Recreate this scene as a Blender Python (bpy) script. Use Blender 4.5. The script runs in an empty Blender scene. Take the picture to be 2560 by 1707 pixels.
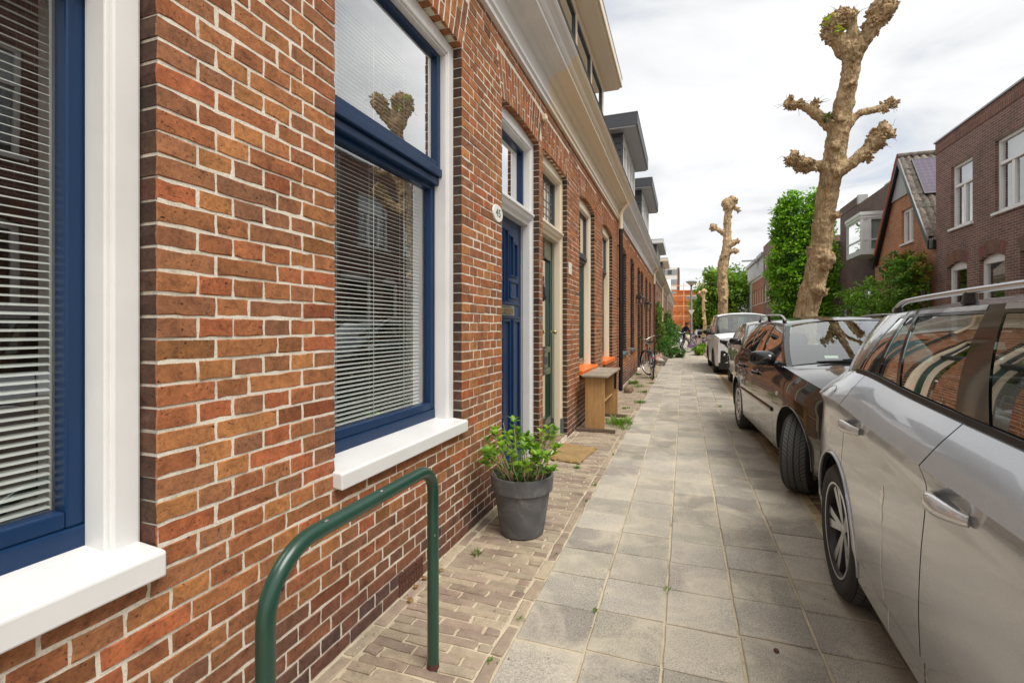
import bpy, math, random
import numpy as np
from mathutils import Vector, Matrix, noise

R = math.radians
random.seed(7)
rnd = random.Random(11)
sc = bpy.context.scene
col = sc.collection

# ------------------------------------------------------------------ camera
F_PX, VP_U, VH = 1200.0, 1711.0, 817.0          # focal length and vanishing point in 2560x1707 pixels
TH = math.atan((VP_U - 1280.0) / F_PX)          # the camera looks this far left of the street
CH = 1.32                                       # camera height
cam = bpy.data.cameras.new('camera'); co = bpy.data.objects.new('camera', cam); col.objects.link(co)
cam.sensor_width = 36.0; cam.lens = F_PX / 2560.0 * 36.0
cam.shift_y = -(853.5 - VH) / 2560.0
cam.clip_start = 0.02; cam.clip_end = 900.0
co.location = (0, 0, CH); co.rotation_euler = (math.pi / 2, 0, TH)
sc.camera = co

# ------------------------------------------------------------------ sky and sun
SUN_EL, SUN_AZ = R(57), R(122)                  # azimuth clockwise from +y (down the street): from behind, right
w = bpy.data.worlds.new('World'); sc.world = w; w.use_nodes = True
nt = w.node_tree; nt.nodes.clear()
def N(t, typ, **kw):
    n = t.nodes.new(typ)
    for k, v in kw.items(): setattr(n, k, v)
    return n
out = N(nt, 'ShaderNodeOutputWorld'); bg = N(nt, 'ShaderNodeBackground')
bg.inputs['Strength'].default_value = 0.1
sky = N(nt, 'ShaderNodeTexSky', sky_type='NISHITA'); sky.sun_disc = False
sky.sun_elevation = SUN_EL; sky.sun_rotation = SUN_AZ
tc = N(nt, 'ShaderNodeTexCoord')
sep = N(nt, 'ShaderNodeSeparateXYZ'); nt.links.new(tc.outputs['Generated'], sep.inputs[0])
mx = N(nt, 'ShaderNodeMath', operation='MAXIMUM'); nt.links.new(sep.outputs['Z'], mx.inputs[0]); mx.inputs[1].default_value = 0.0
ad = N(nt, 'ShaderNodeMath', operation='ADD'); nt.links.new(mx.outputs[0], ad.inputs[0]); ad.inputs[1].default_value = 0.16
dx = N(nt, 'ShaderNodeMath', operation='DIVIDE'); nt.links.new(sep.outputs['X'], dx.inputs[0]); nt.links.new(ad.outputs[0], dx.inputs[1])
dy = N(nt, 'ShaderNodeMath', operation='DIVIDE'); nt.links.new(sep.outputs['Y'], dy.inputs[0]); nt.links.new(ad.outputs[0], dy.inputs[1])
cmb = N(nt, 'ShaderNodeCombineXYZ'); nt.links.new(dx.outputs[0], cmb.inputs[0]); nt.links.new(dy.outputs[0], cmb.inputs[1])
mapn = N(nt, 'ShaderNodeMapping'); mapn.inputs['Scale'].default_value = (0.9, 1.15, 1.0); mapn.inputs['Location'].default_value = (3.1, 1.7, 0)
mapn.inputs['Rotation'].default_value = (0, 0, R(-14))
nt.links.new(cmb.outputs[0], mapn.inputs[0])
nz = N(nt, 'ShaderNodeTexNoise'); nz.inputs['Scale'].default_value = 1.5; nz.inputs['Detail'].default_value = 6; nz.inputs['Roughness'].default_value = 0.55
nz.inputs['Distortion'].default_value = 0.5
nt.links.new(mapn.outputs[0], nz.inputs['Vector'])
cr = N(nt, 'ShaderNodeValToRGB'); nt.links.new(nz.outputs['Fac'], cr.inputs[0])
cr.color_ramp.elements[0].position = 0.26; cr.color_ramp.elements[0].color = (0.29, 0.303, 0.322, 1)
cr.color_ramp.elements[1].position = 0.66; cr.color_ramp.elements[1].color = (0.515, 0.515, 0.51, 1)
e = cr.color_ramp.elements.new(0.44); e.color = (0.405, 0.412, 0.42, 1)
vm = N(nt, 'ShaderNodeVectorMath', operation='SCALE'); nt.links.new(cr.outputs[0], vm.inputs[0]); vm.inputs['Scale'].default_value = 9.6
cr2 = N(nt, 'ShaderNodeValToRGB'); nt.links.new(nz.outputs['Fac'], cr2.inputs[0])
cr2.color_ramp.elements[0].position = 0.24; cr2.color_ramp.elements[0].color = (0.70, 0.70, 0.70, 1)
cr2.color_ramp.elements[1].position = 0.42; cr2.color_ramp.elements[1].color = (1, 1, 1, 1)
mix = N(nt, 'ShaderNodeMix', data_type='RGBA'); nt.links.new(cr2.outputs[0], mix.inputs['Factor'])
nt.links.new(sky.outputs[0], mix.inputs['A']); nt.links.new(vm.outputs[0], mix.inputs['B'])
nt.links.new(mix.outputs['Result'], bg.inputs['Color']); nt.links.new(bg.outputs[0], out.inputs[0])

sl = bpy.data.lights.new('sun', 'SUN'); sl.energy = 1.45; sl.angle = R(34); sl.color = (1.0, 0.965, 0.91)
so = bpy.data.objects.new('sun', sl); col.objects.link(so)
sdir = Vector((math.sin(SUN_AZ) * math.cos(SUN_EL), math.cos(SUN_AZ) * math.cos(SUN_EL), math.sin(SUN_EL)))
so.rotation_euler = sdir.to_track_quat('Z', 'Y').to_euler()
vs = sc.view_settings
vs.view_transform = 'Standard'; vs.look = 'None'; vs.gamma = 1.0; vs.use_curve_mapping = False
vs.exposure = 1.22
sc.cycles.max_bounces = 10; sc.cycles.transparent_max_bounces = 16; sc.cycles.glossy_bounces = 6; sc.cycles.transmission_bounces = 8
sc.cycles.use_denoising = True
sc.cycles.sample_clamp_indirect = 6.0

# ------------------------------------------------------------------ mesh helpers
def wm(o):
    m = o.matrix_parent_inverse @ o.matrix_basis if o.parent else o.matrix_basis
    return wm(o.parent) @ m if o.parent else m.copy()

class MB:
    def __init__(s): s.v = []; s.f = []; s.c = []; s.m = []
    def add(s, vs, fs, c=None, m=0):
        b = len(s.v); s.v.extend(vs); s.f.extend([tuple(i + b for i in f) for f in fs])
        s.c.extend([c or (1, 1, 1)] * len(vs)); s.m.extend([m] * len(fs))
    def box(s, x0, x1, y0, y1, z0, z1, c=None, m=0):
        if x0 > x1: x0, x1 = x1, x0
        if y0 > y1: y0, y1 = y1, y0
        if z0 > z1: z0, z1 = z1, z0
        s.add([(x0,y0,z0),(x1,y0,z0),(x1,y1,z0),(x0,y1,z0),(x0,y0,z1),(x1,y0,z1),(x1,y1,z1),(x0,y1,z1)],
              [(0,3,2,1),(4,5,6,7),(0,1,5,4),(1,2,6,5),(2,3,7,6),(3,0,4,7)], c, m)
    def tube(s, pts, r, n=8, c=None, m=0, cap=True, squash=None):
        pts = [Vector(p) for p in pts]; k = len(pts)
        rs = r if isinstance(r, (list, tuple)) else [r] * k
        vs = []; prev = None
        for i, p in enumerate(pts):
            t = (pts[min(i+1, k-1)] - pts[max(i-1, 0)])
            if t.length < 1e-9: t = Vector((0, 0, 1))
            t.normalize()
            if prev is None:
                a = Vector((0, 0, 1)) if abs(t.z) < 0.9 else Vector((1, 0, 0))
                u = t.cross(a).normalized()
            else:
                u = (prev - t * prev.dot(t))
                u = u.normalized() if u.length > 1e-6 else t.orthogonal().normalized()
            prev = u; v = t.cross(u)
            for j in range(n):
                an = 2 * math.pi * j / n
                q = u * math.cos(an) + v * math.sin(an)
                if squash: q = Vector((q.x * squash[0], q.y * squash[1], q.z * squash[2]))
                vs.append(tuple(p + q * rs[i]))
        fs = []
        for i in range(k - 1):
            for j in range(n):
                a = i * n + j; b = i * n + (j + 1) % n
                fs.append((a, b, b + n, a + n))
        if cap:
            fs.append(tuple(range(n - 1, -1, -1))); fs.append(tuple(range((k - 1) * n, k * n)))
        s.add(vs, fs, c, m)
    def lathe(s, prof, n=24, axis='z', center=(0, 0, 0), c=None, m=0):
        vs = []; k = len(prof)
        for j in range(n):
            a = 2 * math.pi * j / n; ca, sa = math.cos(a), math.sin(a)
            for r_, h_ in prof:
                if axis == 'z': p = (r_ * ca, r_ * sa, h_)
                elif axis == 'x': p = (h_, r_ * ca, r_ * sa)
                else: p = (r_ * ca, h_, r_ * sa)
                vs.append((p[0] + center[0], p[1] + center[1], p[2] + center[2]))
        fs = []
        for j in range(n):
            j2 = (j + 1) % n
            for i in range(k - 1): fs.append((j*k+i, j2*k+i, j2*k+i+1, j*k+i+1))
        s.add(vs, fs, c, m)
    def prism(s, poly, axis, a0, a1, c=None, m=0):
        # poly: 2D outline in the two other axes (order x,y,z without axis)
        n = len(poly)
        def P(p, a):
            return {'x': (a, p[0], p[1]), 'y': (p[0], a, p[1]), 'z': (p[0], p[1], a)}[axis]
        vs = [P(p, a0) for p in poly] + [P(p, a1) for p in poly]
        fs = [tuple(range(n)), tuple(range(2 * n - 1, n - 1, -1))]
        for i in range(n):
            j = (i + 1) % n; fs.append((i, i + n, j + n, j))
        s.add(vs, fs, c, m)
    def grid(s, rows, c=None, m=0, close=False):
        nr = len(rows); nc = len(rows[0]); vs = [tuple(p) for r_ in rows for p in r_]; fs = []
        for i in range(nr - 1):
            for j in range(nc - 1 + (1 if close else 0)):
                j2 = (j + 1) % nc
                fs.append((i*nc+j, i*nc+j2, (i+1)*nc+j2, (i+1)*nc+j))
        s.add(vs, fs, c, m)
    def ball(s, ctr, rad, n=10, k=7, c=None, m=0, jit=0.0, rg=rnd):
        ctr = Vector(ctr); rad = rad if isinstance(rad, (tuple, list)) else (rad,) * 3
        rows = []
        for i in range(k + 1):
            ph = math.pi * i / k; row = []
            for j in range(n):
                a = 2 * math.pi * j / n; q = 1 + (rg.uniform(-jit, jit) if jit and 0 < i < k else 0)
                row.append((ctr.x + rad[0]*q*math.sin(ph)*math.cos(a), ctr.y + rad[1]*q*math.sin(ph)*math.sin(a), ctr.z + rad[2]*q*math.cos(ph)))
            rows.append(row)
        s.grid(rows, c, m, close=True)
    def mesh(s, name):
        me = bpy.data.meshes.new(name)
        me.from_pydata(s.v, [], s.f)
        return me

def finish(me, mats, mb=None, smooth=None, cols=False):
    if not isinstance(mats, (list, tuple)): mats = [mats]
    for m in mats: me.materials.append(m)
    if mb is not None and len(mats) > 1: me.polygons.foreach_set('material_index', mb.m)
    if mb is not None and cols:
        at = me.color_attributes.new('col', 'FLOAT_COLOR', 'POINT')
        a = np.ones((len(mb.v), 4), np.float32); a[:, :3] = np.array(mb.c, np.float32).reshape(-1, 3); at.data.foreach_set('color', a.ravel())
    if smooth is not None:
        me.polygons.foreach_set('use_smooth', [True] * len(me.polygons))
        if smooth < 179: me.set_sharp_from_angle(angle=R(smooth))
    me.update()
    return me

def mk(name, mb, mat, parent=None, smooth=None, cols=False, local=False, loc=None, rot=None, bev=0.0):
    """Links mb as ONE mesh object. world coordinates unless local."""
    me = mb if isinstance(mb, bpy.types.Mesh) else finish(mb.mesh(name), mat, mb, smooth, cols)
    o = bpy.data.objects.new(name, me); col.objects.link(o)
    if loc is not None: o.location = loc
    if rot is not None: o.rotation_euler = rot
    if parent is not None:
        o.parent = parent
        if not local: o.matrix_parent_inverse = wm(parent).inverted()
    if bev:
        b = o.modifiers.new('bevel', 'BEVEL'); b.width = bev; b.segments = 2; b.limit_method = 'ANGLE'; b.angle_limit = R(40)
        b.harden_normals = False
    return o

def tag(o, label=None, cat=None, group=None, kind=None):
    if label: o['label'] = label
    if cat: o['category'] = cat
    if group: o['group'] = group
    if kind: o['kind'] = kind
    return o

def thing(name, label, cat, loc=(0, 0, 0), rz=0.0, group=None, rot=None):
    o = bpy.data.objects.new(name, None); col.objects.link(o); o.empty_display_size = 0.1
    o.location = loc; o.rotation_euler = rot or (0, 0, rz)
    return tag(o, label, cat, group)

def lerp(a, b, t): return a + (b - a) * t
def interp(tab, x):
    if x <= tab[0][0]: return tab[0][1]
    for (x0, y0), (x1, y1) in zip(tab, tab[1:]):
        if x <= x1: return y0 + (y1 - y0) * (x - x0) / (x1 - x0)
    return tab[-1][1]
def sinterp(tab, x):
    # smooth (catmull-rom) interpolation of a table
    n = len(tab)
    if x <= tab[0][0]: return tab[0][1]
    if x >= tab[-1][0]: return tab[-1][1]
    for i in range(n - 1):
        x0, y0 = tab[i]; x1, y1 = tab[i+1]
        if x <= x1:
            t = (x - x0) / (x1 - x0)
            m0 = (y1 - tab[i-1][1]) / (x1 - tab[i-1][0]) if i > 0 else (y1 - y0) / (x1 - x0)
            m1 = (tab[i+2][1] - y0) / (tab[i+2][0] - x0) if i + 2 < n else (y1 - y0) / (x1 - x0)
            h = x1 - x0; t2 = t*t; t3 = t2*t
            return (2*t3-3*t2+1)*y0 + (t3-2*t2+t)*h*m0 + (-2*t3+3*t2)*y1 + (t3-t2)*h*m1

_c, _s = math.cos(TH), math.sin(TH)
def project(x, y, z):
    r_ = x*_c + y*_s; d = -x*_s + y*_c
    if d < 0.05: return None
    return 1280 + F_PX*r_/d, VH - F_PX*(z-CH)/d, d

# ------------------------------------------------------------------ materials
MATS = {}
def newmat(name):
    m = bpy.data.materials.new(name); m.use_nodes = True
    t = m.node_tree; b = t.nodes['Principled BSDF']
    MATS[name] = m
    return m, t, b
def noise_tex(t, scale, detail=4, rough=0.55, coord=None, dist=0.0, sc3=None):
    n = N(t, 'ShaderNodeTexNoise'); n.inputs['Scale'].default_value = scale; n.inputs['Detail'].default_value = detail
    n.inputs['Roughness'].default_value = rough; n.inputs['Distortion'].default_value = dist
    if coord is not None:
        if sc3:
            mp = N(t, 'ShaderNodeMapping'); mp.inputs['Scale'].default_value = sc3; t.links.new(coord, mp.inputs[0]); coord = mp.outputs[0]
        t.links.new(coord, n.inputs['Vector'])
    return n
def ramp(t, src, stops):
    r_ = N(t, 'ShaderNodeValToRGB'); t.links.new(src, r_.inputs[0])
    el = r_.color_ramp.elements
    el[0].position, el[0].color = stops[0][0], (*stops[0][1], 1)
    el[1].position, el[1].color = stops[-1][0], (*stops[-1][1], 1)
    for p, c in stops[1:-1]:
        q = el.new(p); q.color = (*c, 1)
    return r_
def mixc(t, fac, a, b, mode='MIX'):
    m = N(t, 'ShaderNodeMix', data_type='RGBA', blend_type=mode)
    for k, v in (('Factor', fac), ('A', a), ('B', b)):
        if isinstance(v, bpy.types.NodeSocket): t.links.new(v, m.inputs[k])
        elif isinstance(v, (int, float)): m.inputs[k].default_value = v
        else: m.inputs[k].default_value = (*v, 1)
    return m.outputs['Result']
def bump(t, b, h, strength=0.3, dist=0.002, prev=None):
    n = N(t, 'ShaderNodeBump'); n.inputs['Strength'].default_value = strength; n.inputs['Distance'].default_value = dist
    t.links.new(h, n.inputs['Height'])
    if prev is not None: t.links.new(prev, n.inputs['Normal'])
    if b is not None: t.links.new(n.outputs[0], b.inputs['Normal'])
    return n.outputs[0]
def pos(t):
    return N(t, 'ShaderNodeNewGeometry').outputs['Position']
def objc(t):
    return N(t, 'ShaderNodeTexCoord').outputs['Object']
def g3(v): return (v, v, v)

def paint(name, c, rough=0.35, bumpy=0.15, dirt=0.12, metallic=0.0, coat=0.0, scale=30, sc3=(1, 1, 0.15), dirtc=None):
    m, t, b = newmat(name)
    p = pos(t)
    n1 = noise_tex(t, 3.0, 5, 0.6, p); n2 = noise_tex(t, scale, 4, 0.6, p, sc3=sc3)
    f = ramp(t, n1.outputs['Fac'], [(0.35, g3(0)), (0.75, g3(1))])
    mu = N(t, 'ShaderNodeMath', operation='MULTIPLY'); t.links.new(f.outputs[0], mu.inputs[0]); mu.inputs[1].default_value = dirt
    dc = dirtc or tuple(x * 0.55 + 0.01 for x in c)
    c1 = mixc(t, mu.outputs[0], c, dc)
    t.links.new(c1, b.inputs['Base Color'])
    b.inputs['Roughness'].default_value = rough; b.inputs['Metallic'].default_value = metallic
    if coat: b.inputs['Coat Weight'].default_value = coat; b.inputs['Coat Roughness'].default_value = 0.05
    if bumpy: bump(t, b, n2.outputs['Fac'], bumpy, 0.002)
    return m

# brick: colour of each brick is in the attribute, the material adds grain, pits, kiln marks and soot
def brick_mat(name, attr=True, base=(0.3, 0.11, 0.045)):
    m, t, b = newmat(name)
    p = pos(t)
    if attr:
        a = N(t, 'ShaderNodeAttribute', attribute_name='col'); base = a.outputs['Color']
    n1 = noise_tex(t, 17, 6, 0.7, p, dist=0.6); n2 = noise_tex(t, 75, 6, 0.75, p); n3 = noise_tex(t, 240, 3, 0.7, p)
    r1 = ramp(t, n1.outputs['Fac'], [(0.27, (0.46, 0.44, 0.45)), (0.41, (0.84, 0.83, 0.84)), (0.55, (1.06, 1.06, 1.06)), (0.73, (1.38, 1.34, 1.28))])
    c1 = mixc(t, 1.0, base, r1.outputs[0], 'MULTIPLY')
    r2 = ramp(t, n2.outputs['Fac'], [(0.28, (0.50, 0.49, 0.50)), (0.48, (0.96, 0.96, 0.96)), (0.75, (1.3, 1.27, 1.22))])
    c2 = mixc(t, 1.0, c1, r2.outputs[0], 'MULTIPLY')
    # pits and kiln cracks
    vo = N(t, 'ShaderNodeTexVoronoi'); vo.inputs['Scale'].default_value = 68; t.links.new(mixv(t, p, n2.outputs['Color'], 0.03), vo.inputs['Vector'])
    vr = ramp(t, vo.outputs['Distance'], [(0.10, g3(1)), (0.21, g3(0))])
    pk = noise_tex(t, 11, 5, 0.75, p); pr = ramp(t, pk.outputs['Fac'], [(0.47, g3(0)), (0.57, g3(1))])
    pit = N(t, 'ShaderNodeMath', operation='MULTIPLY'); t.links.new(vr.outputs[0], pit.inputs[0]); t.links.new(pr.outputs[0], pit.inputs[1])
    n5 = noise_tex(t, 42, 3, 0.5, p, dist=1.6, sc3=(1, 0.6, 1.9)); ck = ramp(t, n5.outputs['Fac'], [(0.265, g3(1)), (0.315, g3(0))])
    pm_ = N(t, 'ShaderNodeMath', operation='MAXIMUM'); t.links.new(pit.outputs[0], pm_.inputs[0]); t.links.new(ck.outputs[0], pm_.inputs[1]); pit = pm_
    c3 = mixc(t, pit.outputs[0], c2, (0.026, 0.016, 0.011))
    # lime bloom
    n4 = noise_tex(t, 5.5, 4, 0.7, p); lb = ramp(t, n4.outputs['Fac'], [(0.62, g3(0)), (0.86, g3(0.32))])
    c4 = mixc(t, lb.outputs[0], c3, (0.42, 0.33, 0.27))
    t.links.new(c4, b.inputs['Base Color'])
    b.inputs['Roughness'].default_value = 0.82; b.inputs['Specular IOR Level'].default_value = 0.3
    h0 = bump(t, None, n1.outputs['Fac'], 0.5, 0.006); h1 = bump(t, None, n2.outputs['Fac'], 0.7, 0.004, h0)
    h2 = bump(t, None, n3.outputs['Fac'], 0.45, 0.0012, h1)
    inv = N(t, 'ShaderNodeMath', operation='SUBTRACT'); inv.inputs[0].default_value = 1; t.links.new(pit.outputs[0], inv.inputs[1])
    bump(t, b, inv.outputs[0], 0.7, 0.003, h2)
    return m
def mixv(t, a, b_, f):
    m = N(t, 'ShaderNodeMix', data_type='VECTOR'); m.inputs['Factor'].default_value = f
    t.links.new(a, m.inputs[4]); t.links.new(b_, m.inputs[5]); return m.outputs[1]

M_BRICK = brick_mat('facade_brick')

m, t, b = newmat('mortar'); p = pos(t); n1 = noise_tex(t, 9, 5, 0.6, p); n2 = noise_tex(t, 150, 5, 0.75, p)
sp = N(t, 'ShaderNodeSeparateXYZ'); t.links.new(p, sp.inputs[0])
r1 = ramp(t, n1.outputs['Fac'], [(0.25, (0.44, 0.36, 0.26)), (0.42, (0.72, 0.65, 0.53)), (0.75, (0.85, 0.79, 0.68))])
r2 = ramp(t, n2.outputs['Fac'], [(0.25, g3(0.55)), (0.5, g3(1)), (0.8, g3(1.12))])
c = mixc(t, 1.0, r1.outputs[0], r2.outputs[0], 'MULTIPLY'); t.links.new(c, b.inputs['Base Color']); b.inputs['Roughness'].default_value = 0.95
h = bump(t, None, n2.outputs['Fac'], 0.8, 0.004); bump(t, b, n1.outputs['Fac'], 0.4, 0.004, h)
M_MORTAR = m

M_WHITE = paint('white_paint', (0.745, 0.735, 0.715), 0.34, 0.28, 0.24, scale=25)
M_CREAM = paint('cream_paint', (0.78, 0.67, 0.50), 0.36, 0.12, 0.10, scale=25)
M_BLUE = paint('blue_gloss_paint', (0.007, 0.030, 0.086), 0.30, 0.3, 0.3, coat=0.0, scale=14)
M_BLUE.node_tree.nodes['Principled BSDF'].inputs['Specular IOR Level'].default_value = 0.32
M_GREEN = paint('dark_green_paint', (0.006, 0.045, 0.028), 0.18, 0.15, 0.2, coat=0.5)
M_BLACKP = paint('black_paint', (0.012, 0.013, 0.015), 0.3, 0.1, 0.1)
M_GREYSILL = paint('grey_stone_sill', (0.10, 0.115, 0.115), 0.7, 0.3, 0.3)
M_ORANGE = paint('orange_glaze', (0.85, 0.17, 0.012), 0.35, 0.2, 0.35, dirtc=(0.5, 0.2, 0.06))
M_RAIL = paint('green_powder_coat', (0.009, 0.046, 0.028), 0.30, 0.12, 0.55, coat=0.25, dirtc=(0.035, 0.085, 0.06), scale=60)
M_ZINC = paint('zinc', (0.32, 0.33, 0.34), 0.45, 0.1, 0.3, metallic=0.6)
M_DKGREY = paint('anthracite_boards', (0.055, 0.058, 0.066), 0.5, 0.2, 0.15)
M_LTGREY = paint('light_grey_board', (0.34, 0.345, 0.35), 0.5, 0.1, 0.1)
M_RUST = paint('rusty_iron', (0.10, 0.035, 0.02), 0.85, 0.4, 0.4)
M_BRASS = paint('brass', (0.55, 0.42, 0.20), 0.3, 0.05, 0.2, metallic=0.9)
M_CHROME = paint('nickel', (0.62, 0.60, 0.56), 0.22, 0.05, 0.15, metallic=0.95)
M_ALU = paint('aluminium', (0.62, 0.63, 0.65), 0.28, 0.0, 0.05, metallic=0.9)
M_POLE = paint('galvanised_steel', (0.42, 0.45, 0.47), 0.5, 0.05, 0.2, metallic=0.4)
M_RUBBER = paint('rubber', (0.022, 0.022, 0.023), 0.75, 0.2, 0.35, dirtc=(0.05, 0.045, 0.04))
M_PLASTIC = paint('black_plastic', (0.018, 0.018, 0.02), 0.45, 0.1, 0.2, dirtc=(0.04, 0.04, 0.04))
M_TRIM = paint('black_gloss_trim', (0.010, 0.010, 0.011), 0.12, 0.0, 0.1, coat=0.5)
M_DARK = paint('dark_interior', (0.018, 0.017, 0.017), 0.9, 0.0, 0.1)
M_SEAT = paint('seat_fabric', (0.045, 0.045, 0.05), 0.85, 0.1, 0.1)
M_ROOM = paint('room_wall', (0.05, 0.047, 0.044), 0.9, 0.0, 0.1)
M_PLATE = paint('enamel_plate', (0.80, 0.79, 0.70), 0.25, 0.0, 0.15)
M_INK = paint('grey_print', (0.10, 0.105, 0.10), 0.5, 0.0, 0.0)
M_CORK = paint('grey_blue_bloom', (0.45, 0.45, 0.5), 0.6, 0.0, 0.1)

m, t, b = newmat('blind_slat'); b.inputs['Base Color'].default_value = (0.93, 0.95, 0.90, 1); b.inputs['Roughness'].default_value = 0.45
M_SLAT = m
m, t, b = newmat('lamella_cord'); b.inputs['Base Color'].default_value = (0.85, 0.85, 0.8, 1); b.inputs['Roughness'].default_value = 0.7
M_CORD = m

def glass(name, tint=(0.9, 0.95, 0.93), wav=0.0, refl=1.0, ior=1.5):
    # thin pane: fresnel mix of clear transmission and mirror reflection
    m, t, b = newmat(name)
    o = t.nodes['Material Output']; t.nodes.remove(b)
    tr = N(t, 'ShaderNodeBsdfTransparent'); tr.inputs[0].default_value = (*tint, 1)
    gl = N(t, 'ShaderNodeBsdfGlossy'); gl.inputs['Roughness'].default_value = 0.0; gl.inputs['Color'].default_value = (0.98, 0.98, 0.98, 1)
    lw_ = N(t, 'ShaderNodeLayerWeight'); lw_.inputs['Blend'].default_value = 0.5
    pw = N(t, 'ShaderNodeMath', operation='POWER'); t.links.new(lw_.outputs['Facing'], pw.inputs[0]); pw.inputs[1].default_value = 5.0
    f0 = N(t, 'ShaderNodeMath', operation='MULTIPLY_ADD'); t.links.new(pw.outputs[0], f0.inputs[0]); f0.inputs[1].default_value = 0.9; f0.inputs[2].default_value = 0.043
    mu = N(t, 'ShaderNodeMath', operation='MULTIPLY'); mu.use_clamp = True; t.links.new(f0.outputs[0], mu.inputs[0]); mu.inputs[1].default_value = refl
    ms = N(t, 'ShaderNodeMixShader'); t.links.new(mu.outputs[0], ms.inputs[0]); t.links.new(tr.outputs[0], ms.inputs[1]); t.links.new(gl.outputs[0], ms.inputs[2])
    if wav:
        nn = noise_tex(t, 2.2, 2, 0.5, pos(t)); bn = bump(t, None, nn.outputs['Fac'], wav, 0.02)
        t.links.new(bn, gl.inputs['Normal'])
    t.links.new(ms.outputs[0], o.inputs[0])
    return m
M_GLASS = glass('window_glass', (0.95, 0.97, 0.96), 0.025, 5.4)
M_GLASSUP = glass('upper_pane_glass', (0.95, 0.97, 0.96), 0.02, 8.0)
M_FARGLASS = glass('far_window_glass', (0.75, 0.8, 0.8), 0.0, 4.0)
M_CARGLASS = glass('car_glass', (0.66, 0.80, 0.75), 0.0, 3.6)
M_LAMPGLASS = glass('lamp_glass', (0.9, 0.9, 0.88), 0.0, 2.0)

def carpaint(name, c, metallic=0.6, rough=0.28, flake=True, coat=1.0, dust=0.12):
    m, t, b = newmat(name)
    p = pos(t)
    if flake:
        vo = N(t, 'ShaderNodeTexVoronoi'); vo.inputs['Scale'].default_value = 900; t.links.new(p, vo.inputs['Vector'])
        fr = ramp(t, vo.outputs['Color'], [(0.0, g3(0.86)), (1.0, g3(1.14))]); cc = mixc(t, 1.0, c, fr.outputs[0], 'MULTIPLY')
    else: cc = c
    sp = N(t, 'ShaderNodeSeparateXYZ'); t.links.new(objc(t), sp.inputs[0])
    lo = N(t, 'ShaderNodeMapRange'); lo.inputs['From Min'].default_value = 0.75; lo.inputs['From Max'].default_value = 0.15; t.links.new(sp.outputs['Z'], lo.inputs['Value'])
    n1 = noise_tex(t, 6, 5, 0.65, p); r1 = ramp(t, n1.outputs['Fac'], [(0.35, g3(0.15)), (0.7, g3(1))])
    mu = N(t, 'ShaderNodeMath', operation='MULTIPLY'); t.links.new(lo.outputs[0], mu.inputs[0]); t.links.new(r1.outputs[0], mu.inputs[1])
    ma = N(t, 'ShaderNodeMath', operation='MULTIPLY_ADD'); t.links.new(mu.outputs[0], ma.inputs[0]); ma.inputs[1].default_value = dust * 3; ma.inputs[2].default_value = dust * 0.25
    c2 = mixc(t, ma.outputs[0], cc, (0.26, 0.22, 0.17))
    t.links.new(c2, b.inputs['Base Color'])
    me_ = N(t, 'ShaderNodeMath', operation='SUBTRACT'); me_.inputs[0].default_value = metallic; t.links.new(ma.outputs[0], me_.inputs[1]); me_.use_clamp = True
    t.links.new(me_.outputs[0], b.inputs['Metallic'])
    b.inputs['Roughness'].default_value = rough
    b.inputs['Coat Weight'].default_value = coat; b.inputs['Coat Roughness'].default_value = 0.03; b.inputs['Coat IOR'].default_value = 1.55
    return m
M_SILVER = carpaint('silver_car_paint', (0.445, 0.465, 0.49), 0.5, 0.22, dust=0.03, coat=0.9)
M_DARKCAR = carpaint('dark_brown_car_paint', (0.020, 0.015, 0.013), 0.45, 0.2, dust=0.06)
M_GREYCAR = carpaint('pale_grey_car_paint', (0.50, 0.50, 0.48), 0.5, 0.3)
M_WHITECAR = carpaint('white_car_paint', (0.86, 0.87, 0.88), 0.0, 0.4, flake=False, dust=0.0, coat=0.4)

m, t, b = newmat('tyre_tread'); oc = objc(t)
sp = N(t, 'ShaderNodeSeparateXYZ'); t.links.new(oc, sp.inputs[0])
at = N(t, 'ShaderNodeMath', operation='ARCTAN2'); t.links.new(sp.outputs['Z'], at.inputs[0]); t.links.new(sp.outputs['Y'], at.inputs[1])
ab = N(t, 'ShaderNodeMath', operation='ABSOLUTE'); t.links.new(sp.outputs['X'], ab.inputs[0])
sq = N(t, 'ShaderNodeMath', operation='SQRT'); t.links.new(ab.outputs[0], sq.inputs[0])
m1 = N(t, 'ShaderNodeMath', operation='MULTIPLY_ADD'); t.links.new(sq.outputs[0], m1.inputs[0]); m1.inputs[1].default_value = 1.25; t.links.new(at.outputs[0], m1.inputs[2])
m2 = N(t, 'ShaderNodeMath', operation='MULTIPLY'); t.links.new(m1.outputs[0], m2.inputs[0]); m2.inputs[1].default_value = 9.5
fr = N(t, 'ShaderNodeMath', operation='FRACT'); t.links.new(m2.outputs[0], fr.inputs[0])
gr = ramp(t, fr.outputs[0], [(0.0, g3(0)), (0.10, g3(0)), (0.15, g3(1)), (0.9, g3(1)), (1.0, g3(0))])
m3 = N(t, 'ShaderNodeMath', operation='MULTIPLY'); t.links.new(m2.outputs[0], m3.inputs[0]); m3.inputs[1].default_value = 4.0
fr2 = N(t, 'ShaderNodeMath', operation='FRACT'); t.links.new(m3.outputs[0], fr2.inputs[0]); sip = ramp(t, fr2.outputs[0], [(0, g3(0.5)), (0.14, g3(0.5)), (0.2, g3(1)), (1, g3(1))])
lg = N(t, 'ShaderNodeMath', operation='MULTIPLY'); t.links.new(ab.outputs[0], lg.inputs[0]); lg.inputs[1].default_value = 26
fr3 = N(t, 'ShaderNodeMath', operation='FRACT'); t.links.new(lg.outputs[0], fr3.inputs[0]); lon = ramp(t, fr3.outputs[0], [(0, g3(0)), (0.1, g3(0)), (0.16, g3(1)), (1, g3(1))])
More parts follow.
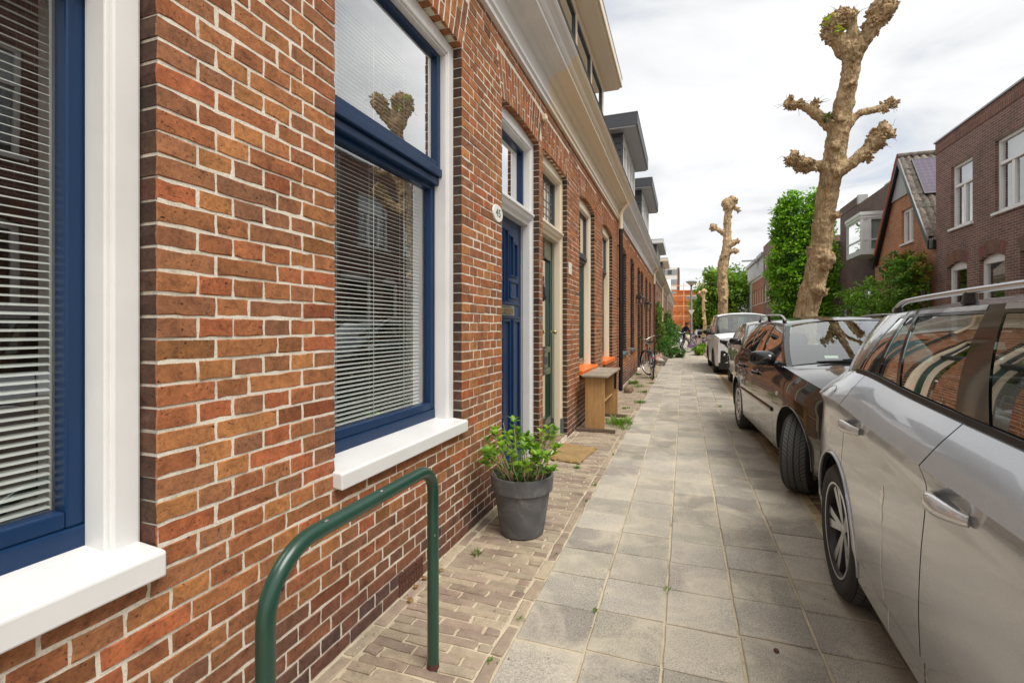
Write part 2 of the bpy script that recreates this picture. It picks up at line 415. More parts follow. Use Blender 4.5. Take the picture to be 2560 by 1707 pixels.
q = mixc(t, 1.0, gr.outputs[0], sip.outputs[0], 'MULTIPLY'); q = mixc(t, 1.0, q, lon.outputs[0], 'MULTIPLY')
cc = mixc(t, q, (0.010, 0.010, 0.010), (0.11, 0.107, 0.102)); t.links.new(cc, b.inputs['Base Color']); b.inputs['Roughness'].default_value = 0.75
bump(t, b, q, 1.0, 0.006)
M_TREAD = m

# paving
def tile_mat():
    m, t, b = newmat('concrete_paving_tile'); p = pos(t); oc = objc(t)
    a = N(t, 'ShaderNodeObjectInfo')
    at_ = N(t, 'ShaderNodeAttribute', attribute_name='col')
    n1 = noise_tex(t, 3.2, 6, 0.6, p); n2 = noise_tex(t, 150, 3, 0.9, p); n3 = noise_tex(t, 40, 5, 0.7, p)
    basec = ramp(t, n1.outputs['Fac'], [(0.3, (0.345, 0.318, 0.27)), (0.52, (0.40, 0.367, 0.31)), (0.75, (0.46, 0.42, 0.352))])
    c1 = mixc(t, 1.0, basec.outputs[0], at_.outputs['Color'], 'MULTIPLY')
    rr = ramp(t, a.outputs['Random'], [(0, g3(0.80)), (1, g3(1.16))]); c1 = mixc(t, 1.0, c1, rr.outputs[0], 'MULTIPLY')
    agg = ramp(t, n2.outputs['Fac'], [(0.32, g3(0.12)), (0.42, g3(0.78)), (0.58, g3(1.12)), (0.69, g3(1.85))]); c2 = mixc(t, 0.85, c1, mixc(t, 1.0, c1, agg.outputs[0], 'MULTIPLY'))
    # blown joint sand: patches of pale sand, more of it near the edges of a tile
    n4 = noise_tex(t, 3.1, 6, 0.6, p, dist=0.9)
    sp_ = N(t, 'ShaderNodeSeparateXYZ'); t.links.new(oc, sp_.inputs[0])
    ax = N(t, 'ShaderNodeMath', operation='ABSOLUTE'); t.links.new(sp_.outputs['X'], ax.inputs[0]); ay = N(t, 'ShaderNodeMath', operation='ABSOLUTE'); t.links.new(sp_.outputs['Y'], ay.inputs[0])
    mxn = N(t, 'ShaderNodeMath', operation='MAXIMUM'); t.links.new(ax.outputs[0], mxn.inputs[0]); t.links.new(ay.outputs[0], mxn.inputs[1])
    ed = N(t, 'ShaderNodeMapRange'); ed.inputs['From Min'].default_value = 0.105; ed.inputs['From Max'].default_value = 0.15; t.links.new(mxn.outputs[0], ed.inputs['Value']); ed.inputs['To Max'].default_value = 0.07
    s1 = N(t, 'ShaderNodeMath', operation='ADD'); t.links.new(n4.outputs['Fac'], s1.inputs[0]); t.links.new(ed.outputs[0], s1.inputs[1])
    sf = ramp(t, s1.outputs[0], [(0.48, g3(0)), (0.60, g3(0.38)), (0.72, g3(0.8))])
    sn = ramp(t, n3.outputs['Fac'], [(0.2, (0.49, 0.425, 0.325)), (0.8, (0.64, 0.57, 0.45))])
    c3 = mixc(t, sf.outputs[0], c2, sn.outputs[0]); t.links.new(c3, b.inputs['Base Color']); b.inputs['Roughness'].default_value = 0.92; b.inputs['Specular IOR Level'].default_value = 0.25
    h = bump(t, None, n2.outputs['Fac'], 0.5, 0.0015); bump(t, b, n3.outputs['Fac'], 0.3, 0.002, h)
    return m
M_TILE = tile_mat()
def clinker_mat(name):
    m, t, b = newmat(name); p = pos(t); at_ = N(t, 'ShaderNodeAttribute', attribute_name='col')
    n1 = noise_tex(t, 16, 5, 0.65, p); n2 = noise_tex(t, 130, 5, 0.75, p); n4 = noise_tex(t, 3.5, 5, 0.6, p)
    r1 = ramp(t, n1.outputs['Fac'], [(0.3, g3(0.72)), (0.55, g3(1)), (0.8, g3(1.25))]); c1 = mixc(t, 1.0, at_.outputs['Color'], r1.outputs[0], 'MULTIPLY')
    r2 = ramp(t, n2.outputs['Fac'], [(0.28, g3(0.55)), (0.5, g3(1)), (0.8, g3(1.2))]); c2 = mixc(t, 1.0, c1, r2.outputs[0], 'MULTIPLY')
    sf = ramp(t, n4.outputs['Fac'], [(0.38, g3(0.05)), (0.72, g3(0.5))]); c3 = mixc(t, sf.outputs[0], c2, (0.47, 0.395, 0.285))
    t.links.new(c3, b.inputs['Base Color']); b.inputs['Roughness'].default_value = 0.9
    h = bump(t, None, n2.outputs['Fac'], 0.6, 0.002); bump(t, b, n1.outputs['Fac'], 0.4, 0.004, h)
    return m
M_CLINK = clinker_mat('clinker')
m, t, b = newmat('joint_sand'); p = pos(t); n1 = noise_tex(t, 7, 5, 0.65, p); n2 = noise_tex(t, 240, 4, 0.8, p)
r1 = ramp(t, n1.outputs['Fac'], [(0.26, (0.26, 0.205, 0.135)), (0.40, (0.52, 0.435, 0.305)), (0.75, (0.66, 0.575, 0.425))]); r2 = ramp(t, n2.outputs['Fac'], [(0.25, g3(0.5)), (0.5, g3(1)), (0.8, g3(1.2))])
t.links.new(mixc(t, 1.0, r1.outputs[0], r2.outputs[0], 'MULTIPLY'), b.inputs['Base Color']); b.inputs['Roughness'].default_value = 1.0
bump(t, b, n2.outputs['Fac'], 0.8, 0.003); M_SAND = m

def bricktex_mat(name, c1, c2, mort, bw, bh, axis='yz', mortar=0.010, rough=0.88, bias=0.0, offset=0.5, rotz=0.0):
    # brickwork too far away to build brick by brick
    m, t, b = newmat(name); p = pos(t); sp = N(t, 'ShaderNodeSeparateXYZ'); t.links.new(p, sp.inputs[0])
    cb = N(t, 'ShaderNodeCombineXYZ')
    t.links.new(sp.outputs[axis[0].upper()], cb.inputs[0]); t.links.new(sp.outputs[axis[1].upper()], cb.inputs[1])
    br = N(t, 'ShaderNodeTexBrick'); br.offset = offset
    mp = N(t, 'ShaderNodeMapping'); mp.inputs['Rotation'].default_value = (0, 0, rotz); t.links.new(cb.outputs[0], mp.inputs[0]); t.links.new(mp.outputs[0], br.inputs['Vector'])
    br.inputs['Color1'].default_value = (*c1, 1); br.inputs['Color2'].default_value = (*c2, 1); br.inputs['Mortar'].default_value = (*mort, 1)
    br.inputs['Scale'].default_value = 1.0; br.inputs['Brick Width'].default_value = bw; br.inputs['Row Height'].default_value = bh
    br.inputs['Mortar Size'].default_value = mortar * 0.5; br.inputs['Bias'].default_value = bias; br.inputs['Mortar Smooth'].default_value = 0.1
    n1 = noise_tex(t, 1.6, 6, 0.65, p); n2 = noise_tex(t, 25, 4, 0.7, p)
    r1 = ramp(t, n1.outputs['Fac'], [(0.3, g3(0.72)), (0.55, g3(1)), (0.8, g3(1.18))]); r2 = ramp(t, n2.outputs['Fac'], [(0.3, g3(0.78)), (0.55, g3(1)), (0.8, g3(1.2))])
    c = mixc(t, 1.0, br.outputs['Color'], r1.outputs[0], 'MULTIPLY'); c = mixc(t, 1.0, c, r2.outputs[0], 'MULTIPLY')
    t.links.new(c, b.inputs['Base Color']); b.inputs['Roughness'].default_value = rough
    inv = N(t, 'ShaderNodeMath', operation='SUBTRACT'); inv.inputs[0].default_value = 1; t.links.new(br.outputs['Fac'], inv.inputs[1])
    bump(t, b, inv.outputs[0], 0.6, 0.006)
    return m
M_BRK_FARL = bricktex_mat('far_left_brick', (0.30, 0.115, 0.05), (0.22, 0.085, 0.045), (0.55, 0.48, 0.38), 0.22, 0.0615)
M_BRK_DARK = bricktex_mat('brown_brick', (0.21, 0.105, 0.078), (0.135, 0.072, 0.058), (0.42, 0.34, 0.29), 0.22, 0.064)
M_BRK_ORNG = bricktex_mat('orange_brick', (0.42, 0.155, 0.055), (0.32, 0.115, 0.045), (0.52, 0.43, 0.33), 0.22, 0.064)
M_BRK_RED = bricktex_mat('red_brick', (0.34, 0.11, 0.05), (0.27, 0.085, 0.04), (0.5, 0.42, 0.34), 0.22, 0.064)
M_BRK_BROWN = bricktex_mat('dark_brown_brick', (0.13, 0.07, 0.05), (0.085, 0.05, 0.042), (0.24, 0.20, 0.17), 0.22, 0.064)
M_SOLD = bricktex_mat('soldier_band_brick', (0.21, 0.085, 0.055), (0.125, 0.06, 0.045), (0.33, 0.25, 0.2), 0.066, 0.33)
M_ROADB = bricktex_mat('road_clinker', (0.30, 0.20, 0.155), (0.235, 0.155, 0.125), (0.36, 0.30, 0.22), 0.21, 0.07, axis='xy', mortar=0.012, rotz=R(45))
M_RENDER_W = paint('white_render', (0.70, 0.69, 0.66), 0.8, 0.2, 0.25, sc3=(1, 1, 1))
M_RENDER_G = paint('grey_render', (0.42, 0.42, 0.41), 0.8, 0.2, 0.25, sc3=(1, 1, 1))
M_CURTAIN = paint('curtain', (0.62, 0.63, 0.58), 0.8, 0.0, 0.2)

def leafmat(name, rough=0.45, trans=0.35):
    m, t, b = newmat(name)
    at_ = N(t, 'ShaderNodeAttribute', attribute_name='col'); o = t.nodes['Material Output']
    t.links.new(at_.outputs['Color'], b.inputs['Base Color']); b.inputs['Roughness'].default_value = rough; b.inputs['Specular IOR Level'].default_value = 0.4
    tl = N(t, 'ShaderNodeBsdfTranslucent'); c = mixc(t, 1.0, at_.outputs['Color'], (1.3, 1.5, 0.6), 'MULTIPLY'); t.links.new(c, tl.inputs[0])
    ms = N(t, 'ShaderNodeMixShader'); ms.inputs[0].default_value = trans; t.links.new(b.outputs[0], ms.inputs[1]); t.links.new(tl.outputs[0], ms.inputs[2]); t.links.new(ms.outputs[0], o.inputs[0])
    return m
M_LEAF = leafmat('leaf')

def barkmat():
    m, t, b = newmat('pollard_bark'); p = pos(t)
    n1 = noise_tex(t, 19, 6, 0.72, p, dist=1.3, sc3=(1, 1, 0.16)); n2 = noise_tex(t, 75, 5, 0.7, p, sc3=(1, 1, 0.35)); n3 = noise_tex(t, 4, 5, 0.65, p)
    r1 = ramp(t, n1.outputs['Fac'], [(0.28, (0.11, 0.068, 0.036)), (0.40, (0.44, 0.31, 0.18)), (0.54, (0.70, 0.54, 0.34)), (0.72, (0.80, 0.66, 0.45))])
    r2 = ramp(t, n2.outputs['Fac'], [(0.3, g3(0.6)), (0.5, g3(1)), (0.75, g3(1.2))])
    r3 = ramp(t, n3.outputs['Fac'], [(0.30, (0.72, 0.68, 0.56)), (0.46, (1.0, 0.95, 0.86)), (0.68, (1.14, 1.03, 0.92))])
    c = mixc(t, 1.0, r1.outputs[0], r2.outputs[0], 'MULTIPLY'); c = mixc(t, 1.0, c, r3.outputs[0], 'MULTIPLY')
    t.links.new(c, b.inputs['Base Color']); b.inputs['Roughness'].default_value = 0.95
    h = bump(t, None, n1.outputs['Fac'], 1.0, 0.06); bump(t, b, n2.outputs['Fac'], 0.8, 0.014, h)
    return m
M_BARK = barkmat()
M_TWIG = paint('twig', (0.20, 0.13, 0.075), 0.9, 0.3, 0.3)
M_STEM = paint('dry_stem', (0.48, 0.36, 0.20), 0.8, 0.2, 0.4)
M_SOIL = paint('soil', (0.045, 0.03, 0.02), 1.0, 0.6, 0.4, scale=80, sc3=(1, 1, 1))

def woodmat(name, c1, c2, sc3=(14, 14, 1.2), rough=0.6):
    m, t, b = newmat(name); p = pos(t)
    n1 = noise_tex(t, 3.0, 6, 0.65, p, dist=0.4, sc3=sc3); n2 = noise_tex(t, 2.5, 4, 0.6, p)
    r1 = ramp(t, n1.outputs['Fac'], [(0.3, c1), (0.7, c2)]); r2 = ramp(t, n2.outputs['Fac'], [(0.3, g3(0.8)), (0.7, g3(1.1))])
    t.links.new(mixc(t, 1.0, r1.outputs[0], r2.outputs[0], 'MULTIPLY'), b.inputs['Base Color']); b.inputs['Roughness'].default_value = rough
    bump(t, b, n1.outputs['Fac'], 0.2, 0.003)
    return m
M_WOOD = woodmat('varnished_wood', (0.33, 0.17, 0.055), (0.50, 0.30, 0.12))
M_WOODG = woodmat('weathered_wood', (0.22, 0.17, 0.12), (0.40, 0.33, 0.25), (14, 1.2, 14), 0.85)
M_WOODD = woodmat('dark_batten', (0.10, 0.065, 0.042), (0.20, 0.145, 0.10), (1.2, 14, 14), 0.9)
m, t, b = newmat('coir'); p = pos(t); n1 = noise_tex(t, 300, 3, 0.8, p); n2 = noise_tex(t, 9, 4, 0.6, p)
r1 = ramp(t, n1.outputs['Fac'], [(0.25, (0.14, 0.08, 0.03)), (0.5, (0.42, 0.27, 0.11)), (0.8, (0.58, 0.41, 0.19))]); r2 = ramp(t, n2.outputs['Fac'], [(0.3, g3(0.8)), (0.7, g3(1.1))])
t.links.new(mixc(t, 1.0, r1.outputs[0], r2.outputs[0], 'MULTIPLY'), b.inputs['Base Color']); b.inputs['Roughness'].default_value = 1; bump(t, b, n1.outputs['Fac'], 1.0, 0.006); M_COIR = m
m, t, b = newmat('grey_pot'); p = pos(t); n1 = noise_tex(t, 7, 6, 0.7, p, dist=1.2); n2 = noise_tex(t, 60, 4, 0.7, p)
r1 = ramp(t, n1.outputs['Fac'], [(0.33, (0.082, 0.082, 0.086)), (0.52, (0.115, 0.115, 0.118)), (0.64, (0.175, 0.172, 0.17)), (0.72, (0.28, 0.27, 0.26))])
t.links.new(r1.outputs[0], b.inputs['Base Color']); b.inputs['Roughness'].default_value = 0.62; bump(t, b, n2.outputs['Fac'], 0.12, 0.002); M_POT = m
m, t, b = newmat('field_stone'); p = pos(t); n1 = noise_tex(t, 12, 6, 0.7, p); r1 = ramp(t, n1.outputs['Fac'], [(0.3, (0.13, 0.085, 0.055)), (0.55, (0.28, 0.19, 0.125)), (0.8, (0.42, 0.33, 0.26))])
t.links.new(r1.outputs[0], b.inputs['Base Color']); b.inputs['Roughness'].default_value = 0.9; bump(t, b, n1.outputs['Fac'], 0.6, 0.01); M_STONE = m
m, t, b = newmat('roof_tile'); p = pos(t); oi = N(t, 'ShaderNodeObjectInfo'); n1 = noise_tex(t, 9, 6, 0.7, p); r1 = ramp(t, n1.outputs['Fac'], [(0.3, (0.06, 0.05, 0.042)), (0.5, (0.16, 0.13, 0.105)), (0.75, (0.33, 0.285, 0.23))])
rr = ramp(t, oi.outputs['Random'], [(0, g3(0.7)), (1, g3(1.3))]); t.links.new(mixc(t, 1.0, r1.outputs[0], rr.outputs[0], 'MULTIPLY'), b.inputs['Base Color']); b.inputs['Roughness'].default_value = 0.85; bump(t, b, n1.outputs['Fac'], 0.4, 0.008); M_RTILE = m
m, t, b = newmat('solar_cells'); p = objc(t); br = N(t, 'ShaderNodeTexBrick'); br.offset = 0.0; t.links.new(p, br.inputs['Vector']); br.inputs['Scale'].default_value = 1
br.inputs['Brick Width'].default_value = 0.16; br.inputs['Row Height'].default_value = 0.16; br.inputs['Mortar Size'].default_value = 0.004
br.inputs['Color1'].default_value = (0.085, 0.062, 0.105, 1); br.inputs['Color2'].default_value = (0.075, 0.055, 0.09, 1); br.inputs['Mortar'].default_value = (0.17, 0.145, 0.185, 1)
t.links.new(br.outputs['Color'], b.inputs['Base Color']); b.inputs['Roughness'].default_value = 0.45; b.inputs['Specular IOR Level'].default_value = 0.2; M_SOLAR = m
M_SCAFF = paint('orange_netting', (0.82, 0.40, 0.17), 0.8, 0.0, 0.4, sc3=(1, 1, 1), dirtc=(0.9, 0.5, 0.25))
M_SCAFFD = paint('orange_boards', (0.62, 0.14, 0.012), 0.8, 0.0, 0.2)
M_SKIN = paint('skin', (0.42, 0.25, 0.18), 0.5, 0.0, 0.1)
M_NAVY = paint('navy_cloth', (0.012, 0.012, 0.035), 0.9, 0.0, 0.1)
M_JEANS = paint('dark_trousers', (0.03, 0.03, 0.04), 0.9, 0.0, 0.1)
M_HAIR = paint('brown_hair', (0.10, 0.05, 0.025), 0.7, 0.0, 0.1)
M_REDL = paint('red_lens', (0.45, 0.02, 0.02), 0.15, 0.0, 0.1, coat=0.6)
M_AMBER = paint('clear_lens', (0.75, 0.70, 0.62), 0.2, 0.0, 0.1, coat=0.6)
M_HEADL = paint('headlight', (0.55, 0.57, 0.6), 0.12, 0.0, 0.1, metallic=0.6, coat=1.0)
M_YPLATE = paint('yellow_plate', (0.75, 0.52, 0.02), 0.4, 0.0, 0.1)
M_BIKEP = paint('purple_bike_paint', (0.18, 0.07, 0.22), 0.3, 0.0, 0.1, coat=0.5)
M_BIKES = paint('silver_bike_paint', (0.45, 0.47, 0.5), 0.3, 0.0, 0.1, metallic=0.5)
M_BIKEK = paint('black_bike_paint', (0.016, 0.018, 0.03), 0.25, 0.0, 0.15, coat=0.5)
M_REDTILE = paint('red_pantile', (0.38, 0.10, 0.045), 0.8, 0.3, 0.3)
M_SIGN = paint('grey_sign_back', (0.36, 0.37, 0.38), 0.5, 0.0, 0.2, metallic=0.2)
M_LIME = paint('bird_lime', (0.93, 0.93, 0.90), 0.35, 0.1, 0.1, coat=0.6)
M_HANDLE = carpaint('silver_handle_paint', (0.66, 0.67, 0.68), 0.5, 0.22, dust=0.0)
# ------------------------------------------------------------------ the ground
W = 1.3125                    # the left facade stands at x = -W
def sheet(name, x0, x1, y0, y1, z, mat):
    mb = MB(); mb.add([(x0,y0,z),(x1,y0,z),(x1,y1,z),(x0,y1,z)], [(0,1,2,3)])
    return tag(mk(name, mb, mat), kind='structure')
sheet('ground', -420, 420, -60, 780, -0.060, M_SAND)
pavement = sheet('pavement', -W - 0.02, 0.862, -6, 62, -0.0085, M_SAND)
road = sheet('road', 0.862, 5.2, -8, 160, -0.016, M_ROADB)
far_pave = sheet('far_pavement', 5.2, 7.02, -8, 160, -0.004, M_TILE)
def kerb(x0, x1, y0, y1, z0, z1, name='kerb'):
    mb = MB(); y = y0
    while y < y1:
        L = 1.0; mb.box(x0, x1, y + 0.004, min(y + L, y1) - 0.004, z0, z1, (0.95, 0.95, 0.95)); y += L
    return tag(mk(name, mb, M_TILE, cols=True, bev=0.006), kind='structure')
kerb(5.12, 5.24, -6, 60, -0.1, 0.06)

def slab_mesh(name, hx, hy, th, n=3, cham=0.004, jit=0.0012, rg=rnd, c=(1, 1, 1), mat=None, dome=0.0):
    """a paving slab centred on its top: chamfered, slightly uneven outline"""
    mb = MB(); ring = []
    pts = []
    for k in range(n): pts.append((lerp(-hx, hx, k / n), -hy))
    for k in range(n): pts.append((hx, lerp(-hy, hy, k / n)))
    for k in range(n): pts.append((lerp(hx, -hx, k / n), hy))
    for k in range(n): pts.append((-hx, lerp(hy, -hy, k / n)))
    pts = [(x + rg.uniform(-jit, jit), y + rg.uniform(-jit, jit)) for x, y in pts]
    m_ = len(pts); vs = []
    for x, y in pts: vs.append((x * (1 - cham / hx), y * (1 - cham / hy), dome * 0.0))
    for x, y in pts: vs.append((x, y, -cham * 0.9))
    for x, y in pts: vs.append((x, y, -th))
    fs = [tuple(range(m_))]
    for a in (0, m_):
        for i in range(m_): j = (i + 1) % m_; fs.append((a + i, a + i + m_, a + j + m_, a + j))
    fs = [fs[0]] + [tuple(reversed(f)) for f in fs[1:]]
    fs = [fs[0]] + [tuple(reversed(f)) for f in fs[1:]]
    mb.add(vs, fs, c)
    return mb

# concrete tiles 30x30, five columns; the first rows of each one are objects of their own
tile_vars = []
for k in range(8):
    mb = slab_mesh('tile', 0.1452, 0.1452, 0.045, 4, 0.004, 0.0018)
    g_ = rnd.uniform(0.86, 1.12); mb.c = [(g_, g_ * rnd.uniform(0.98, 1.0), g_ * rnd.uniform(0.94, 1.0))] * len(mb.v)
    tile_vars.append(finish(mb.mesh('paving_tile'), M_TILE, mb, None, True))
COLX = [-0.534, -0.234, 0.068, 0.371, 0.675]
tiles = []
for j in range(-3, 150):
    for i, x in enumerate(COLX):
        y = 0.28 + 0.300 * j + (0.15 if i % 2 else 0.0) * 0.12 + i * 0.009
        dz = noise.noise(Vector((x * 1.3, y * 0.7, 3.1))) * 0.005
        tiles.append((x + rnd.uniform(-.002, .002), y + rnd.uniform(-.003, .003), dz, i, j))
def seen(t_):
    q = project(t_[0], t_[1], 0)
    return q is not None and -150 < q[0] < 2700 and q[1] < 1950
vis = [t_ for t_ in tiles if seen(t_)]
vis.sort(key=lambda t_: t_[1])
vis += [t_ for t_ in tiles if not seen(t_) and t_[1] < 4]
stuff_t = MB()
for k, (x, y, dz, i, j) in enumerate(vis):
    if k < 300:
        o = mk('paving_tile', tile_vars[(i * 3 + j * 5 + rnd.randrange(2)) % 8], None, pavement, loc=(x, y, dz), rot=(rnd.uniform(-.008, .008), rnd.uniform(-.008, .008), rnd.uniform(-.004, .004) + math.pi / 2 * rnd.randrange(4)))
    else:
        mb = slab_mesh('t', 0.1465, 0.1465, 0.03, 1, 0.005, 0.001); g_ = rnd.uniform(0.8, 1.12)
        stuff_t.add([(a + x, b_ + y, c_ + dz) for a, b_, c_ in mb.v], mb.f, (g_, g_ * .99, g_ * .96))
o = mk('distant_paving', stuff_t, M_TILE, pavement, cols=True); o['kind'] = 'stuff'

# clinker strip along the houses: bricks on edge, laid across, with a border course on each side
CL = [(0.34, 0.265, 0.185), (0.30, 0.225, 0.165), (0.37, 0.295, 0.205), (0.34, 0.275, 0.195), (0.255, 0.18, 0.14), (0.40, 0.325, 0.225), (0.30, 0.215, 0.165)]
clinks = []
y = -0.9; k = 0
while y < 24:
    pitch = 0.0535
    x = -1.245 + (0.0 if k % 2 else -0.105) + rnd.uniform(-.03, .03)
    while x < -0.752:
        x1 = x + 0.205
        a, b_ = max(x, -1.242), min(x1, -0.748)
        if b_ - a > 0.035: clinks.append(((a + b_) / 2, y + rnd.uniform(-.003, .003), (b_ - a) / 2 - 0.003, 0.0237, 0))
        x = x1 + 0.004
    y += pitch; k += 1
for xe in (-1.276, -0.715):
    y = -0.9
    while y < 24:
        L = rnd.uniform(0.198, 0.21); clinks.append((xe + rnd.uniform(-.003, .003), y + L / 2, 0.027, L / 2 - 0.004, 1)); y += L + 0.004
def cseen(c_):
    q = project(c_[0], c_[1], 0); return q is not None and q[0] < 2700 and q[1] < 1780
clinks.sort(key=lambda c_: (not cseen(c_), c_[1]))
cst = MB()
for k, (x, y, hx, hy, e_) in enumerate(clinks):
    cc = rnd.choice(CL); g_ = rnd.uniform(0.8, 1.2); cc = tuple(v * g_ for v in cc)
    dz = noise.noise(Vector((x * 3, y * 1.5, 9))) * 0.004 + 0.001 + rnd.uniform(-.0022, .0022) - (0.001 if e_ else 0)
    if k < 300:
        mb = slab_mesh('b', hx + rnd.uniform(-.004, .001), hy + rnd.uniform(-.0025, .0015), 0.04, 3, 0.0065, 0.0034, rnd, cc)
        mk('clinker', mb, M_CLINK, pavement, cols=True, loc=(x, y, dz), rot=(rnd.uniform(-.05, .05), rnd.uniform(-.02, .02), rnd.uniform(-.03, .03)))
    else:
        mb = slab_mesh('b', hx, hy, 0.03, 1, 0.005, 0.002, rnd, cc)
        cst.add([(a + x, b_ + y, c_ + dz) for a, b_, c_ in mb.v], mb.f, cc)
o = mk('distant_clinkers', cst, M_CLINK, pavement, cols=True); o['kind'] = 'stuff'

# yellow and brown clinkers at the edge of the carriageway
rb = []
for xr, L, Wd in ((0.888, 0.21, 0.05), ):
    y = 1.0
    while y < 22: rb.append((xr, y + 0.105, Wd / 2 + .001, 0.101, (0.47, 0.35, 0.19))); y += 0.21
y = 1.0; k = 0
while y < 16:
    x = 0.925 + (0.05 if k % 2 else 0)
    while x < 1.9: rb.append((x + 0.1, y, 0.098, 0.032, rnd.choice([(0.42, 0.29, 0.15), (0.36, 0.23, 0.13), (0.30, 0.20, 0.13)]))); x += 0.205
    y += 0.07; k += 1
rb = [r_ for r_ in rb if (project(r_[0], r_[1], 0) or (9999, 0, 0))[0] < 2650]
rb.sort(key=lambda r_: r_[1] + (2 if r_[0] > 1.0 else 0))
rst = MB()
for k, (x, y, hx, hy, cc) in enumerate(rb):
    g_ = rnd.uniform(0.8, 1.2); cc = tuple(v * g_ for v in cc)
    mb = slab_mesh('b', hx, hy, 0.03, 1, 0.005, 0.002, rnd, cc); dz = -0.004 + rnd.uniform(-.002, .002)
    if k < 120: mk('road_clinker', mb, M_CLINK, road, cols=True, loc=(x, y, dz), rot=(0, 0, rnd.uniform(-.02, .02)))
    else: rst.add([(a + x, b_ + y, c_ + dz) for a, b_, c_ in mb.v], mb.f, cc)
o = mk('road_clinkers_beyond', rst, M_CLINK, road, cols=True); o['kind'] = 'stuff'

# ------------------------------------------------------------------ walls with openings
def wall_grid(name, xf, face, th, y0, y1, z0, z1, ops, mat, parent, inset=0.0, rec=0.0):
    """one connected slab with rectangular or arched openings (front at xf, thickness th going in)"""
    ys = {y0, y1}; zs = {z0, z1}; ops2 = []
    for o_ in ops:
        ya, yb, za, zb = o_['ya'] - inset, o_['yb'] + inset, o_['za'] - inset, o_['zb']
        rise = o_.get('rise', 0.0)
        n = 10 if rise > 0.005 else 1
        for i in range(n):
            a, b_ = lerp(ya, yb, i / n), lerp(ya, yb, (i + 1) / n); q = ((a + b_) / 2 - (ya + yb) / 2) / ((yb - ya) / 2)
            top = zb + rise * (1 - q * q) + inset
            ops2.append((a, b_, za, top)); ys.update((a, b_)); zs.update((za, top))
    ys = sorted(y for y in ys if y0 <= y <= y1); zs = sorted(z for z in zs if z0 <= z <= z1)
    ny, nz_ = len(ys) - 1, len(zs) - 1
    solid = np.ones((ny, nz_), bool)
    for i in range(ny):
        yc = (ys[i] + ys[i+1]) / 2
        for a, b_, za, top in ops2:
            if a < yc < b_:
                for k in range(nz_):
                    if za < (zs[k] + zs[k+1]) / 2 < top: solid[i, k] = False
    idx = {}; vs = []; fs = []
    def V(i, k, back):
        key = (i, k, back)
        if key not in idx:
            idx[key] = len(vs); vs.append((xf - face * (rec + (th if back else 0)), ys[i], zs[k]))
        return idx[key]
    for i in range(ny):
        for k in range(nz_):
            if not solid[i, k]: continue
            q = (V(i,k,0), V(i+1,k,0), V(i+1,k+1,0), V(i,k+1,0)); fs.append(q if face > 0 else q[::-1])
            for di, dk, e1, e2 in ((-1,0,(i,k+1),(i,k)), (1,0,(i+1,k),(i+1,k+1)), (0,-1,(i,k),(i+1,k)), (0,1,(i+1,k+1),(i,k+1))):
                a, b_ = i + di, k + dk
                if a < 0 or b_ < 0 or a >= ny or b_ >= nz_ or not solid[a, b_]:
                    q = (V(*e1,0), V(*e1,1), V(*e2,1), V(*e2,0)); fs.append(q if face > 0 else q[::-1])
    mb = MB(); mb.add(vs, fs)
    return mk(name, mb, mat, parent)

def brick_poly(mb, quad, xf, face, depth, c, jit=0.0014, out=0.0, fine=True, dark=(0, 0), cham=0.0020, rg=rnd):
    """one brick: quad of (y, z) corners in order, chamfered, uneven; dark = (left side, right side) sooty reveal"""
    pts = []
    for i in range(4):
        a, b_ = quad[i], quad[(i + 1) % 4]; pts.append(a)
        if fine:
            L_ = abs(b_[0] - a[0]) + abs(b_[1] - a[1])
            for t_ in ((0.5,) if L_ < 0.07 else (0.33, 0.66) if L_ < 0.13 else (0.22, 0.48, 0.76)): t_ += rg.uniform(-.07, .07); pts.append((lerp(a[0], b_[0], t_), lerp(a[1], b_[1], t_)))
    pts = [(y + rg.uniform(-jit, jit), z + rg.uniform(-jit, jit)) for y, z in pts]
    cy = sum(p_[0] for p_ in pts) / len(pts); cz = sum(p_[1] for p_ in pts) / len(pts); n = len(pts)
    def sh(p_, d):
        vy, vz = cy - p_[0], cz - p_[1]
        return (p_[0] + math.copysign(min(d, abs(vy)), vy), p_[1] + math.copysign(min(d, abs(vz)), vz))
    ty, tz = rg.uniform(-.006, .006), rg.uniform(-.012, .012)
    vs = []; cs = []
    if fine:
        for p_ in pts:
            q = sh(p_, cham * rg.choice((0.6, 0.8, 1.0, 1.3, 2.4))); vs.append((xf + face * (out + (p_[0]-cy)*ty + (p_[1]-cz)*tz), q[0], q[1])); cs.append(c)
    for p_ in pts: vs.append((xf + face * (out - (0.0035 if fine else 0)), p_[0], p_[1])); cs.append(c)
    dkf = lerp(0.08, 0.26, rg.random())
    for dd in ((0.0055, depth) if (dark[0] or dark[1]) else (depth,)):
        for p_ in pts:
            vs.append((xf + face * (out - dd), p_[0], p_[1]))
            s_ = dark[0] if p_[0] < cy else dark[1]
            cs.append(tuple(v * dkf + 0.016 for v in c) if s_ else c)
    fs = [tuple(range(n))]
    for a in range(0, len(vs) - n, n):
        for i in range(n): j = (i + 1) % n; fs.append((a + i, a + i + n, a + j + n, a + j))
    if face < 0: fs = [f[::-1] for f in fs]
    b0 = len(mb.v); mb.v.extend(vs); mb.c.extend(cs); mb.f.extend([tuple(i + b0 for i in f) for f in fs]); mb.m.extend([0] * len(fs))
    return cy, cz

